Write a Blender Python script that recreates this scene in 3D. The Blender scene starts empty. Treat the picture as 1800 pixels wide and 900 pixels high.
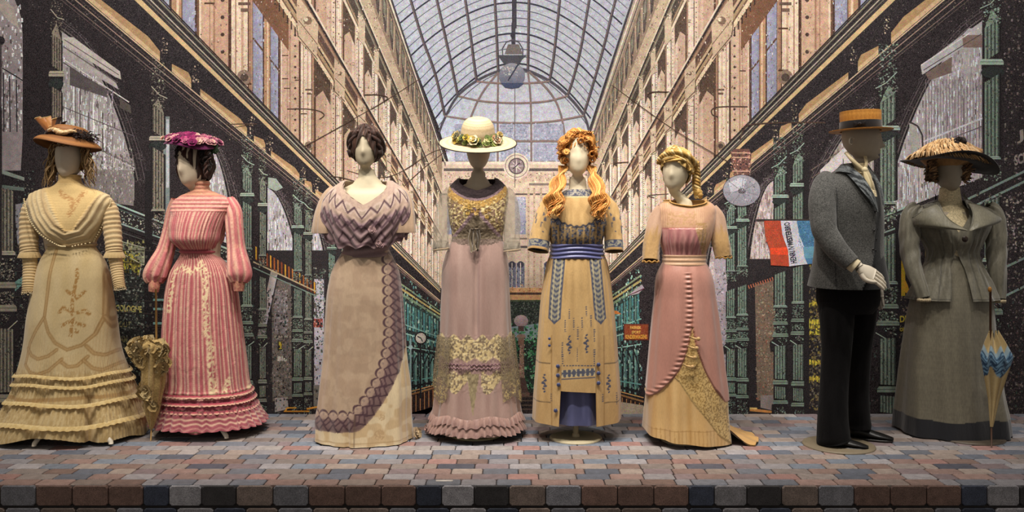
import bpy, math, random
import numpy as np
from mathutils import Vector, Matrix

# ------------------------------------------------------------------ camera, world, lights
FPX, HOR, EYE = 1490.0, 395.0, 1.21          # focal length in px of an 1800 px frame, horizon row, eye height
WALL_Y, EDGE_Y = 5.43, 3.945
scn = bpy.context.scene
COL = scn.collection
cam_d = bpy.data.cameras.new('camera'); cam = bpy.data.objects.new('camera', cam_d); COL.objects.link(cam)
cam_d.sensor_width = 36.0; cam_d.lens = FPX / 1800 * 36.0
cam_d.shift_y = -(450 - HOR) / 1800
cam.location = (0, 0, EYE); cam.rotation_euler = (math.pi / 2, 0, 0)
cam_d.clip_start = 0.05; cam_d.clip_end = 60
scn.camera = cam
scn.view_settings.view_transform = 'Standard'
scn.view_settings.look = 'None'
scn.view_settings.gamma = 1.0
scn.view_settings.use_curve_mapping = False
scn.view_settings.exposure = 0.86
w = bpy.data.worlds.new('gallery_air'); scn.world = w; w.use_nodes = True
w.node_tree.nodes['Background'].inputs[0].default_value = (0.95, 0.88, 0.80, 1)
w.node_tree.nodes['Background'].inputs[1].default_value = 0.16

def spot(x, y, z, tx, ty, tz, watts, angle=60, blend=0.6, size=0.05, col=(1, 0.925, 0.83)):
    ld = bpy.data.lights.new('ceiling_spot', 'SPOT'); o = bpy.data.objects.new('ceiling_spot', ld); COL.objects.link(o)
    ld.energy = watts; ld.spot_size = math.radians(angle); ld.spot_blend = blend; ld.shadow_soft_size = size; ld.color = col
    o.location = (x, y, z)
    o.rotation_euler = (Vector((tx, ty, tz)) - Vector((x, y, z))).to_track_quat('-Z', 'Y').to_euler()
    return o
# spots over the figures (steep, slightly from the front)
for sx, tx, e in ((-2.95, -2.45, 66), (-2.1, -1.75, 72), (-1.15, -0.85, 88), (-0.45, -0.15, 84), (0.05, 0.38, 84), (0.75, 0.98, 82), (1.75, 1.78, 52), (2.55, 2.5, 44)):
    spot(sx, 3.45, 3.7, tx, 4.78, 0.95, e, angle=52, blend=0.7)
# wall washers for the printed wall
for sx, e in ((-2.6, 105), (-1.3, 125), (0.0, 135), (1.3, 128), (2.6, 100)):
    spot(sx, 3.9, 4.3, sx, WALL_Y, 1.9, e, angle=80, blend=1.0, size=0.2, col=(1, 0.96, 0.92))

# ------------------------------------------------------------------ helpers
def s2l(c):
    c = np.asarray(c, float)
    return np.where(c <= 0.04045, c / 12.92, ((c + 0.055) / 1.055) ** 2.4)
def hx(h):
    h = h.lstrip('#'); return np.array([int(h[i:i + 2], 16) / 255 for i in (0, 2, 4)])
def C(c): return hx(c) if isinstance(c, str) else np.asarray(c, float)
def mixc(a, b, t):
    t = np.clip(np.asarray(t, float), 0, 1)
    if t.ndim: t = t[..., None]
    return C(a) * (1 - t) + C(b) * t
def sst(a, b, x):
    t = np.clip((np.asarray(x, float) - a) / (b - a), 0, 1); return t * t * (3 - 2 * t)
def _h(ix, iy, s):
    n = (ix * 374761393 + iy * 668265263 + s * 1442695041) & 0xFFFFFFFF
    n = ((n ^ (n >> 13)) * 1274126177) & 0xFFFFFFFF
    return ((n ^ (n >> 16)) & 0xFFFF) / 65535.0
def vn(x, y, s=0):
    x, y = np.broadcast_arrays(np.asarray(x, float), np.asarray(y, float))
    ix = np.floor(x).astype(np.int64); iy = np.floor(y).astype(np.int64); fx = x - ix; fy = y - iy
    fx = fx * fx * (3 - 2 * fx); fy = fy * fy * (3 - 2 * fy)
    a = _h(ix, iy, s); b = _h(ix + 1, iy, s); c = _h(ix, iy + 1, s); d = _h(ix + 1, iy + 1, s)
    return (a * (1 - fx) + b * fx) * (1 - fy) + (c * (1 - fx) + d * fx) * fy
def pw(px, Y, d):                                     # pixel of the 1800x900 frame at distance d -> world
    return np.array([(px - 900) * d / FPX, d, EYE - (Y - HOR) * d / FPX])

def mesh(name, V, F, mat, parent=None, origin=(0, 0, 0), cols=None, smooth=True):
    me = bpy.data.meshes.new(name)
    V = np.asarray(V, float) - np.asarray(origin, float)
    if isinstance(F, np.ndarray):
        n, k = F.shape
        me.vertices.add(len(V)); me.vertices.foreach_set('co', V.astype(np.float32).ravel())
        me.loops.add(n * k); me.loops.foreach_set('vertex_index', F.astype(np.int32).ravel())
        me.polygons.add(n); me.polygons.foreach_set('loop_start', (np.arange(n) * k).astype(np.int32))
        me.update(calc_edges=True)
    else:
        me.from_pydata([tuple(v) for v in V], [], [tuple(f) for f in F])
    me.validate()
    if cols is not None:
        ca = me.color_attributes.new('Col', 'FLOAT_COLOR', 'POINT')
        c = np.ones((len(V), 4), np.float32); cols = np.asarray(cols, float)
        c[:, :3] = s2l(np.clip(cols, 0, 1)); ca.data.foreach_set('color', c.ravel())
    if smooth: me.polygons.foreach_set('use_smooth', np.ones(len(me.polygons), bool))
    me.materials.append(mat)
    o = bpy.data.objects.new(name, me); COL.objects.link(o)
    if parent is not None: o.parent = parent
    else: o.location = origin
    return o
def tag(o, label=None, cat=None, group=None, kind=None):
    for k, v in (('label', label), ('category', cat), ('group', group), ('kind', kind)):
        if v: o[k] = v
    return o
def gridF(nr, nc, wrap=True):
    i = np.arange(nr - 1)[:, None]; j = np.arange(nc if wrap else nc - 1)[None, :]; j2 = (j + 1) % nc
    return np.stack(np.broadcast_arrays(i * nc + j, (i + 1) * nc + j, (i + 1) * nc + j2, i * nc + j2), -1).reshape(-1, 4)

class MB:                                             # collects pieces of one mesh
    def __init__(s): s.V = []; s.F = []; s.K = []; s.n = 0
    def add(s, V, F, c):
        V = np.asarray(V, float).reshape(-1, 3); F = np.asarray(F)
        if F.shape[1] == 3: F = np.concatenate([F, F[:, 2:3]], 1)
        s.V.append(V); s.F.append(F + s.n); s.n += len(V)
        c = C(c); s.K.append(np.broadcast_to(c, (len(V), 3)) if c.ndim == 1 else c.reshape(-1, 3))
    def tube(s, P, r, c, n=6, flat=1.0):
        P = np.asarray(P, float); m = len(P); r = np.broadcast_to(np.asarray(r, float), (m,))
        T = np.gradient(P, axis=0); T /= np.linalg.norm(T, axis=1)[:, None] + 1e-9
        up = np.array([0, -1, 0.01]); A = np.cross(T, up); bad = np.linalg.norm(A, axis=1) < 0.05
        A[bad] = np.cross(T[bad], [1, 0, 0]); A /= np.linalg.norm(A, axis=1)[:, None]
        B = np.cross(A, T); th = np.linspace(0, 2 * np.pi, n, endpoint=False)
        V = P[:, None] + r[:, None, None] * (np.cos(th)[None, :, None] * A[:, None] + flat * np.sin(th)[None, :, None] * B[:, None])
        F = gridF(m, n); base = len(V.reshape(-1, 3))
        V = np.concatenate([V.reshape(-1, 3), P[:1], P[-1:]])
        caps = [[base, (j + 1) % n, j, base] for j in range(n)] + [[base + 1, (m - 1) * n + j, (m - 1) * n + (j + 1) % n, base + 1] for j in range(n)]
        c = C(c)
        if c.ndim == 2: c = np.concatenate([np.repeat(c, n, 0), c[:1], c[-1:]])
        s.add(V, np.concatenate([F, np.array(caps)]), c)
    def ball(s, p, r, c, n=8, m=6, sc=(1, 1, 1), bump=0, seed=0):
        th = np.linspace(0, 2 * np.pi, n, endpoint=False); ph = np.linspace(0.001, np.pi - 0.001, m)
        T, Pp = np.meshgrid(th, ph)
        rr = r * (1 + bump * (vn(T * 3, Pp * 3, seed) - 0.5) * np.minimum(1, np.sin(Pp) * 2))
        V = np.stack([rr * np.sin(Pp) * np.cos(T) * sc[0], rr * np.sin(Pp) * np.sin(T) * sc[1], rr * np.cos(Pp) * sc[2]], -1) + np.asarray(p)
        s.add(V.reshape(-1, 3), gridF(m, n)[:, ::-1], c)
    def box(s, lo, hi, c):
        x0, y0, z0 = lo; x1, y1, z1 = hi
        V = [(x0, y0, z0), (x1, y0, z0), (x1, y1, z0), (x0, y1, z0), (x0, y0, z1), (x1, y0, z1), (x1, y1, z1), (x0, y1, z1)]
        s.add(V, [(0, 3, 2, 1), (4, 5, 6, 7), (0, 1, 5, 4), (1, 2, 6, 5), (2, 3, 7, 6), (3, 0, 4, 7)], c)
    def build(s, name, mat, parent=None, origin=(0, 0, 0), smooth=True):
        V = np.concatenate(s.V); K = np.concatenate(s.K); F = np.concatenate(s.F)
        tri = F[:, 0] == F[:, 3]; tri2 = F[:, 2] == F[:, 3]
        if tri.any() or tri2.any():
            FF = [tuple(f[:3]) if (a or b) else tuple(f) for f, a, b in zip(F, tri, tri2)]
            return mesh(name, V, FF, mat, parent, origin, K, smooth)
        return mesh(name, V, F, mat, parent, origin, K, smooth)

# ------------------------------------------------------------------ materials
def nt(name):
    m = bpy.data.materials.new(name); m.use_nodes = True; t = m.node_tree
    return m, t, t.nodes['Principled BSDF']
def N(t, typ, **kw):
    n = t.nodes.new(typ)
    for k, v in kw.items():
        if k in n.inputs: n.inputs[k].default_value = v
        else: setattr(n, k, v)
    return n
def fabric(name, rough=0.85, sheen=0.3, amt=0.18, scale=260, bump=0.25, spec=0.3, weave=True, alpha=None, holes=None, fold=0.0, src='attr', fz=.3):
    m, t, b = nt(name)
    if src == 'attr': a = N(t, 'ShaderNodeAttribute'); a.attribute_name = 'Col'; col = a.outputs['Color']
    else: a = N(t, 'ShaderNodeObjectInfo'); col = a.outputs['Color']
    tc = N(t, 'ShaderNodeTexCoord')
    n1 = N(t, 'ShaderNodeTexNoise'); n1.inputs['Scale'].default_value = scale; n1.inputs['Detail'].default_value = 3
    n2 = N(t, 'ShaderNodeTexNoise'); n2.inputs['Scale'].default_value = 14; n2.inputs['Detail'].default_value = 3
    mp = N(t, 'ShaderNodeMapping'); mp.inputs['Scale'].default_value = (1, 1, 0.25) if weave else (1, 1, 1)
    t.links.new(tc.outputs['Object'], mp.inputs['Vector']); t.links.new(mp.outputs[0], n1.inputs['Vector']); t.links.new(tc.outputs['Object'], n2.inputs['Vector'])
    mr = N(t, 'ShaderNodeMapRange'); mr.inputs['To Min'].default_value = 1 - amt; mr.inputs['To Max'].default_value = 1 + amt
    mr.inputs['From Min'].default_value = 0.3; mr.inputs['From Max'].default_value = 0.7
    t.links.new(n1.outputs['Fac'], mr.inputs['Value'])
    mr2 = N(t, 'ShaderNodeMapRange'); mr2.inputs['To Min'].default_value = 1 - amt * 0.5; mr2.inputs['To Max'].default_value = 1 + amt * 0.5
    t.links.new(n2.outputs['Fac'], mr2.inputs['Value'])
    mu = N(t, 'ShaderNodeMath', operation='MULTIPLY'); t.links.new(mr.outputs[0], mu.inputs[0]); t.links.new(mr2.outputs[0], mu.inputs[1])
    vm = N(t, 'ShaderNodeVectorMath', operation='SCALE'); t.links.new(col, vm.inputs[0]); t.links.new(mu.outputs[0], vm.inputs['Scale'])
    t.links.new(vm.outputs[0], b.inputs['Base Color'])
    b.inputs['Roughness'].default_value = rough; b.inputs['Sheen Weight'].default_value = sheen; b.inputs['Specular IOR Level'].default_value = spec
    bp = N(t, 'ShaderNodeBump'); bp.inputs['Strength'].default_value = bump; bp.inputs['Distance'].default_value = 0.002
    t.links.new(n1.outputs['Fac'], bp.inputs['Height']); last = bp
    if fold:
        bf = N(t, 'ShaderNodeBump'); bf.inputs['Strength'].default_value = fold; bf.inputs['Distance'].default_value = 0.012
        nf = N(t, 'ShaderNodeTexNoise'); nf.inputs['Scale'].default_value = 22; nf.inputs['Detail'].default_value = 4; nf.inputs['Distortion'].default_value = 1.2
        mf = N(t, 'ShaderNodeMapping'); mf.inputs['Scale'].default_value = (1, 1, fz); t.links.new(tc.outputs['Object'], mf.inputs['Vector']); t.links.new(mf.outputs[0], nf.inputs['Vector']); t.links.new(nf.outputs['Fac'], bf.inputs['Height']); t.links.new(bf.outputs[0], bp.inputs['Normal'])
    t.links.new(last.outputs[0], b.inputs['Normal'])
    if alpha is not None: b.inputs['Alpha'].default_value = alpha
    if holes is not None:
        vo = N(t, 'ShaderNodeTexVoronoi'); vo.feature = 'DISTANCE_TO_EDGE'; vo.inputs['Scale'].default_value = holes[0]
        t.links.new(tc.outputs['Object'], vo.inputs['Vector'])
        m2 = N(t, 'ShaderNodeMapRange'); m2.inputs['From Min'].default_value = holes[1]; m2.inputs['From Max'].default_value = holes[1] + 0.04
        m2.inputs['To Min'].default_value = 1.0; m2.inputs['To Max'].default_value = holes[2]
        t.links.new(vo.outputs['Distance'], m2.inputs['Value']); t.links.new(m2.outputs[0], b.inputs['Alpha'])
    return m
COTTON = fabric('cotton_lawn', 0.9, 0.25, 0.08, 300, 0.3, fold=0.25)
STRIPE = fabric('striped_cotton', 0.7, 0.3, 0.14, 300, 0.3, fold=0.55, fz=.5)
SATIN = fabric('silk_satin', 0.38, 0.35, 0.06, 200, 0.12, 0.45, fold=0.22, fz=.15)
CHIFFON = fabric('silk_chiffon', 0.7, 0.4, 0.09, 240, 0.2, 0.3, fold=0.25)
LACE = fabric('lace', 0.85, 0.2, 0.3, 130, 0.9, 0.3, weave=False)
NET = fabric('sheer_net', 0.7, 0.2, 0.15, 200, 0.3, 0.3, alpha=0.42, fold=0.6)
HT = fabric('checked_wool', .95, .2, .55, 170, .5, .1, weave=False)
WOOL = fabric('wool_cloth', 0.95, 0.25, 0.22, 420, 0.4, 0.15, weave=False)
SLUB = fabric('slub_silk', 0.5, 0.3, 0.16, 170, 0.3, 0.4, fold=0.35, fz=.2)
VELVET = fabric('velvet', 0.9, 0.25, 0.2, 300, 0.3, 0.1, weave=False)
BLACKWOOL = fabric('black_wool', 0.95, 0.05, 0.2, 300, 0.3, 0.1, weave=False, fold=0.35)
STRAW = fabric('straw', 0.6, 0.05, 0.14, 330, 0.7, 0.35, weave=True)
HAIR = fabric('wig_hair', 0.55, 0.1, 0.22, 240, 0.6, 0.28, weave=True)
SKIN = fabric('mannequin_shell', 0.55, 0.0, 0.03, 40, 0.05, 0.35, weave=False)
PAINT = fabric('painted_metal', 0.45, 0.0, 0.05, 60, 0.1, 0.4, weave=False)
LEATHER = fabric('black_leather', 0.4, 0.0, 0.1, 120, 0.2, 0.4, weave=False)

# stone: colour of each brick comes from the object colour or the colour attribute
def stone_mat(name, src):
    m, t, b = nt(name)
    if src == 'attr': a = N(t, 'ShaderNodeAttribute'); a.attribute_name = 'Col'; col = a.outputs['Color']
    else: a = N(t, 'ShaderNodeObjectInfo'); col = a.outputs['Color']
    g = N(t, 'ShaderNodeNewGeometry')
    n1 = N(t, 'ShaderNodeTexNoise', Scale=420.0, Detail=3.0); n2 = N(t, 'ShaderNodeTexNoise', Scale=28.0, Detail=4.0)
    t.links.new(g.outputs['Position'], n1.inputs['Vector']); t.links.new(g.outputs['Position'], n2.inputs['Vector'])
    m1 = N(t, 'ShaderNodeMapRange'); m1.inputs['From Min'].default_value = .35; m1.inputs['From Max'].default_value = .65; m1.inputs['To Min'].default_value = .5; m1.inputs['To Max'].default_value = 1.5
    m2 = N(t, 'ShaderNodeMapRange'); m2.inputs['From Min'].default_value = .3; m2.inputs['From Max'].default_value = .7; m2.inputs['To Min'].default_value = .82; m2.inputs['To Max'].default_value = 1.18
    t.links.new(n1.outputs['Fac'], m1.inputs['Value']); t.links.new(n2.outputs['Fac'], m2.inputs['Value'])
    mu = N(t, 'ShaderNodeMath', operation='MULTIPLY'); t.links.new(m1.outputs[0], mu.inputs[0]); t.links.new(m2.outputs[0], mu.inputs[1])
    vm = N(t, 'ShaderNodeVectorMath', operation='SCALE'); t.links.new(col, vm.inputs[0]); t.links.new(mu.outputs[0], vm.inputs['Scale'])
    t.links.new(vm.outputs[0], b.inputs['Base Color']); b.inputs['Roughness'].default_value = .62; b.inputs['Specular IOR Level'].default_value = .35
    bp = N(t, 'ShaderNodeBump', Strength=0.5, Distance=0.002); t.links.new(n1.outputs['Fac'], bp.inputs['Height']); t.links.new(bp.outputs[0], b.inputs['Normal'])
    return m
STONE = stone_mat('paving_stone', 'obj'); STONE_A = stone_mat('paving_stone_run', 'attr')
# ------------------------------------------------------------------ platform paving
rng = random.Random(5)
PAL = {'pb': '#8e7168', 'gb': '#7f7068', 'br': '#7b6157', 'g': '#85848a', 'bg': '#646b77', 'lg': '#979498', 'nv': '#3f4453', 'sl': '#535c6b',
       'be': '#9b8b80', 'mv': '#7d6c6f', 'pk': '#9a7068', 'tp': '#857a74', 'wb': '#a39c98', 'bl': '#6f7c8c', 'dk': '#3f3c3d'}
ROWS = [
    [(270, 'pb'), (245, 'pb'), (260, 'gb'), (240, 'br'), (115, 'g'), (245, 'bg'), (250, 'g'), (245, 'bg')],
    [(265, 'tp'), (235, 'sl'), (235, 'pb'), (220, 'lg'), (145, 'mv'), (255, 'pb'), (250, 'mv'), (219, 'pk')],
    [(265, 'tp'), (210, 'br'), (250, 'sl'), (170, 'be'), (210, 'mv'), (240, 'pb'), (225, 'be'), (255, 'bg')],
    [(235, 'bl'), (225, 'be'), (235, 'br'), (230, 'tp'), (95, 'be'), (265, 'nv'), (240, 'mv'), (225, 'lg')],
    [(225, 'tp'), (225, 'pb'), (255, 'bl'), (190, 'lg'), (175, 'pb'), (205, 'pk'), (220, 'br'), (215, 'g')],
    [(255, 'tp'), (250, 'be'), (215, 'bl'), (240, 'sl'), (130, 'be'), (205, 'be'), (205, 'sl'), (200, 'pb')],
    [(230, 'sl'), (215, 'g'), (215, 'pb'), (210, 'be'), (130, 'wb'), (200, 'bg'), (205, 'be'), (230, 'lg')],
    [(215, 'lg'), (225, 'pb'), (205, 'lg'), (240, 'wb'), (180, 'wb'), (215, 'lg'), (205, 'wb'), (200, 'pk')]]
keys = ['pb', 'gb', 'g', 'bg', 'lg', 'sl', 'be', 'mv', 'pk', 'tp', 'wb', 'bl']
while len(ROWS) < 17:
    ROWS.append([(rng.uniform(190, 260), rng.choice(keys)) for _ in range(7)] + [(rng.uniform(100, 150), rng.choice(keys))])
PERIOD = 1.25; NROW = 17; PITCH = (WALL_Y - EDGE_Y) / NROW

def brick_shape(L, W, H, r, gap=0.0022, bev=0.003, rs=None):
    """stone with clipped corners and a small bevel; local x along L, y along W, top at z=0"""
    L = L / 2 - gap; W = W / 2 - gap; r = min(r, L * .5, W * .6)
    def ring(l, w, z, rr): return [(-l + rr, -w, z), (l - rr, -w, z), (l, -w + rr, z), (l, w - rr, z), (l - rr, w, z), (-l + rr, w, z), (-l, w - rr, z), (-l, -w + rr, z)]
    V = ring(L - bev, W - bev, 0, r) + ring(L, W, -bev, r) + ring(L, W, -H, r)
    F = [tuple(range(8))] + [(k * 8 + (i + 1) % 8, k * 8 + i, (k + 1) * 8 + i, (k + 1) * 8 + (i + 1) % 8) for k in (0, 1) for i in range(8)]
    return V, F
floor_root = mesh('floor', [(-4.6, EDGE_Y + .004, -.012), (4.6, EDGE_Y + .004, -.012), (4.6, WALL_Y + .06, -.012), (-4.6, WALL_Y + .06, -.012),
                  (-4.6, EDGE_Y + .004, -.45), (4.6, EDGE_Y + .004, -.45), (4.6, WALL_Y + .06, -.45), (-4.6, WALL_Y + .06, -.45)],
                  [(0, 1, 2, 3), (4, 7, 6, 5), (0, 4, 5, 1), (1, 5, 6, 2), (2, 6, 7, 3), (3, 7, 4, 0)], STONE_A, cols=np.tile(C('#3d3735'), (8, 1)), smooth=False)
tag(floor_root, kind='structure')
_shapes = {}
def place_brick(L, W, H, r, x, y, z, rot, col, parent):
    key = (round(L, 2), W, H, round(r, 3), rot)
    if key not in _shapes:
        V, F = brick_shape(key[0], W, H, r)
        if rot: V = [(a, -c, b) for a, b, c in V]   # upright stone of the platform face
        _shapes[key] = mesh_data('stone_shape', V, F)
    o = bpy.data.objects.new('brick' if not rot else 'stone', _shapes[key]); COL.objects.link(o)
    o.location = (x, y, z); o.scale = (L / key[0], 1, 1); o.color = tuple(s2l(np.clip(col, 0, 1))) + (1,); o.parent = parent
    return o
def mesh_data(name, V, F):
    me = bpy.data.meshes.new(name); me.from_pydata(V, [], F); me.update(); me.materials.append(STONE); return me
rest = []; restF = []; restC = []
nb = 0
for r_i in range(NROW):
    row = ROWS[r_i]; tot = sum(a for a, _ in row)
    y = EDGE_Y + PITCH * (r_i + .5)
    off = (0.09 if r_i % 2 else 0.0) + rng.uniform(-.02, .02)
    if r_i == 0: x = (450 + 75 / 4 - 900) / 372 * 1.0
    else: x = -1.2 + off
    x -= PERIOD * 4
    vis = 900 / FPX * y + 0.12
    while x < 4.6:
        for a, k in row:
            L = a / tot * PERIOD; cx = x + L / 2; x += L
            if cx < -4.5 or cx > 4.5: continue
            c = mixc(C(PAL[k]), '#8d8381', .26) * 1.0 * rng.uniform(.93, 1.07)
            if r_i < 9 and abs(cx) < vis and nb < 300:
                place_brick(L, round(PITCH, 4), .012, .0085, cx, y, rng.uniform(-.0004, .0004), 0, c, floor_root); nb += 1
            else:
                V, F = brick_shape(L, PITCH, .012, .0085); n0 = sum(len(v) for v in rest)
                rest.append(np.array(V) + (cx, y, 0)); restF += [tuple(i + n0 for i in f) for f in F]; restC.append(np.tile(c, (len(V), 1)))
ro = mesh('paving_run', np.concatenate(rest), restF, STONE_A, floor_root, cols=np.concatenate(restC), smooth=False)
tag(ro, kind='stuff')
# front face of the platform: two courses of upright stones in view
riser = mesh('trim_1', [(-4.6, EDGE_Y + .003, -.012), (4.6, EDGE_Y + .003, -.012), (4.6, EDGE_Y + .003, -.45), (-4.6, EDGE_Y + .003, -.45)], [(0, 3, 2, 1)], STONE_A, cols=np.tile(C('#2c2726'), (4, 1)), smooth=False)
tag(riser, kind='structure')
RA = [(250, 'g'), (255, 'br'), (255, 'br'), (245, 'br'), (180, 'nv'), (228, 'lg'), (245, 'dk'), (258, 'gb')]
RB = [(245, 'g'), (250, 'gb'), (285, 'gb'), (190, 'g'), (235, 'nv'), (260, 'lg'), (225, 'nv'), (225, 'gb')]
SY = EDGE_Y - .006
for ci, (row, z0, z1, xs) in enumerate(((RA, -.002, -.099, 0), (RB, -.106, -.205, 35), (RA[3:] + RA[:3], -.212, -.31, 0), (RB[2:] + RB[:2], -.317, -.42, 0))):
    P2 = 479 / (FPX / EDGE_Y); x = ((5 + xs) / 4 - 900) / (FPX / EDGE_Y) - P2
    tot = sum(a for a, _ in row); run = []
    while x < 3.2:
        for a, k in row:
            L = a / tot * P2; cx = x + L / 2; x += L
            H = z0 - z1
            if ci < 2 and abs(cx) < 2.62:
                place_brick(L, round(H, 4), .014, .010, cx, SY, (z0 + z1) / 2, 1, C(PAL[k]) * rng.uniform(.88, 1.1) * .96, riser)
            else:
                V, F = brick_shape(L, H, .014, .017); V = np.array([(p, -q2, q) for p, q, q2 in V]) + (cx, SY, (z0 + z1) / 2)
                run.append((V, F, C(PAL[k]) * .78))
    if run:
        n0 = 0; VV = []; FF = []; CC = []
        for V, F, c in run:
            VV.append(V); FF += [tuple(i + n0 for i in f) for f in F]; CC.append(np.tile(c, (len(V), 1))); n0 += len(V)
        o = mesh('stone_run', np.concatenate(VV), FF, STONE_A, riser, cols=np.concatenate(CC), smooth=False); tag(o, kind='stuff')
# small white number plate let into the paving
pl = MB(); p0 = pw(781, 845.5, 4.0)
pl.box((p0[0] - .04, 4.0 - .008, .0), (p0[0] + .04, 4.0 + .012, .0025), '#cfc8c0')
tag(pl.build('paving_plate', PAINT, None, (0, 0, 0), False), 'small blank white plate lying on the front row of paving bricks', 'plate')
# gallery floor in front and the wall that carries the print
g = mesh('ground', [(-6, -2, -.45), (6, -2, -.45), (6, EDGE_Y + .1, -.45), (-6, EDGE_Y + .1, -.45)], [(0, 1, 2, 3)], STONE_A, cols=np.tile(C('#4a4644'), (4, 1)), smooth=False)
tag(g, kind='structure')
bk = MB(); bk.box((-4.8, WALL_Y + .02, -.45), (4.8, WALL_Y + .14, 3.6), '#6a6460')
tag(bk.build('wall_back', PAINT, None, (0, 0, 0), False), kind='structure')
# ------------------------------------------------------------------ the printed wall: flat print of a shopping arcade
mur_r = random.Random(11)
def print_mat():
    m, t, b = nt('printed_wall')
    a = N(t, 'ShaderNodeAttribute'); a.attribute_name = 'Col'
    g = N(t, 'ShaderNodeNewGeometry')
    def noise(sc, det, lo, hi, off=0):
        mp = N(t, 'ShaderNodeMapping'); mp.inputs['Location'].default_value = (off, off * .7, off); t.links.new(g.outputs['Position'], mp.inputs['Vector'])
        n = N(t, 'ShaderNodeTexNoise', Scale=sc, Detail=det); t.links.new(mp.outputs[0], n.inputs['Vector'])
        r = N(t, 'ShaderNodeMapRange'); r.inputs['From Min'].default_value = .32; r.inputs['From Max'].default_value = .68
        r.inputs['To Min'].default_value = lo; r.inputs['To Max'].default_value = hi; t.links.new(n.outputs['Fac'], r.inputs['Value']); return r
    nr, ng, nb_ = noise(230, 2, .62, 1.40, 0), noise(230, 2, .66, 1.36, 2.01), noise(230, 2, .62, 1.42, 4.03)
    big = noise(30, 4, .85, 1.15, 3)
    cb = N(t, 'ShaderNodeCombineXYZ')
    for i, n in enumerate((nr, ng, nb_)): t.links.new(n.outputs[0], cb.inputs[i])
    v1 = N(t, 'ShaderNodeVectorMath', operation='SCALE'); t.links.new(cb.outputs[0], v1.inputs[0]); t.links.new(big.outputs[0], v1.inputs['Scale'])
    v2 = N(t, 'ShaderNodeVectorMath', operation='MULTIPLY'); t.links.new(a.outputs['Color'], v2.inputs[0]); t.links.new(v1.outputs[0], v2.inputs[1])
    # additive grain of the blown-up photograph
    gr = noise(250, 3, -.035, .05, 21); cg = N(t, 'ShaderNodeCombineXYZ')
    for i, k in enumerate((1.0, .88, .9)):
        q = N(t, 'ShaderNodeMath', operation='MULTIPLY'); q.inputs[1].default_value = k; t.links.new(gr.outputs[0], q.inputs[0]); t.links.new(q.outputs[0], cg.inputs[i])
    v3 = N(t, 'ShaderNodeVectorMath', operation='ADD'); t.links.new(v2.outputs[0], v3.inputs[0]); t.links.new(cg.outputs[0], v3.inputs[1])
    v4 = N(t, 'ShaderNodeVectorMath', operation='MAXIMUM'); v4.inputs[1].default_value = (.008, .007, .008); t.links.new(v3.outputs[0], v4.inputs[0])
    # white specks of the grain
    vo = N(t, 'ShaderNodeTexVoronoi', Scale=150.0); t.links.new(g.outputs['Position'], vo.inputs['Vector'])
    cr = N(t, 'ShaderNodeMapRange'); cr.inputs['From Min'].default_value = .10; cr.inputs['From Max'].default_value = .05; t.links.new(vo.outputs['Distance'], cr.inputs['Value'])
    sp = N(t, 'ShaderNodeSeparateColor'); t.links.new(vo.outputs['Color'], sp.inputs[0])
    th = N(t, 'ShaderNodeMath', operation='GREATER_THAN'); th.inputs[1].default_value = .965; t.links.new(sp.outputs[0], th.inputs[0])
    mm = N(t, 'ShaderNodeMath', operation='MULTIPLY'); t.links.new(cr.outputs[0], mm.inputs[0]); t.links.new(th.outputs[0], mm.inputs[1])
    m3 = N(t, 'ShaderNodeMath', operation='MULTIPLY'); m3.inputs[1].default_value = .5; t.links.new(mm.outputs[0], m3.inputs[0])
    mx = N(t, 'ShaderNodeMix'); mx.data_type = 'RGBA'; t.links.new(m3.outputs[0], mx.inputs[0]); t.links.new(v4.outputs[0], mx.inputs[6]); mx.inputs[7].default_value = (.7, .68, .68, 1)
    t.links.new(mx.outputs[2], b.inputs['Base Color']); b.inputs['Roughness'].default_value = .8; b.inputs['Specular IOR Level'].default_value = .15
    return m
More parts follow.
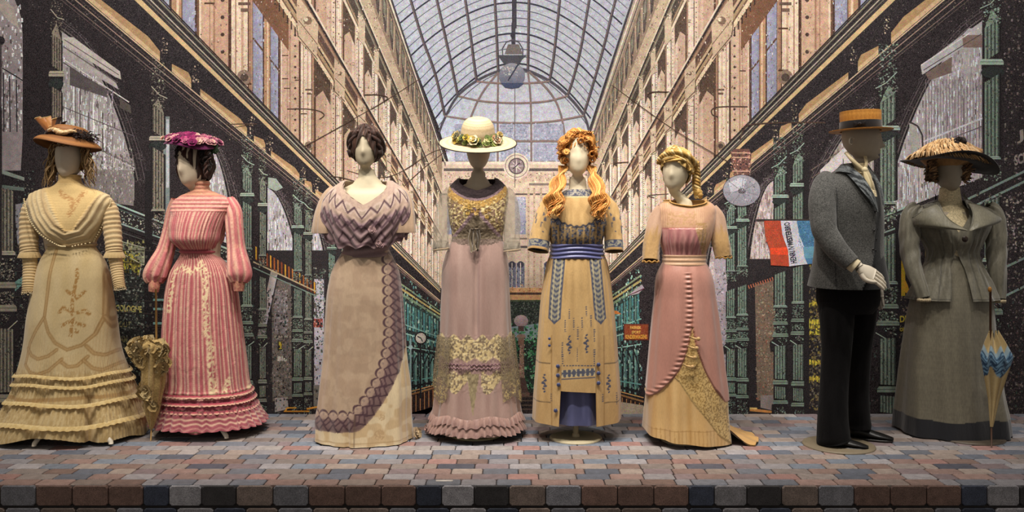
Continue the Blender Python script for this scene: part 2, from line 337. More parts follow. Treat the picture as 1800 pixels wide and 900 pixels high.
class Mural:
    STEP = 2.4e-5; CS = 5.0                           # each piece lies just above the pieces it covers
    def __init__(s): s.V = []; s.F = []; s.K = []; s.n = 0; s.l = 0; s.hold = False; s.g = np.zeros((240, 460), np.int32)
    def lay(s): pass
    def level(s, pts):
        q = s.CS; ys = [p[1] for p in pts]; r0 = int((min(ys) + 200) // q); r1 = int((max(ys) + 200) // q); sp = []
        for r in range(r0, r1 + 1):
            ya, yb = r * q - 200, (r + 1) * q - 200; xs = []
            for i in range(len(pts)):
                (x0, y0), (x1, y1) = pts[i], pts[(i + 1) % len(pts)]
                if max(y0, y1) < ya or min(y0, y1) > yb: continue
                if y0 == y1: xs += [x0, x1]; continue
                for yy in (ya, yb):
                    t = (yy - y0) / (y1 - y0); t = 0 if t < 0 else 1 if t > 1 else t; xs.append(x0 + (x1 - x0) * t)
            if xs and 0 <= r < 240: sp.append((r, max(0, int((min(xs) + 200) // q)), min(459, int((max(xs) + 200) // q)) + 1))
        m = 0
        for r, a, b in sp:
            if b > a: m = max(m, int(s.g[r, a:b].max()))
        for r, a, b in sp: s.g[r, a:b] = m + 1
        s.l = max(s.l, m + 1); return m + 1
    def P(s, pts, c, cs=None):
        y = WALL_Y - s.level(pts) * s.STEP
        a = 0
        for i in range(len(pts)):
            (x0, y0), (x1, y1) = pts[i], pts[(i + 1) % len(pts)]; a += x0 * y1 - x1 * y0
        pts = list(pts); cc = [C(c)] * len(pts) if cs is None else [C(q) for q in cs]
        if a > 0: pts = pts[::-1]; cc = cc[::-1]
        for (px, Y) in pts: s.V.append(((px - 900) * WALL_Y / FPX, y, EYE - (Y - HOR) * WALL_Y / FPX))
        s.F.append(tuple(range(s.n, s.n + len(pts)))); s.n += len(pts); s.K += cc
    def R(s, x0, y0, x1, y1, c, c2=None):
        s.P([(x0, y0), (x1, y0), (x1, y1), (x0, y1)], c, None if c2 is None else [c, c, c2, c2])
    def L(s, p, q, w, c, w2=None):
        w2 = w if w2 is None else w2; dx, dy = q[0] - p[0], q[1] - p[1]; l = math.hypot(dx, dy) or 1; nx, ny = -dy / l / 2, dx / l / 2
        s.P([(p[0] + nx * w, p[1] + ny * w), (q[0] + nx * w2, q[1] + ny * w2), (q[0] - nx * w2, q[1] - ny * w2), (p[0] - nx * w, p[1] - ny * w)], c)
    def PL(s, pts, w, c):
        for a, b in zip(pts[:-1], pts[1:]): s.L(a, b, w, c)
    def circ(s, x, y, r, c, n=20, ry=None, c2=None):
        ry = r if ry is None else ry
        s.P([(x + r * math.cos(t * 2 * math.pi / n), y + ry * math.sin(t * 2 * math.pi / n)) for t in range(n)], c,
            None if c2 is None else [mixc(c, c2, .5 + .5 * math.sin(t * 2 * math.pi / n)) for t in range(n)])
    def speck(s, x0, y0, x1, y1, n, cols, lo=1, hi=3, asp=1.0, ok=None, vert=0.0):
        hold = s.hold; n = int(n * 1.7); lo *= .62; hi *= .66
        for k in range(n):
            if k % max(1, n // 6) == 0: s.hold = False; s.lay(); s.hold = True
            x = mur_r.uniform(x0, x1); y = mur_r.uniform(y0, y1)
            if ok and not ok(x, y): continue
            a = mur_r.uniform(lo, hi); b = a * asp * mur_r.uniform(.6, 1.4)
            k4 = mur_r.uniform(-.4, .4) * a
            s.P([(x - a / 2, y - b / 2), (x + a / 2, y - b / 2 + k4), (x + a / 2 + k4, y + b / 2), (x - a / 2, y + b / 2)], mur_r.choice(cols))
        s.hold = hold
    def T(s, txt, p, ux, uy, c, bold=.02):
        cu = bpy.data.curves.new('t', 'FONT'); cu.body = txt; cu.size = 1; cu.offset = bold; cu.resolution_u = 3
        o = bpy.data.objects.new('t', cu); COL.objects.link(o)
        dg = bpy.context.evaluated_depsgraph_get(); me = o.evaluated_get(dg).to_mesh()
        vs = [tuple(v.co) for v in me.vertices]; fs = [tuple(q.vertices) for q in me.polygons]
        wd = max(v[0] for v in vs) or 1
        o.to_mesh_clear(); bpy.data.objects.remove(o)
        s.hold = False; s.lay(); s.hold = True
        for f in fs:
            s.P([(p[0] + ux[0] * vs[i][0] / wd + uy[0] * vs[i][1] / .72, p[1] + ux[1] * vs[i][0] / wd + uy[1] * vs[i][1] / .72) for i in f], c)
        s.hold = False
M = Mural(); VX, VY = 905.0, 640.0
DK, DK2, TEAL, TEALD, TEALL = '#2b2426', '#37302f', '#6f958a', '#3d5a54', '#9fc4b8'
CREAM, PEACH, PEACHD, PALE = '#cdb49a', '#b8927a', '#7b5a48', '#d2c2b0'
def sgn(side): return -1 if side == 0 else 1
def S(side, dx, m): return (VX + sgn(side) * dx, VY - m * dx)
def band(side, d0, d1, m0, m1, c, c2=None):
    M.P([S(side, d0, m0), S(side, d1, m0), S(side, d1, m1), S(side, d0, m1)], c, None if c2 is None else [c, c2, c2, c])
def mline(side, d0, d1, m, w, c, w2=None):
    M.L(S(side, d0, m), S(side, d1, m), w, c, w2)
def VB(side, d0, d1, m0, m1, c, c2=None):             # vertical sided piece between two slopes
    band(side, d0, d1, m0, m1, c, c2)

# base: dark
M.R(-160, -170, 1960, 729, DK)
# ---- glass vault
M.P([(628, -150), (1165, -150), (1110, 0), (1036, 225), (1020, 290), (790, 290), (772, 225), (684, 0)], '#a3a7b4')
M.P([(684, 0), (1110, 0), (1036, 225), (1020, 290), (790, 290), (772, 225)], '#b4b9c8', ['#aeb0b8', '#a0a2aa', '#b8bac0', '#bdc0c6', '#bfc4ce', '#b8c0d0'])
M.speck(690, 0, 1100, 285, 500, ['#a2a8b6', '#c0c3cc', '#c6c9d2', '#9da4b6'], 2, 5, ok=lambda x, y: 684 + y * .42 < x < 1108 - y * .36)
M.P([(786, 292), (800, 240), (812, 200), (850, 160), (905, 150), (960, 160), (1000, 200), (1022, 240), (1036, 292)], '#b9bbc4')
def arc(pts, w, c):                                   # smooth curve through px points
    pts = np.array(pts, float); n = 8; out = []
    for i in range(len(pts) - 1):
        p0 = pts[max(i - 1, 0)]; p1 = pts[i]; p2 = pts[i + 1]; p3 = pts[min(i + 2, len(pts) - 1)]
        for k in range(n):
            t = k / n; out.append(tuple(.5 * ((2 * p1) + (-p0 + p2) * t + (2 * p0 - 5 * p1 + 4 * p2 - p3) * t * t + (-p0 + 3 * p1 - 3 * p2 + p3) * t ** 3)))
    out.append(tuple(pts[-1])); M.PL(out, w, c)
lib = [[(722, 0), (742, 66), (765, 130), (782, 203)], [(768, 0), (784, 70), (795, 120), (805, 168)], [(818, 0), (827, 60), (832, 100), (838, 142)], [(870, 0), (873, 60), (876, 128)]]
rib = [[(1082, 0), (1062, 80), (1042, 150), (1026, 202)], [(1036, 0), (1022, 80), (1010, 130), (998, 168)], [(984, 0), (978, 60), (972, 110), (966, 142)], [(930, 0), (929, 60), (928, 124)]]
for k in range(20):                                   # transverse glazing bars
    f = k / 19; yl = -40 + 262 * f; xl = 684 + yl * .39; xr = 1108 - yl * .335; big = k % 4 == 2
    yt = -150 + 274 * f ** .9
    wd = 2.8 if big else 1.4; cc = '#32323e' if big else '#565865'
    L_ = [(xl, yl)] + [(xl + (905 - xl) * g, yl + (yt - yl) * math.sin(g * math.pi / 2) ** .9) for g in (.2, .4, .6, .8, 1)]
    R_ = [(xr, yl)] + [(xr + (905 - xr) * g, yl + (yt - yl) * math.sin(g * math.pi / 2) ** .9) for g in (.2, .4, .6, .8, 1)]
    arc(L_, wd, cc); arc(R_, wd, cc)
for q in lib + rib:
    a0 = (q[0][0] + (q[0][0] - q[1][0]) * 1.2, -80)
    arc([a0] + q, 5.0, '#463f46'); arc([(x - 1, y) for x, y in [a0] + q], 1.2, '#75655f')
arc([(772, 232), (784, 203), (805, 168), (838, 142), (876, 125), (905, 121), (928, 124), (966, 142), (998, 168), (1026, 202), (1036, 232)], 4.2, '#4c4850')
for q in ([(876, 127), (850, 160), (832, 195), (818, 240), (812, 285)], [(876, 127), (875, 180), (875, 283)], [(928, 126), (933, 180), (934, 283)], [(930, 126), (965, 160), (984, 195), (994, 245), (998, 285)],
          [(905, 121), (905, 283)]):
    arc(q, 3.4 if q[0][0] != 905 else 1.4, '#7d6c69'); 
for q in ([(838, 143), (876, 146), (928, 146), (966, 143)], [(806, 169), (850, 178), (905, 181), (960, 178), (998, 168)], [(782, 204), (840, 212), (905, 216), (970, 213), (1026, 203)], [(790, 248), (1020, 248)]):
    arc(q, 3, '#85716c')
for x0, x1 in ((905, 929), (938, 990), (800, 870), (880, 902)):
    for y0, y1 in ((218, 246), (252, 283)): M.R(x0, y0, x1, y1, '#9a9cae'); M.speck(x0, y0, x1, y1, 60, ['#a8acbc', '#84879a', '#b4b6c4'], 2, 5)
# hanging lamp in the vault
M.R(900, -150, 908, 50, '#38353d'); M.R(899, 40, 906, 90, '#3a3840'); M.circ(901, 62, 4, '#33303a')
M.PL([(884, 100), (883, 86), (890, 74), (901, 70), (912, 74), (919, 86), (919, 100)], 2, '#4a4850')
M.P([(893, 78), (912, 78), (919, 95), (887, 95)], '#6a625f'); M.P([(876, 97), (926, 97), (918, 104), (912, 115), (888, 115), (880, 104)], '#45454c')
M.circ(900, 133, 23, '#8c8a92', 28, 22, '#5a5e70'); M.speck(884, 116, 912, 134, 40, ['#a8a4a2', '#c0bcb8', '#6c6c78'], 1, 4); M.L((911, 113), (893, 142), 2.5, '#333644')
M.P([(880, 146), (922, 146), (912, 154), (900, 156), (888, 154)], '#3f4760'); M.L((905, 156), (905, 285), 1, '#6c6466')
# ---- end wall
M.R(772, 284, 1040, 518, '#c8b4a0'); M.R(780, 284, 1036, 289, '#d8cab8'); M.R(780, 296, 1036, 301, '#5b5250'); M.R(780, 303, 1036, 320, '#c4ae99')
M.speck(780, 303, 1036, 320, 160, ['#8a766a', '#ddd0c0', '#a08c7c', '#6a5a52'], 1, 4)
for x in (930, 790): M.R(x, 322, x + 90, 326, '#7a6c64'); M.R(x - 25, 340, x + 100, 343, '#5a4f4c')
for x0, x1 in ((905, 924), (786, 800), (966, 1030)): M.R(x0, 346, x1, 412, '#a5a5b4', '#8e92a6'); M.speck(x0, 346, x1, 412, 40, ['#c2c2ca', '#7b8098'], 1, 4)
M.R(895, 418, 1040, 421, '#77685f'); M.R(895, 432, 1040, 436, '#4b4444')
for x0 in (893, 908, 956): M.R(x0, 462, x0 + 14, 505, '#6c6f80'); M.circ(x0 + 7, 465, 6, '#3e3c48'); M.L((x0 + 7, 462), (x0 + 7, 505), 1.5, '#c8bcae'); M.speck(x0, 470, x0 + 14, 503, 24, ['#2f2e38', '#9a9aa8'], 1, 3)
for x in (929, 939, 951, 1022): 
    M.R(x - 2, 330, x + 2, 505, '#b9a28c')
    for y in range(332, 505, 8): M.circ(x, y, .9, '#6f5a4e', 5)
M.circ(908, 292, 23, '#d4c6b4', 26); M.circ(908, 292, 20.5, '#8c7e74', 26); M.circ(908, 292, 19, '#cfc1b0', 26); M.circ(908, 292, 14.5, '#54474a', 24); M.circ(908, 292, 12.5, '#8b7c7c', 24)
for k in range(8): a = k * math.pi / 4; M.L((908, 292), (908 + 12 * math.cos(a), 292 + 12 * math.sin(a)), 2.2, '#cfc4bc', .6)
M.L((901, 298), (914, 286), 1.6, '#2f2a30'); M.L((905, 255), (905, 330), 1.2, '#4c4448')
M.R(775, 506, 1045, 516, '#c49a6c'); M.speck(775, 500, 1045, 524, 300, ['#b06a48', '#e0b888', '#8a5c40', '#d8a878'], 1, 3); M.R(775, 514, 1045, 518, '#47342c'); M.R(775, 518, 1045, 527, '#bf9468'); M.R(775, 527, 1045, 532, '#46503c')
# garden under the arch
M.R(775, 530, 1045, 727, '#26302a'); M.speck(880, 532, 960, 570, 160, ['#46524a', '#2c3430', '#5a625a'], 1.5, 4)
M.P([(893, 575), (950, 568), (955, 595), (893, 600)], '#7f9296')
M.speck(888, 570, 956, 690, 420, ['#2f6b46', '#1e3a2a', '#4f9464', '#182420', '#356f4c', '#7ab088'], 2, 6)
M.R(880, 690, 960, 728, '#2c2422')
for y in (696, 703, 711, 718): M.R(880, y, 960, y + 2, '#5e4c40')
M.circ(916, 564, 12.5, '#b3a0a0', 20, 10.5, '#8c7a7c'); M.R(911, 573, 921, 582, '#4f3c38'); M.circ(916, 591, 8, '#8c7468', 14, 4); M.R(911, 594, 921, 606, '#7c5f50')
M.P([(914, 606), (920, 606), (922, 664), (912, 664)], '#8f7462'); M.speck(912, 606, 922, 664, 50, ['#c0a68e', '#5e463c'], 1, 3); M.P([(911, 664), (923, 664), (929, 690), (905, 690)], '#55413a'); M.R(903, 690, 931, 696, '#6d574a')

# ---- upper storeys
def rivets(side, d, m0, m1, step, r, col='#4a3730'):
    y0, y1 = VY - m0 * d, VY - m1 * d; x = VX + sgn(side) * d
    M.lay(); M.hold = True; y = max(y0, -60)
    while y < y1: M.circ(x, y, r, col, 6); y += step
    M.hold = False
EDGE = [1290, 900, 640, 462, 353, 302, 265, 240, 219, 199, 180, 166, 154, 143, 133]
def storey(side, mlo, mhi, near_c, far_c, first):
    for n in range(first, len(EDGE) - 1):
        d1, d0 = EDGE[n], EDGE[n + 1]                 # bay from d0 (far) to d1 (near)
        f = min(1, (n - 1) / 6); base = mixc(near_c, far_c, f); lt = mixc('#d8bea2', '#eee2d2', f); sh = mixc('#4c3022', '#5c4638', f)
        mid = mixc('#9a725a', '#b99c84', f); pk = mixc('#bd957a', '#dfcdba', f)
        U0, U1 = 1 / d0, 1 / d1
        X = lambda g: 1 / (U0 + (U1 - U0) * g)        # g=0 far edge (pilaster inner) .. 1 near
        VB(side, d0, d1, mlo, mhi, pk)
        VB(side, X(0), X(.26), mlo, mhi, lt); VB(side, X(.0), X(.05), mlo, mhi, mid); VB(side, X(.11), X(.14), mlo, mhi, base)
        VB(side, X(.26), X(.28), mlo, mhi, sh)
        VB(side, X(.28), X(.44), mlo, mhi, base); rivets(side, X(.36), mhi, mlo, max(2.8, (d1 - d0) * .17), max(.8, (d1 - d0) * .021))
        VB(side, X(.44), X(.46), mlo, mhi, mid); VB(side, X(.275), X(.295), mlo, mhi, sh); VB(side, X(.49), X(.50), mlo, mhi, mid); VB(side, X(.04), X(.055), mlo, mhi, sh); VB(side, X(.20), X(.215), mlo, mhi, mid)
        for q in range(5):
            g = mur_r.choice((.07, .2, .31, .5, .53)); mm = mlo + (mhi - mlo) * mur_r.random(); x_, y_ = S(side, X(g), mm); a_ = (d1 - d0) * .05; M.R(x_ - a_, y_, x_ + a_, y_ + max(1, a_ * .35), sh)
        if d1 - d0 > 70:
            VB(side, X(.58), X(.60), mlo, mhi, lt); VB(side, X(.60), X(.995), mlo, mhi, mixc(sh, '#8a6a54', .5))
            for g0, g1 in ((.62, .75), (.84, .985)):
                VB(side, X(g0), X(g1), mlo + .02, mhi - .16, '#a3a3b6', '#8c8c9e'); VB(side, X(g0), X(g0 + .02), mlo, mhi - .16, '#4a352e')
                ym = (mlo * .55 + mhi * .45); M.L(S(side, X(g0), ym), S(side, X(g1), ym), 3, '#5c4234')
                xs = sorted((S(side, X(g0), 0)[0], S(side, X(g1), 0)[0]))
                M.speck(xs[0], S(side, X(g0), mhi - .16)[1], xs[1], S(side, X(g0), mlo)[1], 20, ['#b8b8c8', '#7a7a90'], 1, 3, 3)
            VB(side, X(.76), X(.84), mlo, mhi - .1, '#b08a6a'); VB(side, X(.78), X(.80), mlo, mhi - .1, '#dcc0a0')
            band(side, X(.47), X(.995), mhi - .16, mhi, '#7a563f', '#6b4a38')
        else:
            VB(side, X(.60), X(.97), mlo, mhi, mixc(mid, pk, .45)); VB(side, X(.94), X(1.0), mlo, mhi, sh)
            # deep shadow triangle under the cornice
            M.P([S(side, X(.46), mhi), S(side, X(.99), mhi), S(side, X(.99), mhi - .22), S(side, X(.72), mhi - .12), S(side, X(.47), mhi - .14)], mixc('#58402f', '#55473e', f))
        # little wall bracket ornaments
        xx, yy = S(side, X(.1), mlo + (mhi - mlo) * .62); a = (d1 - d0) * .06
        M.R(xx - a, yy, xx + a, yy + a * .5, mixc('#5c463a', '#7c6a5e', f)); M.R(xx - a * .6, yy + a, xx + a * .7, yy + a * 1.6, '#6e574a')
        if mhi < 1.6:
            xx, yy = S(side, X(.1), mlo + .06); M.circ(xx, yy, a * 1.3, '#8a7462', 8); M.circ(xx, yy, a * .7, '#4e4038', 8)
for side in (0, 1):
    far = 772 if side == 0 else 1040
    nc = '#b98f74' if side == 0 else '#c09a7e'
    # sky-side fill of wall
    band(side, 128, 1290, .93, 2.62, '#c9b298')
    storey(side, 1.0, 1.545, nc, '#dccdb9', 0)
    storey(side, 1.72, 2.13, '#c8a68c', '#dccdb9', 2)
    for n in range(2, len(EDGE) - 1):                 # faint masonry flecks
        pass
    # cornice 1 (between storey 1 and 2)
    band(side, 128, 900, 1.53, 1.745, '#6e5443'); band(side, 128, 900, 1.53, 1.562, '#dbc3a2'); band(side, 128, 900, 1.575, 1.60, '#a48a68'); band(side, 128, 900, 1.60, 1.612, '#3c2e28')
    band(side, 128, 900, 1.615, 1.635, '#c2a683'); band(side, 128, 900, 1.66, 1.705, '#54403a', '#5f4438'); band(side, 128, 900, 1.70, 1.722, '#9a7a62'); band(side, 128, 900, 1.733, 1.752, '#2e2626'); band(side, 128, 900, 1.755, 1.772, '#d8c6b0')
    for n in range(2, len(EDGE) - 1):
        d0, d1 = EDGE[n + 1], EDGE[n]; U0, U1 = 1 / d0, 1 / d1; X = lambda g: 1 / (U0 + (U1 - U0) * g)
        a = (d1 - d0)
        M.P([S(side, X(-.06), 1.54), S(side, X(.30), 1.50), S(side, X(.30), 1.56), S(side, X(.34), 1.60), S(side, X(.32), 1.70), S(side, X(-.1), 1.73), S(side, X(-.08), 1.60)], mixc('#bfa283', '#cdbba5', n / 10))
        M.PL([S(side, X(-.08), 1.545), S(side, X(.31), 1.515), S(side, X(.34), 1.57)], 1.5, '#5a4638'); M.PL([S(side, X(-.08), 1.62), S(side, X(.30), 1.59)], 1.4, '#6d5646')
        xx, yy = S(side, X(.12), 1.66); M.circ(xx, yy, a * .07, '#7c6552', 8); M.circ(xx - a * .03, yy - a * .02, a * .035, '#e0ceb2', 6); M.speck(xx - a * .15, yy - a * .1, xx + a * .15, yy + a * .1, 14, ['#4d3d34', '#dcc8ac', '#8a705a'], .8, 2.6)
        # dentils
        for q in range(9):
            g = .36 + q * .065; M.hold = q > 0; M.L(S(side, X(g), 1.50), S(side, X(g), 1.535), max(1, a * .02), '#3d2e28')
        M.hold = False
    # cornice 2
    band(side, 128, 640, 2.12, 2.335, '#6b5a4a'); band(side, 128, 640, 2.12, 2.15, '#dcc9ae'); band(side, 128, 640, 2.165, 2.18, '#9a8468'); band(side, 128, 640, 2.19, 2.27, '#4a4038'); band(side, 128, 640, 2.27, 2.29, '#8b8470'); band(side, 128, 640, 2.31, 2.335, '#2f2b2a'); band(side, 128, 640, 2.34, 2.37, '#d4c4ac')
    for n in range(3, len(EDGE) - 1):
        d0, d1 = EDGE[n + 1], EDGE[n]; U0, U1 = 1 / d0, 1 / d1; X = lambda g: 1 / (U0 + (U1 - U0) * g); a = d1 - d0
        M.P([S(side, X(-.05), 2.12), S(side, X(.28), 2.08), S(side, X(.30), 2.26), S(side, X(-.07), 2.29)], '#c3ae94')
        xx, yy = S(side, X(.12), 2.27); M.speck(xx - a * .2, yy - a * .14, xx + a * .2, yy + a * .2, 18, ['#3f342e', '#e0d0b8', '#75604e'], .8, 2.8)
    # corbelled eaves
    band(side, 128, 640, 2.37, 2.92, '#8f7a66', '#77675a')
    band(side, 128, 640, 2.36, 2.52, '#b7a188')
    u = .0019; k = 0
    while u < .0074:
        d = 1 / u; a = 1 / u - 1 / (u + .00024)
        M.P([S(side, d, 2.84), S(side, d - a * .6, 2.82), S(side, d - a * .75, 2.58), S(side, d - a * .3, 2.56), S(side, d, 2.66)], '#4f4540')
        M.P([S(side, d - a * .1, 2.80), S(side, d - a * .5, 2.79), S(side, d - a * .55, 2.66), S(side, d - a * .15, 2.68)], '#7a7466')
        M.L(S(side, d - a * .65, 2.57), S(side, d - a * .75, 2.80), max(1, a * .08), '#c4ae94')
        xx, yy = S(side, d - a * .5, 2.47); M.speck(xx - a * .5, yy - a * .35, xx + a * .5, yy + a * .35, 14, ['#55443a', '#e2d0b6', '#7a6656', '#c8b498'], .8, max(2, a * .16))
        u += .00024; k += 1
    me_ = 2.87 if side == 0 else 3.08
    band(side, 122, 640, 2.86 if side == 0 else 2.88, 2.95 if side == 0 else 3.10, '#a0917f'); mline(side, 122, 640, 2.87 if side == 0 else 2.92, 1.6, '#4a4240'); mline(side, 122, 640, 2.91 if side == 0 else 3.0, 2, '#d2c6b2'); mline(side, 122, 640, 2.955 if side == 0 else 3.09, 3.2, '#3f3a3e')

# overall grain flecks on the facades
def infac(x, y):
    m = (VY - y) / (abs(x - VX) + 1e-3); return 1.04 < m < 2.85 and abs(x - VX) > 135
M.speck(340, 0, 1500, 520, 4200, ['#8f7460', '#a98c74', '#6a5244', '#4f3a2e', '#a08068', '#e4d6c4'], .8, 2.6, 1.8, ok=infac)

# ---- arcade below: dark ironwork
for side in (0, 1):
    band(side, 128, 1080, -.7, 1.03, DK)
    # far cast iron: teal shimmer
    for d in np.arange(134, 215, 9.5):
        k = 0
        VB(side, d, d + 4.6, .18, .62, TEALD); VB(side, d + 1, d + 2.2, .2, .6, TEAL); VB(side, d + 4.6, d + 8, .22, .58, '#4d8486' if k == 0 else TEALD)
        VB(side, d, d + 9, -.2, .12, '#4a6c6a'); VB(side, d, d + 3, -.25, .12, '#7ba398'); VB(side, d + 6, d + 9, -.3, .16, '#1e2426')
        M.L(S(side, d, .1), S(side, d + 6, .0), 2.4, '#1d2224')
    for m, c, wd in ((.62, '#7b8f72', 5), (.665, '#b9a86c', 4), (.705, '#8c9a78', 3), (.58, '#2c3a36', 5), (.36, '#8ab8ac', 2.2), (.31, '#243030', 6), (.28, '#a2cabc', 2), (.16, '#9cc8bc', 2), (.13, '#1d2426', 4), (-.16, '#6ea69c', 2.5), (-.22, '#1d2224', 5)):
        mline(side, 131, 222, m, wd * .6, c, wd)
    sx = VX + sgn(side) * 175
    M.speck(sx - 48, 455, sx + 48, 690, 420, ['#86b4a8', '#1d2224', '#3b5e5a', '#b8d4c4', '#2a3434', '#5d9490'], 1, 3.2, 2.2, ok=lambda x, y: (VY - y) / abs(x - VX) < .8)
    # orange-lit bollard feet
    for d in np.arange(136, 225, 7.5):
        M.P([S(side, d, -.30), S(side, d + 4.5, -.30), S(side, d + 4.5, -.55), S(side, d, -.52)], '#3a2620'); M.L(S(side, d, -.31), S(side, d, -.5), 1.6, '#c08a5a'); M.L(S(side, d - .5, -.56), S(side, d + 5, -.58), 3, '#251a18')
    mline(side, 131, 226, -.29, 3, '#a5794c'); mline(side, 131, 226, -.26, 1.6, '#e0b070')
    M.P([S(side, 118, -.75), S(side, 128, -.55), S(side, 230, -.60), S(side, 245, -.42), (VX + sgn(side) * 245, 729), (VX + sgn(side) * 118, 729)], '#b8a890' if side else '#a09384')
    M.speck(VX + (sgn(side) * 180) - 60, 705, VX + (sgn(side) * 180) + 60, 727, 90, ['#cdbfa6', '#9a8c78', '#c9bba6'], 1, 4, ok=lambda x, y: (VY - y) / abs(x - VX) < -.56)
M.R(885, 690, 900, 728, '#2a2422')
M.P([(1040, 720), (1085, 705), (1130, 712), (1140, 729), (1040, 729)], '#c6b69c')

M.speck(0, 0, 10, 10, 1, [DK], 1, 2)
def column(side, d0, d1, teal=1.0, low=True, up=True):
    """cast iron column seen between distances d0<d1 from the vanishing column"""
    w_ = d1 - d0; mid_ = (d0 + d1) / 2
    lt = mixc('#978675', '#7c9586', teal); md = mixc('#5f534a', '#52665d', teal); br = mixc('#b9aa94', '#9cb8aa', teal); k = '#241f22'
    def shaft(m0, m1, n=4):
        VB(side, d0, d1, m0, m1, md)
        for q in range(n):
            a = d0 + w_ * (q + .12) / n; VB(side, a, a + w_ * .38 / n, m0, m1, lt)
            VB(side, a + w_ * .66 / n, a + w_ * .82 / n, m0, m1, '#2c2a2a')
        y0, y1 = VY - m1 * mid_, VY - m0 * mid_; xx = VX + sgn(side) * mid_; M.speck(xx - w_ * .5, y0, xx + w_ * .5, y1, int((y1 - y0) * .9), [lt, k, md, '#77685c'], 1, 2.4, 1.6); VB(side, d0 - w_ * .14, d0, m0, m1, k); VB(side, d1, d1 + w_ * .14, m0, m1, '#191517')
    def cap(m, h, over, c):
        xa, xb = sorted((VX + sgn(side) * (d0 - w_ * over), VX + sgn(side) * (d1 + w_ * over))); yc = VY - m * mid_; hh = max(2.2, h * mid_); M.P([(xa, yc - hh * .6), (xa + w_ * .12, yc - hh), (xb - w_ * .12, yc - hh), (xb, yc - hh * .6), (xb, yc), (xa, yc)], c); M.R(xa + w_ * .1, yc, xb - w_ * .1, yc + hh * .8, k); M.L((xa, yc - hh * .5), (xb, yc - hh * .5), .8, k)
    def orn(m0, m1, n):
        y0, y1 = VY - m1 * mid_, VY - m0 * mid_; xx = VX + sgn(side) * mid_
        M.speck(xx - w_ * .6, y0, xx + w_ * .6, y1, int(n * 3.2), [br, k, md, lt, k, md, md, '#77706a', lt], max(1.2, w_ * .06), max(2.6, w_ * .2), .8)
    if up:
        shaft(.645, .715); M.P([S(side, d0, .714), S(side, d1, .714), S(side, mid_, .745)], lt)
        cap(.628, .012, .3, br); xa, xb = sorted((VX + sgn(side) * (d0 - w_ * .25), VX + sgn(side) * (d1 + w_ * .35))); M.circ((xa + xb) / 2, VY - .612 * mid_, (xb - xa) / 2, '#2c3230', 14, .013 * mid_)
        shaft(.43, .60); orn(.385, .43, 24); cap(.43, .006, .1, br); orn(.74, .86, 34)
        M.PL([S(side, d0 - w_ * .3, .765), S(side, d0 + w_ * .4, .758), S(side, d1 + w_ * .1, .765)], 1.6, br); orn(.715, .745, 14)
    if low:
        shaft(.215, .345); cap(.215, .008, .15, br); orn(.165, .21, 30)
        cap(.150, .012, .2, lt); orn(.118, .142, 20); cap(.104, .013, .25, lt); orn(.075, .10, 10); M.P([S(side, d0 - w_ * .5, .085), S(side, d0, .105), S(side, d1, .06), S(side, d1, .03), S(side, mid_, .06), S(side, d0 - w_ * .4, .05)], k); M.L(S(side, d0 - w_ * .3, .088), S(side, d1, .052), 1.6, br)
        shaft(-.055, .07); cap(-.075, .016, .2, lt); shaft(-.13, -.085, 5); cap(-.148, .013, .2, lt)
        VB(side, d0 - w_ * .3, d1 + w_ * .3, -.30, -.155, '#231d1f'); orn(-.24, -.16, 26)
def railing(side, d0, d1):
    band(side, d0, d1, .345, .402, '#2a2526'); mline(side, d0, d1, .402, 2.0, '#a9c0b2', 3.4); mline(side, d0, d1, .392, 1, '#55605a', 2)
    mline(side, d0, d1, .357, 1.8, '#93a89c', 3); mline(side, d0, d1, .335, 1.5, '#50504c', 2.5)
    n = int((d1 - d0) * 1.3); x0, x1 = sorted((VX + sgn(side) * d0, VX + sgn(side) * d1))
    M.speck(x0, VY - .4 * d1, x1, VY - .35 * d0, n * 3, ['#b4b4a6', '#7c8a80', '#1d191b', '#d4ccbc'], 1.2, 4, ok=lambda x, y: .36 < (VY - y) / abs(x - VX) < .39)
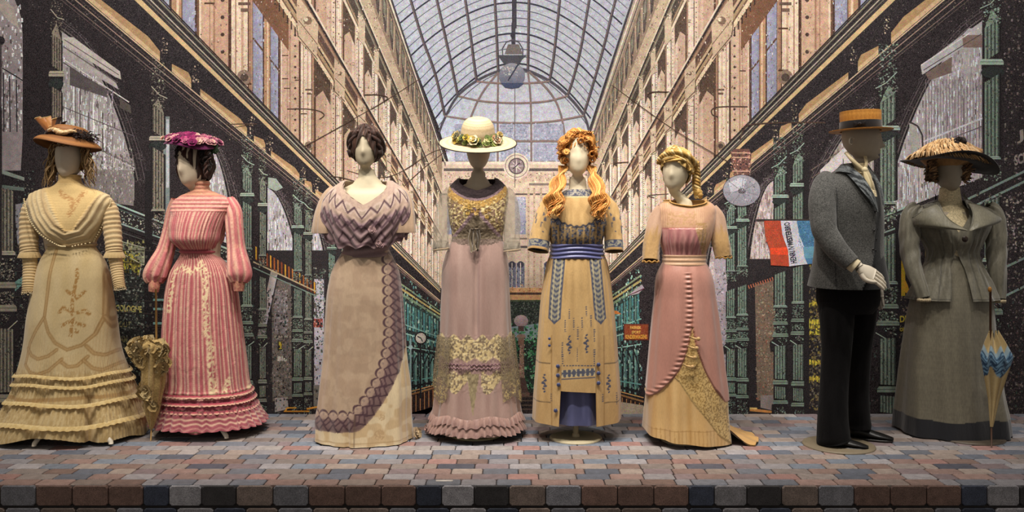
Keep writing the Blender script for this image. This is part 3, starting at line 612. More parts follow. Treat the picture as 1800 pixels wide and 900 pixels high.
def archwin(side, d0, d1, m_top, c, cs, n, mb=.41, shape=1.0, cornice=True):
    pts = []; K = 14
    for q in range(K + 1):                            # arch: springs low at far side, tops at near side
        g = q / K; d = d0 + (d1 - d0) * g; mm = mb + (m_top - mb) * (math.sin(min(1, g * 1.12 + .03) * math.pi / 2)) ** .55 * shape
        pts.append(S(side, d, mm))
    pts += [S(side, d1, mb), S(side, d0, mb)]
    for o, cc, wd in ((26, '#4a4244', 1.2), (20, '#5c5254', 1.5), (13, '#463e40', 1.5), (6, '#736a68', 1.8), (2, '#201b1d', 3)):
        q2 = [S(side, d0 - o + (d1 - d0 + o) * g / K, mb + (m_top + o * .0011 - mb) * (math.sin(min(1, g / K * 1.12 + .03) * math.pi / 2)) ** .55 * shape) for g in range(K + 1)]
        M.PL(q2, wd, cc); xs = [p_[0] for p_ in q2]
        for p_ in q2[::1]: M.speck(p_[0] - 5, p_[1] - 5, p_[0] + 5, p_[1] + 5, 5, ['#5c5254', '#7a7070', '#2b2426'], 1, 2.4)
    M.P(pts, c)
    # stripes
    for q in range(int((d1 - d0) / 2.2)):
        d = d0 + 2 + q * 2.2 + mur_r.uniform(-1, 1); g = (d - d0) / (d1 - d0); top = mb + (m_top - mb) * (math.sin(min(1, g * 1.12 + .03) * math.pi / 2)) ** .55 * shape - .04
        a = mur_r.uniform(.2, .9); VB(side, d, d + mur_r.uniform(.8, 2.6), mb + (top - mb) * mur_r.uniform(0, .3), mb + (top - mb) * a, mur_r.choice(cs))
    x0, x1 = sorted((VX + sgn(side) * d0, VX + sgn(side) * d1))
    def ok(x, y):
        d = abs(x - VX); g = (d - d0) / (d1 - d0); top = mb + (m_top - mb) * (math.sin(min(1, max(0, g) * 1.12 + .03) * math.pi / 2)) ** .55 * shape
        return mb < (VY - y) / d < top - .01
    M.speck(x0, VY - m_top * d1, x1, VY - mb * d0, int(n * 1.3), cs, 1.0, 3.2, 5, ok=ok)
for side in (0, 1):
    sgs = sgn(side)
    # cornice above the ironwork
    band(side, 131, 1080, .955, 1.03, '#363030'); band(side, 131, 1080, .958, .976, '#cdb083'); mline(side, 131, 1080, .988, 1.2, '#6b6256', 2.5)
    mline(side, 131, 1080, 1.0, 1.4, '#b7aa96', 2.6); mline(side, 131, 1080, 1.012, 1.4, '#241f20', 2.8); mline(side, 131, 1080, 1.022, 1.2, '#8e8672', 3.4); mline(side, 131, 1080, 1.035, 1.2, '#2c2624', 3)
    band(side, 131, 1080, .80, .955, '#2a2426')
    segs = [(623, 760), (568, 602), (470, 552), (438, 458), (378, 428), (356, 369), (330, 350), (290, 318), (262, 280)]
    segs = [(a * (1 if side == 0 else 1.06), b * (1 if side == 0 else 1.06)) for a, b in segs]
    for a, b in segs:
        M.P([S(side, a, .853), S(side, a, .882), S(side, a + (b - a) * .15, .894), S(side, b, .876), S(side, b, .853)], '#b08e66')
        M.P([S(side, a, .853), S(side, a, .866), S(side, b, .866), S(side, b, .853)], '#cfb088')
        x_, y_ = S(side, a - 8, .93); M.speck(x_ - 5, y_ - 4, x_ + 5, y_ + 26, 16, ['#c8b498', '#807060', '#2a2426'], 1.2, 4)
    mline(side, 131, 1080, .849, 1.4, '#cdb292', 2.6); mline(side, 131, 1080, .838, 1.2, '#4a3e3c', 2.4); mline(side, 131, 1080, .829, 1, '#a08878', 2.2); mline(side, 131, 1080, .812, .8, '#7d6a62', 2); mline(side, 131, 1080, .803, .6, '#5e504c', 1.6)
    def frz(x, y):
        m = (VY - y) / abs(x - VX + 1e-3); return .70 < m < .955
    M.speck(VX + sgs * 600 - 460, 0, VX + sgs * 600 + 300, 520, 2000, ['#6a5e5c', '#8b7e78', '#4a4244', '#a89a90'], .8, 1.8, ok=frz)
    def frz2(x, y):
        m = (VY - y) / abs(x - VX + 1e-3); return .785 < m < .85
    M.speck(VX + sgs * 600 - 460, 0, VX + sgs * 600 + 300, 520, 2400, ['#8b7b76', '#b09c90', '#4a4244', '#6e605c'], .8, 2.2, ok=frz2)
# left side windows and columns
lil = ['#d6d0cc', '#8f8682', '#ecebea', '#b3aaa6', '#5c5250', '#ccd4de', '#e4e0dc', '#f2f2f4']
M.P([(-160, -60), (20, -20), (38, 30), (41, 60), (41, 240), (36, 330), (-160, 330)], '#9c9090'); M.speck(-60, -10, 40, 230, 420, lil + ['#7a6c68'], 1.5, 5, 2)
M.P([(0, 0), (8, 0), (26, 14), (34, 50), (20, 40), (0, 18)], '#b5a79c'); M.PL([(5, 120), (58, 152)], 2, '#2f2a2e'); [M.L((x, 124 + x * .55), (x + 1, 232), 2.2, '#38343a') for x in (7, 18, 30)]
M.circ(2, 72, 8, '#2c272a', 12); M.R(0, 78, 4, 200, '#494042')
archwin(0, 668, 795, .735, '#a8a09e', lil, 520, mb=.43)
M.P([(112, 66), (130, 66), (212, 126), (214, 140), (204, 136), (112, 78)], '#c4bab2'); M.P([(112, 86), (122, 86), (205, 146), (210, 158), (112, 100)], '#b6aca8'); M.L((114, 70), (210, 132), 1.4, '#5b5250'); M.L((112, 82), (208, 146), 2, '#6c6260'); M.L((112, 104), (228, 180), 2, '#d8d0c8'); M.L((112, 110), (228, 186), 1.6, '#4a4446')
M.P([(124, 118), (190, 158), (190, 172), (124, 150)], '#5c5454'); M.P([(212, 172), (230, 186), (232, 200), (212, 190)], '#57504a')
for x in (190, 198, 158, 140): M.R(x, 160, x + 2, 340, '#8b8084')
M.speck(188, 165, 200, 300, 70, ['#e0d8da', '#766c70'], 1, 2.5, 2)
M.L((112, 188), (238, 240), 1.4, '#6a6064'); M.L((150, 250), (238, 292), 3, '#77706e'); M.L((150, 254), (238, 296), 1.6, '#cfc8c8')
M.P([(150, 296), (236, 300), (236, 362), (190, 356), (150, 330)], '#857c7a'); M.speck(150, 258, 236, 356, 260, ['#6a6060', '#a8a09c', '#8e8684', '#b8b2ae'], 1, 4, 2)
M.R(288, 205, 299, 470, '#7f8a88'); M.R(293, 210, 298, 330, '#b8bcc0')
archwin(0, 497, 540, .715, '#a9a2a6', lil, 160, mb=.42); archwin(0, 380, 434, .715, '#b2aeb4', lil, 160, mb=.36); archwin(0, 330, 356, .70, '#b0acb2', lil, 70, mb=.36)
M.P([(472, 312), (486, 314), (498, 330), (486, 336), (472, 330)], '#9da89c')
railing(0, 560, 720); railing(0, 312, 560)
# shop windows, lower left
M.P([(188, 430), (256, 450), (256, 700), (188, 735)], '#2d2e2c'); M.speck(188, 430, 258, 700, 640, ['#59605a', '#1f1e1e', '#7d8478', '#3c423e', '#4d544e', '#8f9488'], 1.5, 6)
M.P([(198, 420), (256, 436), (254, 466), (198, 436)], '#8f9078'); M.speck(200, 424, 254, 460, 60, ['#c8c29c', '#55543c', '#a8a468'], 1.5, 5, 1.8)
M.P([(210, 436), (250, 462), (246, 486), (210, 456)], '#8c8440'); M.speck(212, 442, 246, 478, 40, ['#c8b84a', '#504a24'], 1.5, 5, 2)
for a, b in (((198, 420), (256, 436)), ((256, 436), (254, 466)), ((254, 466), (198, 436)), ((250, 462), (246, 486))): M.L(a, b, 1.5, '#c4c0a4')
M.T('EAU DE COLOGNE', (170, 544), (80, 5), (0, -11), '#c9bd72', .03); M.T('DOOT', (203, 574), (28, 1), (0, -10), '#9a9468', .03); M.T('DAM', (205, 600), (20, 1), (0, -10), '#8a855e', .03)
M.P([(256, 300), (270, 300), (266, 727), (254, 727)], '#1d1a1c')
for y in (525, 541, 566): M.R(270, y, 300, y + 4, '#7faaa2')
M.R(0, 300, 60, 727, '#252023'); M.P([(26, 360), (46, 356), (48, 430), (32, 430)], '#8e8b90'); M.R(36, 366, 42, 420, '#4f5054'); M.P([(22, 500), (62, 468), (62, 480), (28, 512)], TEAL)
M.speck(24, 300, 62, 727, 300, ['#4a4c48', '#1c191b', '#7b7468', '#5c6e66'], 1, 4)
M.P([(-20, 290), (44, 312), (44, 318), (-20, 298)], '#8a958a'); M.P([(-20, 322), (44, 330), (44, 336), (-20, 330)], '#6c7870')
# region C..D: shop interiors
M.R(427, 440, 600, 727, '#2a2527'); M.P([(478, 490), (512, 497), (514, 700), (480, 705)], '#6d655f'); M.speck(480, 500, 513, 700, 330, ['#8d857c', '#4f4944', '#7b7268', '#a39a90', '#3d3833'], 1, 4)
M.P([(484, 508), (506, 514), (505, 586), (482, 586)], '#857d7d'); M.speck(484, 510, 506, 586, 90, ['#a8a0a4', '#5d5655', '#77706f'], 1.5, 6); M.R(483, 590, 512, 593, '#9a9488')
M.R(489, 598, 497, 615, '#332c22'); M.R(491, 600, 496, 613, '#c0ac3c'); M.R(489, 626, 494, 633, '#c4bcb0'); M.T('BI6', (488, 634), (17, 0), (0, -8), '#c9c2b6', .03)
M.P([(484, 699), (506, 698), (508, 718), (484, 724)], '#a49c98'); M.P([(477, 476), (489, 480), (466, 590), (453, 592)], '#a49ca6', ['#9a8f8c', '#b8b2b4', '#bab4c0', '#8a7c74']); M.L((490, 480), (466, 592), 2, '#1f1b1e'); M.circ(483, 479, 6, '#8f867e', 10)
M.R(553, 490, 570, 680, '#b9b4bc'); M.speck(552, 470, 572, 560, 150, ['#54635a', '#2a2828', '#8c9086', '#4e4a44'], 1.5, 4); M.R(552, 560, 568, 575, '#8d4038'); M.speck(552, 560, 568, 575, 26, ['#c07060', '#5c2822', '#d8a898'], 1, 3)
M.speck(553, 590, 572, 606, 40, ['#25282a', '#cfcad0'], 1, 3); M.R(552, 676, 580, 720, '#77736c')
def low(x, y):
    return (VY - y) / (abs(x - VX) + 1e-3) < .33 and abs(x - VX) > 240
M.speck(-20, 400, 690, 727, 2600, ['#4a4340', '#1a1618', '#5e5852', '#3a3a38', '#5c5850', '#241f21', '#3c4a46', '#332c2c', '#2b2426'], 1.2, 5, 1.5, ok=low)
for y0 in range(430, 727, 22): M.L((0, y0 + 2), (300, y0 + 12), 1, '#45403c')
# sign letters (brown and gold) leaning along the fascia
for k in range(17):
    x = 449 + k * 6.4; y = 432 + k * 3.9; h = 28 - k * .25
    M.P([(x, y), (x + 4.4, y + 3), (x + 4.8, y + h), (x + .6, y + h - 3)], '#5c3020'); M.P([(x + 1, y + 1), (x + 3, y + 2), (x + 3, y + h - 3), (x + 1.2, y + h - 5)], ['#e0ac3c', '#a8602c', '#c08040', '#8c4a2a'][k % 4])
M.L((446, 460), (556, 512), 2.4, '#b8a886'); M.L((446, 470), (556, 520), 2, '#7c8c80')
for d0, d1, tl, lo in ((796, 813, .1, 0), (616, 636, .2, 0), (462, 478, .75, 1), (437, 448, .55, 1), (374, 388, .75, 1), (357, 368, .6, 1), (316, 327, .9, 1), (296, 304, .95, 1)):
    column(0, d0, d1, tl, low=bool(lo))
column(0, 880, 905, .25, up=False); column(0, 266 + 20, 292 - 10 + 6, .95); VB(0, 900, 1000, .2, .5, '#2d2829')
M.PL([(500, 722), (545, 722)], 2.5, '#c98a34'); M.PL([(503, 722), (505, 716), (522, 716)], 2.5, '#e0a040'); M.PL([(540, 718), (560, 714), (564, 722)], 3, '#d8963c')
# right side windows, columns
archwin(1, 660, 820, .735, '#b0a9aa', ['#e0e2e8', '#85797a', '#bcb0b0', '#d0dde4', '#6a5f60', '#9a9090', '#c9b4b0', '#eef0f4'], 700, mb=.40)
M.P([(1617, 116), (1690, 62), (1702, 50), (1722, 52), (1726, 62), (1640, 118), (1620, 132)], '#b9b4b4'); M.P([(1690, 62), (1726, 62), (1726, 84), (1692, 84)], '#857068'); M.P([(1625, 130), (1672, 100), (1672, 128), (1632, 142)], '#77665e')
M.L((1618, 115), (1704, 58), 2, '#dcd6d0'); M.L((1622, 124), (1724, 60), 1.5, '#544a4a')
for k in range(20): x = 1626 + k * 5.2; M.L((x, 140), (x, 300), 1.2, '#7c7076')
M.L((1620, 250), (1726, 208), 3, '#cfccd2'); M.L((1622, 262), (1726, 222), 2, '#6f6468')
M.PL([(1597, 214), (1612, 222), (1620, 238), (1621, 262), (1618, 285)], 3, '#3e3838')
M.P([(1597, 216), (1608, 224), (1615, 240), (1615, 260), (1600, 270)], '#a7a59e')
archwin(1, 507, 630, .715, '#9f948e', ['#c0b4ac', '#6f645e', '#d8d0cc', '#8a7e76'], 380, mb=.40)
for k in range(9): M.L((1424 + k * 2, 300 + k * 13), (1475, 290 + k * 13 - 24), 2, '#6c6058')
M.P([(1440, 300), (1480, 262), (1520, 240), (1520, 300), (1450, 330)], '#d2cac8'); 
archwin(1, 412, 454, .71, '#c4b4b2', ['#e0d2ce', '#a08c88', '#d2c4c4', '#8c7672'], 160, mb=.37); archwin(1, 338, 368, .71, '#c4b6b8', ['#e0d2ce', '#a08c88'], 60, mb=.36)
railing(1, 500, 700); railing(1, 338, 500)
# far right: dark masonry
M.P([(1762, -160), (1960, -160), (1960, 727), (1762, 727)], '#2d2729'); M.speck(1764, 0, 1900, 727, 1300, ['#4d4443', '#1f1b1d', '#6c6260', '#5a4c48', '#837874'], 1.5, 6)
for y0 in (318, 336, 470, 520): M.L((1700, y0 + 32), (1810, y0 - 22), 4, '#7f9088'); M.L((1700, y0 + 37), (1810, y0 - 17), 3, '#2a2526')
M.speck(1700, 340, 1800, 440, 240, ['#2a2526', '#7c7470', '#a89e94', '#4c4544'], 2, 6); M.T('SCH', (1782, 291), (24, -8), (-1, -17), '#9a8f88', .03); M.T('J', (1790, 246), (8, -3), (-1, -16), '#9a8f88', .03)
M.speck(1140, 400, 1820, 727, 2600, ['#4a4340', '#1a1618', '#5e5852', '#3a3a38', '#5c4c48', '#241f21', '#3c4a46', '#332c2c', '#2b2426'], 1.2, 5, 1.5, ok=low)
# lower right shops
M.R(1255, 455, 1450, 727, '#292426'); M.P([(1255, 450), (1277, 440), (1277, 700), (1255, 700)], '#a79ca4'); M.speck(1257, 470, 1278, 700, 120, ['#c4b8c0', '#7a7078', '#5c5454'], 1.5, 5)
M.P([(1326, 500), (1362, 492), (1362, 700), (1330, 704)], '#776657'); M.speck(1328, 500, 1362, 700, 420, ['#9a8876', '#55493f', '#85745f', '#a89a80', '#6d5c50', '#8f5a4c'], 1, 4)
M.P([(1336, 694), (1358, 694), (1362, 722), (1336, 716)], '#8f8480'); M.P([(1296, 714), (1360, 722), (1360, 726), (1296, 720)], '#c88a4c'); M.P([(1300, 715), (1330, 716), (1330, 719), (1300, 719)], '#e8c878')
for k in range(13): M.L((1306 + k * 4.2, 504 - k * 1.4), (1308 + k * 4.2, 510 - k * 1.4), 1.8, '#b86a50')
M.R(1411, 455, 1450, 727, '#262122'); M.speck(1420, 455, 1450, 720, 420, ['#4c4640', '#1f1b1c', '#6d665a', '#7a6b4c', '#8c7c40'], 1.5, 6)
for y0 in (532, 562, 572, 583, 635, 662): M.P([(1421, y0), (1450, y0 - 2), (1450, y0 + 4), (1421, y0 + 6)], '#a8953c'); M.speck(1421, y0 - 2, 1450, y0 + 7, 16, ['#d8c84c', '#4c4424'], 1.5, 5, 2)
M.R(1572, 380, 1600, 727, '#231e22'); M.R(1583, 425, 1590, 520, '#b89a2c'); M.P([(1584, 480), (1594, 500), (1600, 520), (1584, 510)], '#cfa032'); M.speck(1580, 520, 1606, 720, 160, ['#4f4840', '#2a2524', '#6d6256'], 1.5, 5)
M.T('DELICA', (1580, 566), (42, -3), (0, -11), '#b5a33c', .03); M.T('op kap', (1580, 582), (30, -3), (0, -9), '#a8963c', .03)
M.R(1625, 420, 1720, 480, '#8f7a3c'); M.speck(1628, 425, 1720, 480, 120, ['#c8a838', '#d8c8b0', '#5a3c30', '#9a8aa0'], 2, 7)
for d0, d1, tl, lo in ((824, 850, .8, 1), (641, 668, .75, 1), (488, 506, .8, 1), (456, 475, .85, 1), (391, 407, .9, 1), (372, 386, .9, 1)):
    column(1, d0, d1, tl, low=bool(lo))
column(1, 318, 330, .95); column(1, 300, 308, .95); VB(1, 507, 516, -.3, .7, '#231f21')
# big round lamp, right
M.P([(1284, 268), (1290, 262), (1316, 262), (1320, 272), (1316, 308), (1290, 310)], '#6a4a42'); M.speck(1284, 266, 1320, 308, 110, ['#a87e6c', '#33252a', '#8c5c4e', '#d8b09c'], 1.2, 4)
for y0 in (268, 276, 300): M.R(1286, y0, 1318, y0 + 2, '#caa088')
M.circ(1303, 335, 33.5, '#4c474c', 32, 28); M.circ(1303, 335, 32.5, '#a3a0a8', 32, 27, '#8f8c96'); M.P([(1280, 322), (1300, 312), (1312, 316), (1306, 330), (1284, 340)], '#c4c4cc'); M.circ(1303, 336, 7, '#4c464a', 8, 5)
for a in range(7): M.L((1303, 336), (1303 + 30 * math.cos(a * .9 + .3), 336 + 24 * math.sin(a * .9 + .3)), .9, '#77727a')
M.speck(1276, 316, 1330, 358, 60, ['#b8b6be', '#8a8790', '#6c686f'], 1, 3.5)
# flag on its pole
M.L((1328, 386.5), (1460, 386.5), 2.6, '#3a3230'); 
M.P([(1342, 388), (1371, 388), (1374, 412), (1386, 440), (1386, 468), (1354, 466), (1352, 440), (1344, 414)], '#b44a30'); M.P([(1353, 436), (1384, 434), (1384, 448), (1354, 447)], '#e8502c'); M.speck(1345, 390, 1372, 432, 120, ['#8c4030', '#cf5c3c', '#a85038'], 1, 2.5)
M.P([(1371, 388), (1399, 388), (1404, 414), (1414, 438), (1412, 450), (1418, 464), (1386, 468), (1384, 440), (1374, 412)], '#cbc8d2')
M.P([(1399, 388), (1445, 388), (1452, 440), (1452, 462), (1418, 464), (1412, 450), (1414, 438), (1404, 414)], '#4c7a9e'); M.speck(1402, 390, 1445, 436, 200, ['#3c6488', '#6a9ab8', '#2f5878'], 1, 2.5); M.P([(1410, 434), (1452, 432), (1452, 452), (1413, 454)], '#6a9cb4')
M.P([(1428, 388), (1436, 388), (1440, 430), (1434, 420)], '#d8c0c0')
M.T('HENRI IV', (1399, 462), (-5, -31), (-10, 2), '#2a2a38', .03); M.T('WESTERBRO', (1393, 431), (-7, -41), (-9.5, 2), '#2a2a38', .03)
# sign of the pram maker, awnings
M.R(1096, 569, 1140, 598, '#5c2a1c'); M.R(1097.5, 570.5, 1138.5, 596.5, '#8a4224'); M.T('FABRIEK', (1107, 578), (20, 0), (0, -5), '#e8b45c', .03); M.T('SPORT', (1110, 586), (16, 0), (0, -5), '#e8b45c', .03); M.T('KINDERWAGENS', (1099, 595), (38, 0), (0, -7), '#e8a848', .03)
M.P([(1066, 552), (1072, 545), (1084, 546), (1092, 552)], '#c87838'); M.P([(1103, 520), (1112, 512), (1128, 500), (1132, 506), (1122, 516)], '#b0a4ac'); M.L((1103, 520), (1132, 507), 1.6, '#5c2a34')
# clock on its post, left of centre
M.R(738, 598, 741, 700, '#232326'); M.circ(740, 594, 11.5, '#1f1d20', 22); M.circ(740, 594, 9, '#cfc8bc', 20); M.L((740, 594), (734, 591), 2, '#1f1d20'); M.L((740, 594), (743, 600), 1.6, '#1f1d20')
for a in range(12): M.circ(740 + 7.4 * math.cos(a * math.pi / 6), 594 + 7.4 * math.sin(a * math.pi / 6), .6, '#3a3638', 5)
M.L((722, 595), (722, 690), 3, '#8ca8a8'); M.circ(722, 610, 4, '#a8c4c0', 8)
# wires and iron hoops
for q, wd in (([(535, 258), (600, 222), (680, 176), (740, 138)], 1.4), ([(610, 300), (660, 312), (700, 305), (760, 268), (790, 262)], 1.6), ([(700, 338), (740, 300), (786, 264)], 1.4), ([(1075, 150), (1130, 190), (1190, 232), (1280, 285)], 1.4),
              ([(505, 192), (540, 192), (562, 196), (570, 203), (562, 210)], 2.2), ([(640, 167), (668, 167), (682, 172), (676, 178)], 1.8), ([(398, 219), (430, 218), (452, 218)], 1.6), ([(400, 228), (425, 222), (452, 218)], 1.2),
              ([(1314, 188), (1270, 188), (1252, 192), (1252, 202), (1262, 206)], 2.4), ([(1450, 216), (1370, 216), (1318, 220), (1306, 230), (1300, 245)], 2.4), ([(1176, 162), (1148, 162), (1138, 167), (1142, 172)], 1.8),
              ([(1105, 285), (1080, 287), (1084, 291)], 1.8), ([(1175, 341), (1140, 344), (1150, 348)], 1.8), ([(575, 310), (600, 312), (640, 322), (672, 318)], 1.4)):
    arc(q, wd, '#4c3a30')

mural = mesh('printed_wall', M.V, M.F, print_mat(), None, (0, 0, 0), np.array(M.K), smooth=False)
tag(mural, 'wall-sized print of a glass-roofed shopping arcade behind the costumed mannequins', 'mural')
print('MURAL layers', M.l, 'polys', len(M.F))
# ------------------------------------------------------------------ figure library
def catmull(xs, ys, x):
    """piecewise cubic (monotone-ish) interpolation of rows ys at xs"""
    xs = np.asarray(xs, float); ys = np.asarray(ys, float); x = np.clip(np.asarray(x, float), xs[0], xs[-1])
    m = np.gradient(ys, xs, axis=0)
    i = np.clip(np.searchsorted(xs, x, side='right') - 1, 0, len(xs) - 2)
    h = (xs[i + 1] - xs[i])[:, None]; t = ((x - xs[i]) / (xs[i + 1] - xs[i]))[:, None]
    return (2 * t ** 3 - 3 * t ** 2 + 1) * ys[i] + (t ** 3 - 2 * t ** 2 + t) * h * m[i] + (-2 * t ** 3 + 3 * t ** 2) * ys[i + 1] + (t ** 3 - t ** 2) * h * m[i + 1]

class Fig:
    def __init__(s, name, label, cx, d, group=None, cat='mannequin'):
        s.d = d; s.o = np.array([(cx - 900) * d / FPX, d, 0.0])
        s.root = bpy.data.objects.new(name, None); COL.objects.link(s.root); s.root.location = s.o; s.root.empty_display_size = .1
        tag(s.root, label, cat, group)
    def W(s, px, Y, dy=0.0): return pw(px, Y, s.d + dy)
    def mk(s, mb, name, mat, parent=None, smooth=True): return mb.build(name, mat, parent or s.root, s.o, smooth)

class Loft:
    """closed body of revolution-like rings. rows: (Y, xl, xr, bf, bb) px at the figure's own distance; bf/bb depth in m to front/back"""
    def __init__(s, fig, rows, sup=2.2, df=None, fy=0.55, cy=0.0):
        s.fig = fig; r = np.array(rows, float); s.r = r; d = fig.d; s.sup = sup
        s.fy = fy
        Y = r[:, 0]; dz = d - fy * r[:, 3]
        s.z = EYE - (Y - HOR) * dz / FPX
        s.xl = (r[:, 1] - 900) * d / FPX; s.xr = (r[:, 2] - 900) * d / FPX; s.bf = r[:, 3]; s.bb = r[:, 4]; s.Yr = Y
        s.df = df or (d - .8 * float(np.median(r[:, 3]))); s.cy = cy
        s.tab = np.stack([s.z, s.xl, s.xr, s.bf, s.bb], 1)
    def at(s, Y):
        Y = np.atleast_1d(np.asarray(Y, float)); return catmull(s.Yr, s.tab, Y)
    def pos(s, th, Y, off=0.0):
        """th: 0=+x, -pi/2=front. arrays broadcast"""
        th, Y = np.broadcast_arrays(np.asarray(th, float), np.asarray(Y, float)); sh = th.shape
        q = s.at(Y.ravel()); q = q.reshape(sh + (5,)); a = (q[..., 2] - q[..., 1]) / 2; cx = (q[..., 2] + q[..., 1]) / 2
        c, n = np.cos(th), np.sin(th); e = 2 / s.sup
        cc = np.sign(c) * np.abs(c) ** e; nn = np.sign(n) * np.abs(n) ** e
        b = np.where(n < 0, q[..., 3], q[..., 4])
        off = np.asarray(off, float)
        return np.stack([cx + (a + off) * cc, s.fig.d + s.cy + (b + off) * nn, q[..., 0]], -1)
    def front(s, px, Y, off=0.004):
        """point of the front surface seen at pixel px,Y (planar mapping)"""
        px = np.asarray(px, float); Y = np.asarray(Y, float)
        z = EYE - (Y - HOR) * s.df / FPX
        zz = s.tab[:, 0]; Yq = np.interp(-z, -zz, s.Yr)
        q = s.at(Yq); a = (q[:, 2] - q[:, 1]) / 2; cx = (q[:, 2] + q[:, 1]) / 2
        x = (px - 900) * s.df / FPX; u = np.clip((x - cx) / a, -.995, .995)
        nn = (1 - np.abs(u) ** s.sup) ** (1 / s.sup)
        P = np.stack([cx + (a + off) * u, s.fig.d + s.cy - (q[:, 3] + off) * nn - off, z], -1)
        return P
    def mesh(s, name, mat, nseg=220, nrow=150, disp=None, col='#cccccc', parent=None, cap=False, hem=None, Y0=None, Y1=None, th0=None, th1=None, top=None):
        wrap = th0 is None
        if nseg > 180: nseg = int(nseg * .78); nrow = int(nrow * .78)
        th = np.linspace(0, 2 * np.pi, nseg, endpoint=False) - np.pi / 2 if wrap else np.linspace(th0, th1, nseg)
        Y = np.linspace(s.Yr[0] if Y0 is None else Y0, s.Yr[-1] if Y1 is None else Y1, nrow)
        T, YY = np.meshgrid(th, Y); t = (YY - Y[0]) / (Y[-1] - Y[0])
        if top is not None: YY = top(T) + (Y[-1] - top(T)) * t
        if hem is not None: YY = YY + hem(T) * sst(.55, 1, t)
        YYc = YY
        off = 0 if disp is None else disp(T, YY, t)
        P = s.pos(T, np.clip(YYc, s.Yr[0], s.Yr[-1]), off)
        over = np.maximum(YYc - s.Yr[-1], 0); P[..., 2] -= over * s.fig.d / FPX; P[..., 2] = np.maximum(P[..., 2], .006)
        px = 900 + P[..., 0] * FPX / s.df; py = HOR + (EYE - P[..., 2]) * FPX / s.df
        K = col(px, py, T, t) if callable(col) else np.broadcast_to(C(col), P.shape)
        V = P.reshape(-1, 3); K = K.reshape(-1, 3); F = gridF(nrow, nseg, wrap)[:, ::-1]
        if cap:
            n = len(V); V = np.concatenate([V, P[:1].mean(1)]); K = np.concatenate([K, K[:1]])
            FF = [tuple(f) for f in F] + [(n, j, (j + 1) % nseg) for j in range(nseg)]
            return mesh(name, V, FF, mat, parent or s.fig.root, s.fig.o, K)
        return mesh(name, V, F, mat, parent or s.fig.root, s.fig.o, K)

def path(pts, n=10, closed=False):
    pts = np.asarray(pts, float); x = np.arange(len(pts)); return catmull(x, pts, np.linspace(0, len(pts) - 1, (len(pts) - 1) * n + 1))

def sleeve(fig, name, pts, mat, col, nseg=64, nrow=90, disp=None, parent=None, sq=0.85, close=True):
    """pts rows: (px, Y, dy, r_px); tube along them, radius in px at the figure's distance"""
    p = path(pts, 12); p = catmull(np.arange(len(p)), p, np.linspace(0, len(p) - 1, nrow))
    P = np.stack([fig.W(a, b, c) for a, b, c, _ in p]); r = p[:, 3] * fig.d / FPX
    T = np.gradient(P, axis=0); T /= np.linalg.norm(T, axis=1)[:, None]
    A = np.cross(T, [0, -1, 0]); A /= np.linalg.norm(A, axis=1)[:, None]; B = np.cross(A, T)
    th = np.linspace(0, 2 * np.pi, nseg, endpoint=False); t = np.linspace(0, 1, nrow)
    TH, TT = np.meshgrid(th, t)
    R = r[:, None] * np.ones_like(TH)
    if disp is not None: R = R + disp(TH, TT)
    V = P[:, None] + R[..., None] * (np.cos(TH)[..., None] * A[:, None] + sq * np.sin(TH)[..., None] * B[:, None])
    px = 900 + V[..., 0] * FPX / (fig.d - .05); py = HOR + (EYE - V[..., 2]) * FPX / (fig.d - .05)
    K = col(px, py, TH, TT) if callable(col) else np.broadcast_to(C(col), V.shape)
    V = V.reshape(-1, 3); K = np.array(K).reshape(-1, 3); F = gridF(nrow, nseg)
    n = len(V); FF = F
    if close:                                         # inner lining so the open end reads as an empty sleeve
        V2 = P[:, None] + (R * .93)[..., None] * (np.cos(TH)[..., None] * A[:, None] + sq * np.sin(TH)[..., None] * B[:, None])
        k0 = nrow - 14; V2 = V2[k0:].reshape(-1, 3); m = nrow - k0
        F2 = gridF(m, nseg)[:, ::-1] + n
        j = np.arange(nseg); j2 = (j + 1) % nseg
        rim = np.stack([(nrow - 1) * nseg + j, n + (m - 1) * nseg + j, n + (m - 1) * nseg + j2, (nrow - 1) * nseg + j2], -1)
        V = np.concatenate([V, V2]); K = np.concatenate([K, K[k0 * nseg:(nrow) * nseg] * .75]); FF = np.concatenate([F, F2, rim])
    return mesh(name, V, FF, mat, parent or fig.root, fig.o, K)

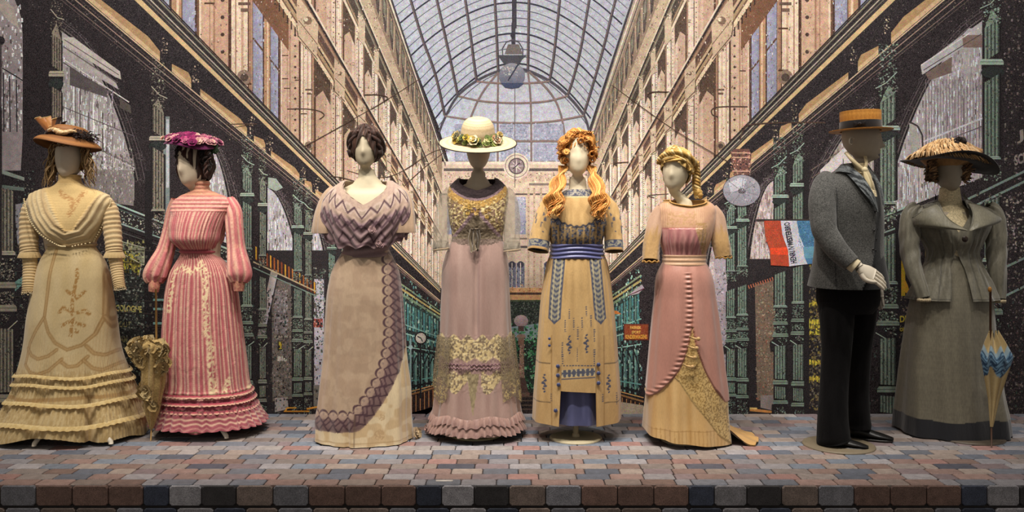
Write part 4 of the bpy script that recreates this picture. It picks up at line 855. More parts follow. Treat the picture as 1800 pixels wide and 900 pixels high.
HEADR = [(.232, .006, -.004, .030), (.228, .030, -.036, .058), (.214, .053, -.067, .083), (.190, .067, -.084, .099), (.155, .075, -.093, .106), (.115, .0755, -.096, .106),
         (.085, .072, -.095, .098), (.06, .065, -.092, .083), (.038, .056, -.089, .064), (.018, .044, -.083, .045), (.004, .031, -.073, .038), (-.008, .033, -.050, .044),
         (-.022, .043, -.036, .052), (-.045, .046, -.034, .056), (-.08, .048, -.036, .058), (-.105, .055, -.042, .062)]
def body(fig, face_x, crown_Y, chin_Y, yaw=0, roll=0, pitch=0, shoulder_Y=None, shl=None, shr=None, neck_x=None, col='#d8cbb4', colf=None, wid=1.0, nose=.010, face='smooth', dy=0.0, bust=.12, seat_Y=560, neckw=1.0, nl=-.105, low=None, label=None):
    d = fig.d; z1 = EYE - (chin_Y - HOR) * d / FPX; z0 = EYE - (crown_Y - HOR) * d / FPX; sc = (z0 - z1) / .232
    fx = (face_x - 900) * d / FPX; nx = fx if neck_x is None else (neck_x - 900) * d / FPX
    n = 56; th = np.linspace(0, 2 * np.pi, n, endpoint=False)
    zs = np.interp(np.linspace(0, 1, 60), np.linspace(0, 1, len(HEADR)), [h[0] for h in HEADR])
    tab = catmull(-np.array([h[0] for h in HEADR]), np.array(HEADR), -zs); tab = tab[tab[:, 0] >= nl]
    rings = []
    for z, a, yf, yb in tab:
        a *= wid * (neckw if z < -.015 else 1)
        cy, b = (yf + yb) / 2, (yb - yf) / 2
        c, s_ = np.cos(th), np.sin(th); x = a * np.sign(c) * np.abs(c) ** .95; y = cy + b * s_
        fr = np.clip(-s_, 0, 1)
        if face == 'smooth':
            y = y - nose * np.exp(-((z - .078) / .022) ** 2) * np.exp(-(x / .013) ** 2) * (fr > 0)
            y = y - nose * .5 * np.exp(-((z - .11) / .035) ** 2) * np.exp(-(x / .012) ** 2) * (fr > 0)
            y = y + .005 * np.exp(-((z - .125) / .018) ** 2) * (np.exp(-((x - .03) / .016) ** 2) + np.exp(-((x + .03) / .016) ** 2)) * (fr > 0)
        else:
            g = lambda zc, zw, xc, xw: np.exp(-((z - zc) / zw) ** 2) * np.exp(-((np.abs(x) - xc) / xw) ** 2) * (fr > 0)
            y = y - .024 * g(.074, .010, 0, .010) - .014 * g(.092, .018, 0, .009) - .006 * g(.118, .014, 0, .012)       # nose
            y = y - .007 * g(.136, .010, .024, .024) + .013 * g(.115, .011, .030, .013) - .005 * g(.112, .006, .030, .010)  # brow, eye socket, lid
            y = y - .010 * g(.050, .0045, 0, .020) - .009 * g(.038, .005, 0, .016) + .006 * g(.0445, .0022, 0, .024)      # lips
            y = y + .006 * g(.028, .006, 0, .018) - .010 * g(.012, .010, 0, .016) - .004 * g(.085, .02, .045, .014)       # chin, cheek
            y = y + .004 * g(.060, .006, 0, .01)
        rings.append((z, np.stack([x, y, np.full(n, z)], -1)))
    ry, rr, rp = math.radians(yaw), math.radians(roll), math.radians(pitch)
    Rm = np.array(Matrix.Rotation(ry, 3, 'Z') @ Matrix.Rotation(rr, 3, 'Y') @ Matrix.Rotation(rp, 3, 'X'))
    V = []
    piv = np.array([0, .02, .0])
    for z, P in rings:
        k = sst(-.075, -.002, z); Q = (P - piv) @ Rm.T + piv; P = P * (1 - k) + Q * k
        P = P * sc; P[:, 0] += fx * k + nx * (1 - k); P[:, 1] += d + dy; P[:, 2] += z1
        V.append(P)
    zl = z1 + nl * sc
    shz = EYE - (shoulder_Y - HOR) * d / FPX; sl = (shl - 900) * d / FPX; sr = (shr - 900) * d / FPX; cx = (sl + sr) / 2; hw = (sr - sl) / 2
    tor = [(0.0, .056 * sc, .042, .062, 0), (.18, .064 if nl < -.1 else .058, .05, .068, .1), (.30, .28 * hw + .020, .054, .07, .2), (.48, .45 * hw, .058, .074, .4), (.72, .70 * hw, .062, .078, .7), (.92, .87 * hw, .068, .082, 1), (1.0, .95 * hw, .075, .086, 1), (1.2, hw, .085, .09, 1)]
    for f, a, bf, bb, k in tor[1:]:
        z = zl + (shz - zl) * f; c0 = nx * (1 - k) + cx * k
        V.append(np.stack([c0 + a * np.cos(th), d + dy + .01 + np.where(np.sin(th) < 0, bf, bb) * np.sin(th), np.full(n, z)], -1))
    z = zl + (shz - zl) * 1.2
    for dz, a, bf, bb in ((.06, hw * .92, .105, .095), (.12, hw * .82, bust, .095), (.20, hw * .72, bust * .85, .085), (.32, hw * .62, .085, .08), (.42, hw * .72, .10, .10), (.55, hw * .8, .11, .12), (.62, hw * .7, .10, .10), (.66, hw * .3, .04, .04)):
        V.append(np.stack([cx + a * np.cos(th), d + dy + .01 + np.where(np.sin(th) < 0, bf, bb) * np.sin(th), np.full(n, z - dz)], -1))
    V = np.stack(V); m = len(V); F = gridF(m, n)[:, ::-1]
    K = np.broadcast_to(C(col), V.shape) if colf is None else colf(V)
    return V.reshape(-1, 3), F, np.array(K).reshape(-1, 3), dict(z1=z1, sc=sc, fx=fx, d=d + dy, R=Rm)

def stand(fig, px, Y, rpx, ztop, col='#b9a98c', post=True):
    """round base plate with a post that carries the figure"""
    mb = MB(); c = fig.W(px, Y); c[1] = FPX * EYE / (Y - HOR); c[0] = (px - 900) * c[1] / FPX; r = rpx * c[1] / FPX
    th = np.linspace(0, 2 * np.pi, 56, endpoint=False); prof = [(.001, .010), (r - .01, .010), (r - .003, .008), (r, .004), (r, .0008)]
    V = np.array([[c[0] + a * math.cos(t), c[1] + a * math.sin(t), z] for a, z in prof for t in th]); mb.add(V, gridF(5, 56)[:, ::-1], col)
    o = fig.mk(mb, 'stand_base', PAINT)
    if post:
        pb = MB(); pb.tube([(c[0], c[1], .009), (c[0], c[1], .3), (c[0] * .6 + fig.o[0] * .4, (c[1] + fig.d) / 2, ztop)], .016, col, 12); pb.tube([(c[0], c[1], .009), (c[0], c[1], .03)], [.024, .018], col, 14)
        fig.mk(pb, 'stand_post', PAINT)
    return c
def tripod(fig, px, Y, feet, ztop, col='#cfc4b0'):
    c = np.array([(px - 900) * fig.d / FPX, fig.d, 0]); pb = MB(); pb.tube([(c[0], c[1], .07), (c[0], c[1], ztop)], .014, col, 12); fig.mk(pb, 'stand_post', PAINT)
    for fx, fY in feet:
        dd = FPX * (EYE - .014) / (fY - HOR); p = np.array([(fx - 900) * dd / FPX, dd, .014]); f = MB()
        f.tube([c + (0, 0, .10), c * .6 + p * .4 + (0, 0, .085), c * .15 + p * .85 + (0, 0, .045), p + (0, 0, .01), p], [.012, .012, .013, .013, .0125], col, 10); fig.mk(f, 'stand_leg', PAINT)

def hat_mesh(fig, name, c, prof, tilt=(0, 0), col='#c8964c', mat=STRAW, wave=None, sx=1, sy=1, n=96, parent=None, cf=None, rise=None):
    """prof rows (r, z) in m from crown top outwards; c = world centre of the crown base"""
    p = path(prof, 6); th = np.linspace(0, 2 * np.pi, n, endpoint=False)
    R, T = np.meshgrid(p[:, 0], th, indexing='ij'); Z = np.broadcast_to(p[:, 1][:, None], R.shape).copy()
    if wave is not None: dR, dZ = wave(R, T); R = R + dR; Z = Z + dZ
    Rm = np.array(Matrix.Rotation(math.radians(tilt[1]), 3, 'Y') @ Matrix.Rotation(math.radians(tilt[0]), 3, 'X'))
    L = np.stack([R * sx * np.cos(T), R * sy * np.sin(T), Z], -1); V = L @ Rm.T + np.asarray(c)
    K = cf(R, T, Z) if cf else np.broadcast_to(C(col), V.shape)
    nr = len(p); F = gridF(nr, n)[:, ::-1]
    # underside shell
    L2 = L.copy(); L2[..., 2] -= .004; V2 = (L2 @ Rm.T + np.asarray(c)).reshape(-1, 3); F2 = gridF(nr, n) + nr * n
    j = np.arange(n); j2 = (j + 1) % n; b = (nr - 1) * n; rim = np.stack([b + j, b + nr * n + j, b + nr * n + j2, b + j2], -1)[:, ::-1]
    o = mesh(name, np.concatenate([V.reshape(-1, 3), V2]), np.concatenate([F, F2, rim]), mat, parent or fig.root, fig.o, np.concatenate([np.array(K).reshape(-1, 3)] * 2))
    def loc(r, t, z): return np.array([r * sx * math.cos(t), r * sy * math.sin(t), z]) @ Rm.T + np.asarray(c)
    return o, loc

def curls(mb, rnd, n, start, grow, length, r, cols, amp=.012, turns=2.0, seg=12, sides=5):
    """curled locks: start() -> point and direction pair"""
    for k in range(n):
        p, dvec = start(); p = np.asarray(p, float); L = length * rnd.uniform(.6, 1.25); tt = np.linspace(0, 1, seg)
        ph = rnd.uniform(0, 6.28); a = amp * rnd.uniform(.5, 1.4); tn = turns * rnd.uniform(.7, 1.3)
        g = np.asarray(grow, float) * rnd.uniform(.7, 1.3)
        P = p + np.outer(tt, dvec) * L + np.outer(tt ** 2, g) * L
        P[:, 0] += a * np.sin(tt * tn * 6.28 + ph); P[:, 1] += a * np.cos(tt * tn * 6.28 + ph) * .8; P[:, 2] += a * .4 * np.sin(tt * tn * 5 + ph)
        rr = r * rnd.uniform(.7, 1.3) * np.sin(np.clip(tt * .9 + .1, 0, 1) * np.pi) ** .5 * (1 - .4 * tt)
        c0 = C(rnd.choice(cols)) * rnd.uniform(.85, 1.12); mb.tube(P, np.maximum(rr, .0006), np.clip(c0, 0, 1), sides)

def cap_hair(fig, name, info, cols, a=.083, b=.108, zc=.13, h=.115, wav=26, amp=.005, cut=None, yaw=0, mat=HAIR, parent=None, dx=0, low=-.02, sweep=1.0, seed=0, yoff=0.01):
    """wig cap: an ellipsoid around the skull with combed strands; cut(th, v) True removes (face opening)"""
    n, m = 150, 60; th = np.linspace(0, 2 * np.pi, n, endpoint=False); v = np.linspace(0.02, 1, m); T, Vv = np.meshgrid(th, v)
    zz = h * np.cos(Vv * np.pi * .78) ; rr = np.sin(Vv * np.pi * .78) ** .8
    comb = np.sin(T * wav + Vv * 9 * sweep + 3 * vn(T * 2, Vv * 3, seed)) * amp + amp * 1.6 * (vn(T * 6, Vv * 7, seed + 3) - .5)
    x = (a + comb) * rr * np.cos(T); y = yoff + (b + comb) * rr * np.sin(T); z = zc + zz + comb * .5
    P = np.stack([x, y, z], -1)
    keep = np.ones_like(T, bool) if cut is None else ~cut(T, z)
    pv = np.array([0, .02, 0]); Q = (P - pv) @ info['R'].T + pv
    Q = Q * info['sc']; Q[..., 0] += info['fx'] + dx; Q[..., 1] += info['d']; Q[..., 2] += info['z1']
    sh = vn(T * 20 + Vv * 3, Vv * 4, seed + 9); K = mixc(cols[0], cols[1], sh); K = mixc(K, cols[-1], sst(.72, .95, vn(T * 30, Vv * 5, seed + 5))[..., None][..., 0])
    F = gridF(m, n)[:, ::-1]; kf = keep.reshape(-1); F = F[kf[F].all(1)]
    return mesh(name, Q.reshape(-1, 3), F, mat, parent or fig.root, fig.o, K.reshape(-1, 3))

def rosette(mb, p, r, c, rnd, petals=7, nrm=(0, -1, .2), layers=2, c2=None):
    nrm = np.asarray(nrm, float); nrm /= np.linalg.norm(nrm); u = np.cross(nrm, [0, 0, 1]); u /= np.linalg.norm(u); v = np.cross(nrm, u); p = np.asarray(p, float)
    for L in range(layers):
        rl = r * (1 - .38 * L); h = r * (.15 + .3 * L)
        for k in range(petals):
            a = 2 * math.pi * (k + L * .5) / petals + rnd.uniform(-.15, .15); aw = math.pi / petals * 1.25
            pts = [p + nrm * h * .3]
            for f, g in ((.55, -1), (.95, -.75), (1.08, 0), (.95, .75), (.55, 1)):
                pts.append(p + rl * f * (math.cos(a + aw * g) * u + math.sin(a + aw * g) * v) + nrm * (h * (.5 + .6 * f) + rnd.uniform(0, .15) * r))
            cc = C(c) * rnd.uniform(.85, 1.12) if c2 is None or rnd.random() < .6 else C(c2) * rnd.uniform(.9, 1.1)
            mb.add(pts, [(0, 1, 2, 0), (0, 2, 3, 0), (0, 3, 4, 0), (0, 4, 5, 0)], np.clip(cc, 0, 1))
            mb.add([q - nrm * .0015 for q in pts], [(0, 2, 1, 0), (0, 3, 2, 0), (0, 4, 3, 0), (0, 5, 4, 0)], np.clip(cc * .9, 0, 1))
    mb.ball(p + nrm * r * .35, r * .22, C(c) * .8 if c2 is None else c2, 6, 5)
def ruffle(fig, loft, name, Y, hpx, mat, col, off0=.004, off1=.02, freq=40, amp=.006, nseg=420, rows=7, parent=None, Yf=None, th0=None, th1=None):
    """gathered frill around a loft, hanging hpx pixels below Y"""
    wrap = th0 is None
    th = np.linspace(0, 2 * np.pi, nseg, endpoint=False) if wrap else np.linspace(th0, th1, nseg)
    T, R = np.meshgrid(th, np.linspace(0, 1, rows)); Yb = Y if Yf is None else Y + Yf(T)
    wv = np.sin(T * freq + 2.5 * vn(T * 5, 0 * T, 3)); o = off0 + (off1 - off0) * R ** .8 + amp * wv * (.25 + R)
    P = loft.pos(T, np.minimum(Yb + R * hpx + wv * R * hpx * .06, loft.Yr[-1]), o); P[..., 2] = np.maximum(P[..., 2], .007)
    px = 900 + P[..., 0] * FPX / loft.df; py = HOR + (EYE - P[..., 2]) * FPX / loft.df
    K = col(px, py, T, R) if callable(col) else np.broadcast_to(C(col), P.shape)
    return mesh(name, P.reshape(-1, 3), gridF(rows, nseg, wrap)[:, ::-1], mat, parent or fig.root, fig.o, np.array(K).reshape(-1, 3))
def vine(px, py, pts, r):
    """mask: distance to a px polyline below r"""
    m = np.full(px.shape, 1e9)
    for (x0, y0), (x1, y1) in zip(pts[:-1], pts[1:]):
        dx, dy = x1 - x0, y1 - y0; L = dx * dx + dy * dy or 1; t = np.clip(((px - x0) * dx + (py - y0) * dy) / L, 0, 1)
        m = np.minimum(m, np.hypot(px - x0 - t * dx, py - y0 - t * dy))
    return 1 - sst(r * .6, r * 1.2, m)
def dist_pl(px, py, pts):
    m = np.full(px.shape, 1e9)
    for (x0, y0), (x1, y1) in zip(pts[:-1], pts[1:]):
        dx, dy = x1 - x0, y1 - y0; L = dx * dx + dy * dy or 1; t = np.clip(((px - x0) * dx + (py - y0) * dy) / L, 0, 1)
        m = np.minimum(m, np.hypot(px - x0 - t * dx, py - y0 - t * dy))
    return m

def fang(T):                                          # signed angle from the front, -pi..pi
    return (T + np.pi / 2 + np.pi) % (2 * np.pi) - np.pi
def patch(fig, loft, name, A, B, mat, col, off=.008, n=24, m=10, thick=.004, parent=None, bow=0.0):
    """cloth panel lying on a loft between px polylines A and B"""
    a = path(A, 8); b = path(B, 8); t = np.linspace(0, 1, n); a = catmull(np.arange(len(a)), a, t * (len(a) - 1)); b = catmull(np.arange(len(b)), b, t * (len(b) - 1))
    s = np.linspace(0, 1, m)[None, :, None]; Q = a[:, None] * (1 - s) + b[:, None] * s
    S_ = np.broadcast_to(s[..., 0], Q.shape[:2]); P = np.stack([loft.front(Q[i, :, 0], Q[i, :, 1], off) for i in range(n)])
    P[..., 1] -= bow * np.sin(S_ * np.pi); K = col(Q[..., 0], Q[..., 1], S_, np.broadcast_to(t[:, None], S_.shape)) if callable(col) else np.broadcast_to(C(col), P.shape)
    P2 = P.copy(); P2[..., 1] += thick; F = gridF(n, m, False); N1 = n * m
    rim = [(i * m, (i + 1) * m, N1 + (i + 1) * m, N1 + i * m) for i in range(n - 1)] + [(N1 + i * m + m - 1, N1 + (i + 1) * m + m - 1, (i + 1) * m + m - 1, i * m + m - 1) for i in range(n - 1)]
    rim += [(N1 + j, N1 + j + 1, j + 1, j) for j in range(m - 1)] + [((n - 1) * m + j, (n - 1) * m + j + 1, N1 + (n - 1) * m + j + 1, N1 + (n - 1) * m + j) for j in range(m - 1)]
    return mesh(name, np.concatenate([P.reshape(-1, 3), P2.reshape(-1, 3)]), np.concatenate([F, F[:, ::-1] + N1, np.array(rim)]), mat, parent or fig.root, fig.o, np.concatenate([np.array(K).reshape(-1, 3)] * 2))
def along(px, py, pts):
    """signed offset (left of travel +) and arc length of the nearest point of a px polyline"""
    best = np.full(px.shape, 1e9); sg = np.zeros(px.shape); sl = np.zeros(px.shape); acc = 0.0
    for (x0, y0), (x1, y1) in zip(pts[:-1], pts[1:]):
        dx, dy = x1 - x0, y1 - y0; L = math.hypot(dx, dy) or 1; t = np.clip(((px - x0) * dx + (py - y0) * dy) / L / L, 0, 1)
        m = np.hypot(px - x0 - t * dx, py - y0 - t * dy); c = ((px - x0) * dy - (py - y0) * dx) / L; k = m < best
        best = np.where(k, m, best); sg = np.where(k, np.where(c >= 0, m, -m), sg); sl = np.where(k, acc + t * L, sl); acc += L
    return sg, sl
def ln(v, w): return 1 - sst(w * .6, w * 1.4, np.abs(v))
def tri(u): return np.abs((u % 1) * 2 - 1)

def hp(info, f, e, off=0.0, a=.083, b=.106, h=.115, zc=.128, yaw=0):
    """point on the skull: azimuth f from the face (towards +x), elevation e"""
    f, e = np.broadcast_arrays(np.asarray(f, float), np.asarray(e, float)); x = (a + off) * np.cos(e) * np.sin(f); y = .01 - (b + off) * np.cos(e) * np.cos(f); z = zc + (h + off) * np.sin(e)
    pv = np.array([0, .02, 0]); Q = (np.stack([x, y, z], -1) - pv) @ info['R'].T + pv; return Q * info['sc'] + np.array([info['fx'], info['d'], info['z1']])
# ================================================================== 1: cream dress, brown straw hat
R1 = random.Random(3)
def add_body(f, **k):
    V, F, K, info = body(f, **k); o = mesh('body', V, F, SKIN, f.root, f.o, K); return info
f1 = Fig('mannequin', 'headform mannequin in a cream tucked dress with ball fringe and a brown straw hat', 123, 4.85)
i1 = add_body(f1, face_x=123, crown_Y=243, chin_Y=311, shoulder_Y=352, shl=58, shr=187, neck_x=122, col='#c9baa4')
tripod(f1, 125, 760, [(60, 784), (195, 780), (128, 776)], .9, '#d8cdb8')
b1 = Loft(f1, [(307, 105, 140, .060, .070), (319, 104, 141, .062, .07), (327, 94, 150, .066, .075), (334, 72, 172, .075, .083), (342, 56, 187, .085, .09), (353, 49, 194, .10, .095), (370, 53, 190, .12, .10),
               (395, 61, 181, .135, .10), (413, 75, 172, .13, .09), (425, 88, 165, .11, .085), (434, 89, 165, .10, .085)])
def sh1(px, py):
    dl = dist_pl(px, py, [(46, 340), (52, 360), (66, 388), (88, 416), (112, 432), (124, 434)]); dr = dist_pl(px, py, [(198, 340), (190, 362), (176, 396), (156, 424), (124, 434)])
    inside = (px > np.interp(py, [330, 360, 388, 416, 432], [44, 51, 65, 88, 118])) & (px < np.interp(py, [330, 362, 396, 424, 434], [198, 190, 177, 158, 126]))
    yoke = (px > 76 + (py - 330) * .60) & (px < 172 - (py - 334) * .52) & (py < 406)
    return dl, dr, inside, yoke
def c1b(px, py, T, t):
    dl, dr, ins, yk = sh1(px, py); dd = np.where(px < 124 - (py - 400) * .2, dl, dr); fr = (np.sin(T) < .2)
    K = mixc('#d2bd92', '#c8b084', vn(px * .15, py * .15, 2))
    K = mixc(K, '#bd9f72', .75 * ((dd % 40 > 24) & (dd % 40 < 31) & ins & ~yk)); K = mixc(K, '#a98e62', .5 * (1 - sst(.4, 1.4, np.abs(dd % 9 - 4.5))) * (ins & ~yk))
    yc = mixc('#dcbf86', '#cfae74', .5 + .5 * np.sin(py * 2.2)); emb = vine(px, py, [(105, 338), (117, 346), (128, 352), (133, 366), (128, 378)], 5) * (vn(px * .6, py * .6, 4) > .45)
    emb2 = vine(px, py, [(146, 338), (140, 350), (133, 366)], 5) * (vn(px * .6, py * .6, 5) > .45)
    yc = mixc(yc, '#b88c58', np.maximum(emb, emb2)); K = np.where((yk & fr)[..., None], yc, K)
    K = mixc(K, '#c39b5e', .6 * (py < 321) * (.5 + .5 * np.sin(py * 2.5))); K = mixc(K, '#bf9f6e', .7 * (py > 428)); return K
def d1b(T, Y, t):
    P = b1.pos(T, Y); px = 900 + P[..., 0] * FPX / b1.df; py = HOR + (EYE - P[..., 2]) * FPX / b1.df
    dl, dr, ins, yk = sh1(px, py); dd = np.where(px < 124, dl, dr)
    return np.where(ins & ~yk & (np.sin(T) < .1), .010 + .0035 * np.sin(dd * .7), 0) + .0006 * np.sin(py * 2.2) * yk
b1.mesh('bodice', COTTON, 240, 200, d1b, c1b)
mb = MB()
for poly in ([(47, 350), (56, 371), (70, 394), (90, 416), (112, 431), (122, 433)], [(196, 350), (188, 368), (176, 396), (157, 423), (132, 433)]):
    q = path(poly, 7); pp = b1.front(q[:, 0], q[:, 1], .016)
    for p in pp: mb.ball(p, .0048, '#e2cfa0', 7, 5)
tag(f1.mk(mb, 'ball_fringe', COTTON), kind='stuff')
def tuck(freq, c0, c1):
    def k(px, py, T, t): return mixc(c0, c1, sst(.35, .95, .5 + .5 * np.sin(t * freq)))
    return k
for sx, pts1, pts2, ex in ((0, [(60, 352, .01, 11), (53, 372, .0, 15.5), (51, 400, -.01, 16), (51, 430, -.03, 15.5), (52, 447, -.04, 15)], [(52, 442, -.04, 13), (53, 470, -.05, 12), (51, 495, -.07, 11), (50, 515, -.08, 10.5)], 0),
                           (1, [(185, 352, .01, 11), (193, 372, .0, 15), (197, 400, -.01, 15.5), (200, 430, -.03, 14.5), (201, 447, -.04, 14)], [(201, 442, -.04, 12), (205, 470, -.05, 11), (208, 492, -.07, 10), (211, 508, -.08, 9.5)], 0)):
    so = sleeve(f1, 'sleeve', pts1, COTTON, tuck(88, '#d2b98c', '#b2956a'), disp=lambda T, t: .0022 * np.sin(t * 88) + .002 * (vn(T * 3, t * 8, 1) - .5))
    sleeve(f1, 'cuff', pts2, COTTON, tuck(95, '#d0b68a', '#b0925f'), disp=lambda T, t: .0016 * np.sin(t * 95) + .004 * sst(.93, 1, t) * np.sin(T * 16), parent=so)
    q = pts1[-1]; sleeve(f1, 'elbow_frill', [(q[0], q[1] - 4, q[2], q[3] + .5), (q[0], q[1] + 2, q[2], q[3] + 3), (q[0], q[1] + 6, q[2], q[3] + 4)], COTTON, tuck(30, '#cdb282', '#b59662'), nrow=10, disp=lambda T, t: .003 * np.sin(T * 18) * t, parent=so, close=False)
    lm = MB(); e = pts2[-1]; c = f1.W(e[0], e[1] + 1, e[2])
    for a in range(26): an = a / 26 * 6.283; lm.ball(c + np.array([math.cos(an), .8 * math.sin(an), R1.uniform(-.2, .2)]) * (e[3] * f1.d / FPX * .98), .0042, '#d8c8a4', 6, 4)
    f1.mk(lm, 'lace_edge', LACE, so)
s1 = Loft(f1, [(428, 90, 164, .098, .083), (436, 87, 167, .10, .088), (455, 76, 180, .115, .11), (480, 67, 189, .13, .14), (520, 59, 194, .145, .17), (560, 52, 199, .16, .20), (620, 46, 205, .18, .25), (655, 40, 212, .20, .29), (700, 29, 226, .23, .34), (735, 15, 237, .27, .40), (765, 2, 246, .30, .46), (783, -2, 248, .31, .48)], fy=.9)
L1 = [[(93, 440), (86, 482), (81, 558), (90, 583), (103, 601), (124, 613), (146, 606), (164, 588), (174, 558), (171, 500), (167, 442)], [(80, 558), (66, 580), (54, 603), (48, 640)], [(174, 558), (184, 582), (199, 606), (205, 630)],
      [(50, 612), (60, 624), (74, 629), (92, 624), (107, 613)], [(48, 640), (60, 652), (75, 656), (96, 648), (117, 629)], [(117, 634), (128, 642), (142, 641), (156, 626)], [(153, 608), (164, 621), (178, 626), (190, 620), (199, 611)], [(150, 632), (164, 646), (178, 651), (194, 643), (206, 630)]]
EMB1 = [[(132, 474), (134, 490), (130, 510), (128, 535), (131, 560), (128, 590)], [(131, 520), (118, 512)], [(130, 528), (146, 514)], [(129, 548), (114, 540), (108, 548)], [(130, 552), (148, 546), (154, 552)], [(130, 562), (112, 572)], [(131, 566), (148, 572)], [(130, 576), (140, 584)]]
def c1s(px, py, T, t):
    K = mixc('#cdb78b', '#c0a878', vn(px * .07, py * .02, 5)); py2 = py
    K = mixc(K, '#c8ad78', .7 * (py > 656)); ga = vn(px * .9, py * .12, 6); K = mixc(K, '#a98b58', .45 * (py > 650) * (ga > .55)); K = mixc(K, '#dcc798', .4 * (py > 650) * (ga < .3))
    fr = (np.sin(T) < .3)
    for q in L1:
        m = dist_pl(px, py, q); K = mixc(K, '#9f7d4c', .9 * (1 - sst(2.6, 3.8, m)) * fr); K = mixc(K, '#c9ab78', .6 * (1 - sst(.6, 1.4, m)) * fr)
    for q in EMB1: K = mixc(K, '#a07840', .95 * vine(px, py, q, 3.4) * (vn(px * .55, py * .5, 8) > .42) * fr)
    K = mixc(K, '#b89768', .35 * (np.sin(px * 1.6) > .5) * fr * ((py > 572) & (py < 655)) * (dist_pl(px, py, [(124, 540), (124, 585)]) > 38))
    K = mixc(K, '#a5814f', .8 * (1 - sst(2.5, 4, np.abs(py - 697 - 2 * np.sin(px * .03)))))
    return K
def d1s(T, Y, t):
    fold = .010 * sst(.45, 1, t) * (np.sin(T * 9 + 1.2) + .6 * np.sin(T * 17 + 2)) ; fold = fold + .0035 * sst(.55, .7, t) * np.sin(T * 95 + 3 * vn(T * 4, t * 6, 2))
    fold = fold - .045 * np.exp(-((T + np.pi / 2 - .62) / .05) ** 2) * sst(.55, 1, t)
    return fold + .004 * (vn(T * 5, t * 7, 3) - .5)
s1o = s1.mesh('skirt', COTTON, 460, 260, d1s, c1s, hem=lambda T: 7 * np.sin(T * 2 + 1.4) + 4 * np.sin(T * 5) - 3)
for Yr, h, of in ((660, 5, -.008), (676, 5, -.008), (708, 6, -.006), (746, 7, -.004)):
    ruffle(f1, s1, 'frill', Yr, h, COTTON, lambda px, py, T, R: mixc('#dcc692', '#bfa063', vn(px * .5, py * .5, 4) * .7 + .3 * R), .010, .026 + of, 60, .003, parent=s1o, Yf=lambda T: 2.5 * np.sin(T * 4))
mb = MB(); q = path([(93, 434), (92, 440), (94, 446)], 4); mb.tube(s1.pos(np.linspace(0, 2 * np.pi, 90), 431, .006), .007, '#b89a6a', 8); f1.mk(mb, 'waistband', SATIN)
# hair and hat
mb = MB()
def st1(side):
    def st():
        a = R1.uniform(-.2, 1); return f1.W(123 + side * R1.uniform(22, 33), R1.uniform(252, 275), R1.uniform(-.05, .05)), (side * R1.uniform(-.1, .25), R1.uniform(-.15, .15), -1)
    return st
for sd in (-1, 1): curls(mb, R1, 70, st1(sd), (sd * .12, 0, -.1), .15, .005, ['#9a7c50', '#7b5c36', '#b8986a', '#5e4428'], .010, 1.6)
def stf(): a = R1.uniform(-1, 1); return f1.W(123 + a * 26, 250 + abs(a) * 5, -.085 + .03 * a * a), (a * .3, -.2, -.5)
curls(mb, R1, 60, stf, (0, 0, 0), .035, .004, ['#9a7c50', '#7b5c36', '#5e4428'], .008, 2)
f1.mk(mb, 'hair', HAIR)
cap_hair(f1, 'hair_cap', i1, ['#7b5c36', '#9a7c50', '#5e4428'], a=.085, b=.108, cut=lambda T, z: (np.sin(T) < -.35) & (z < .235))
hc = f1.W(121, 245, .005)
hatc, hl = hat_mesh(f1, 'hat', hc, [(0, .078), (.05, .076), (.088, .066), (.104, .045), (.110, .012), (.118, .002), (.145, -.010), (.172, -.034), (.176, -.042)], (-6, 5), '#a8692c', wave=lambda R, T: (0, .012 * np.sin(2 * T + .3) * sst(.11, .17, R)), cf=lambda R, T, Z: mixc('#9a6530', '#744820', .5 + .5 * np.sin(R * 1400)))
mb = MB()
for k in range(60): t = k / 60 * 6.283; mb.ball(hl(.114, t, .016 + .004 * math.sin(k)), .013, '#2e1a14', 6, 5, bump=.8, seed=k)
f1.mk(mb, 'hat_band', VELVET, hatc)
mb = MB()                                             # cream satin bow in front
for k in range(26):
    u = k / 25; t = -2.0 + u * 1.15; p = hl(.128, t, .022 + .008 * math.sin(u * 9)); mb.ball(p, .010 + .006 * math.sin(u * 3.14), '#cfae7c' if k % 3 else '#b58f5c', 7, 5, (1.4, .8, .8), .7, k)
f1.mk(mb, 'bow', SATIN, hatc)
mb = MB()                                             # upright ribbon loops
for a, (lx, ly, c) in enumerate(((66, 207, '#96581e'), (74, 208, '#a8682a'), (84, 206, '#b87c40'), (96, 209, '#8a5220'), (104, 207, '#2c1812'), (112, 215, '#241410'), (64, 240, '#241410'), (90, 222, '#96581e'))):
    base = f1.W(92, 240, -.07); tip = f1.W(lx, ly, -.06 + .012 * (a % 3)); side = f1.W(lx - 9 + 3 * a, ly + 6, -.06)
    w0 = np.array([.016, 0, .006]); V = [base - w0 * .5, tip - w0 * (1.0), tip + w0 * 1.1, base + w0 * .5]
    V = [np.array(v) for v in V]; mid = (V[1] + V[2]) / 2 + np.array([0, -.022, -.004]); V2 = V[:2] + [mid] + V[2:]
    mb.add(V2, [(0, 1, 2, 4), (2, 3, 4, 2)], c); mb.add([v + np.array([0, .004, 0]) for v in V2], [(4, 2, 1, 0), (2, 4, 3, 2)], c)
    mb.tube([V2[1], V2[2], V2[3]], .0022, '#dcb878' if c[1] != '2' else '#2c1812', 5)
f1.mk(mb, 'ribbon_loops', SATIN, hatc)
mb = MB()                                             # dark plume at the right
curls(mb, R1, 170, lambda: (hl(R1.uniform(.09, .15), R1.uniform(-1.0, .35), R1.uniform(.0, .045)), (R1.uniform(-.3, 1), R1.uniform(-.8, 0), R1.uniform(-.6, .7))), (.2, 0, -.3), .04, .0028, ['#2a1814', '#3a2018', '#1c100e'], .004, 1)
f1.mk(mb, 'plume', VELVET, hatc)

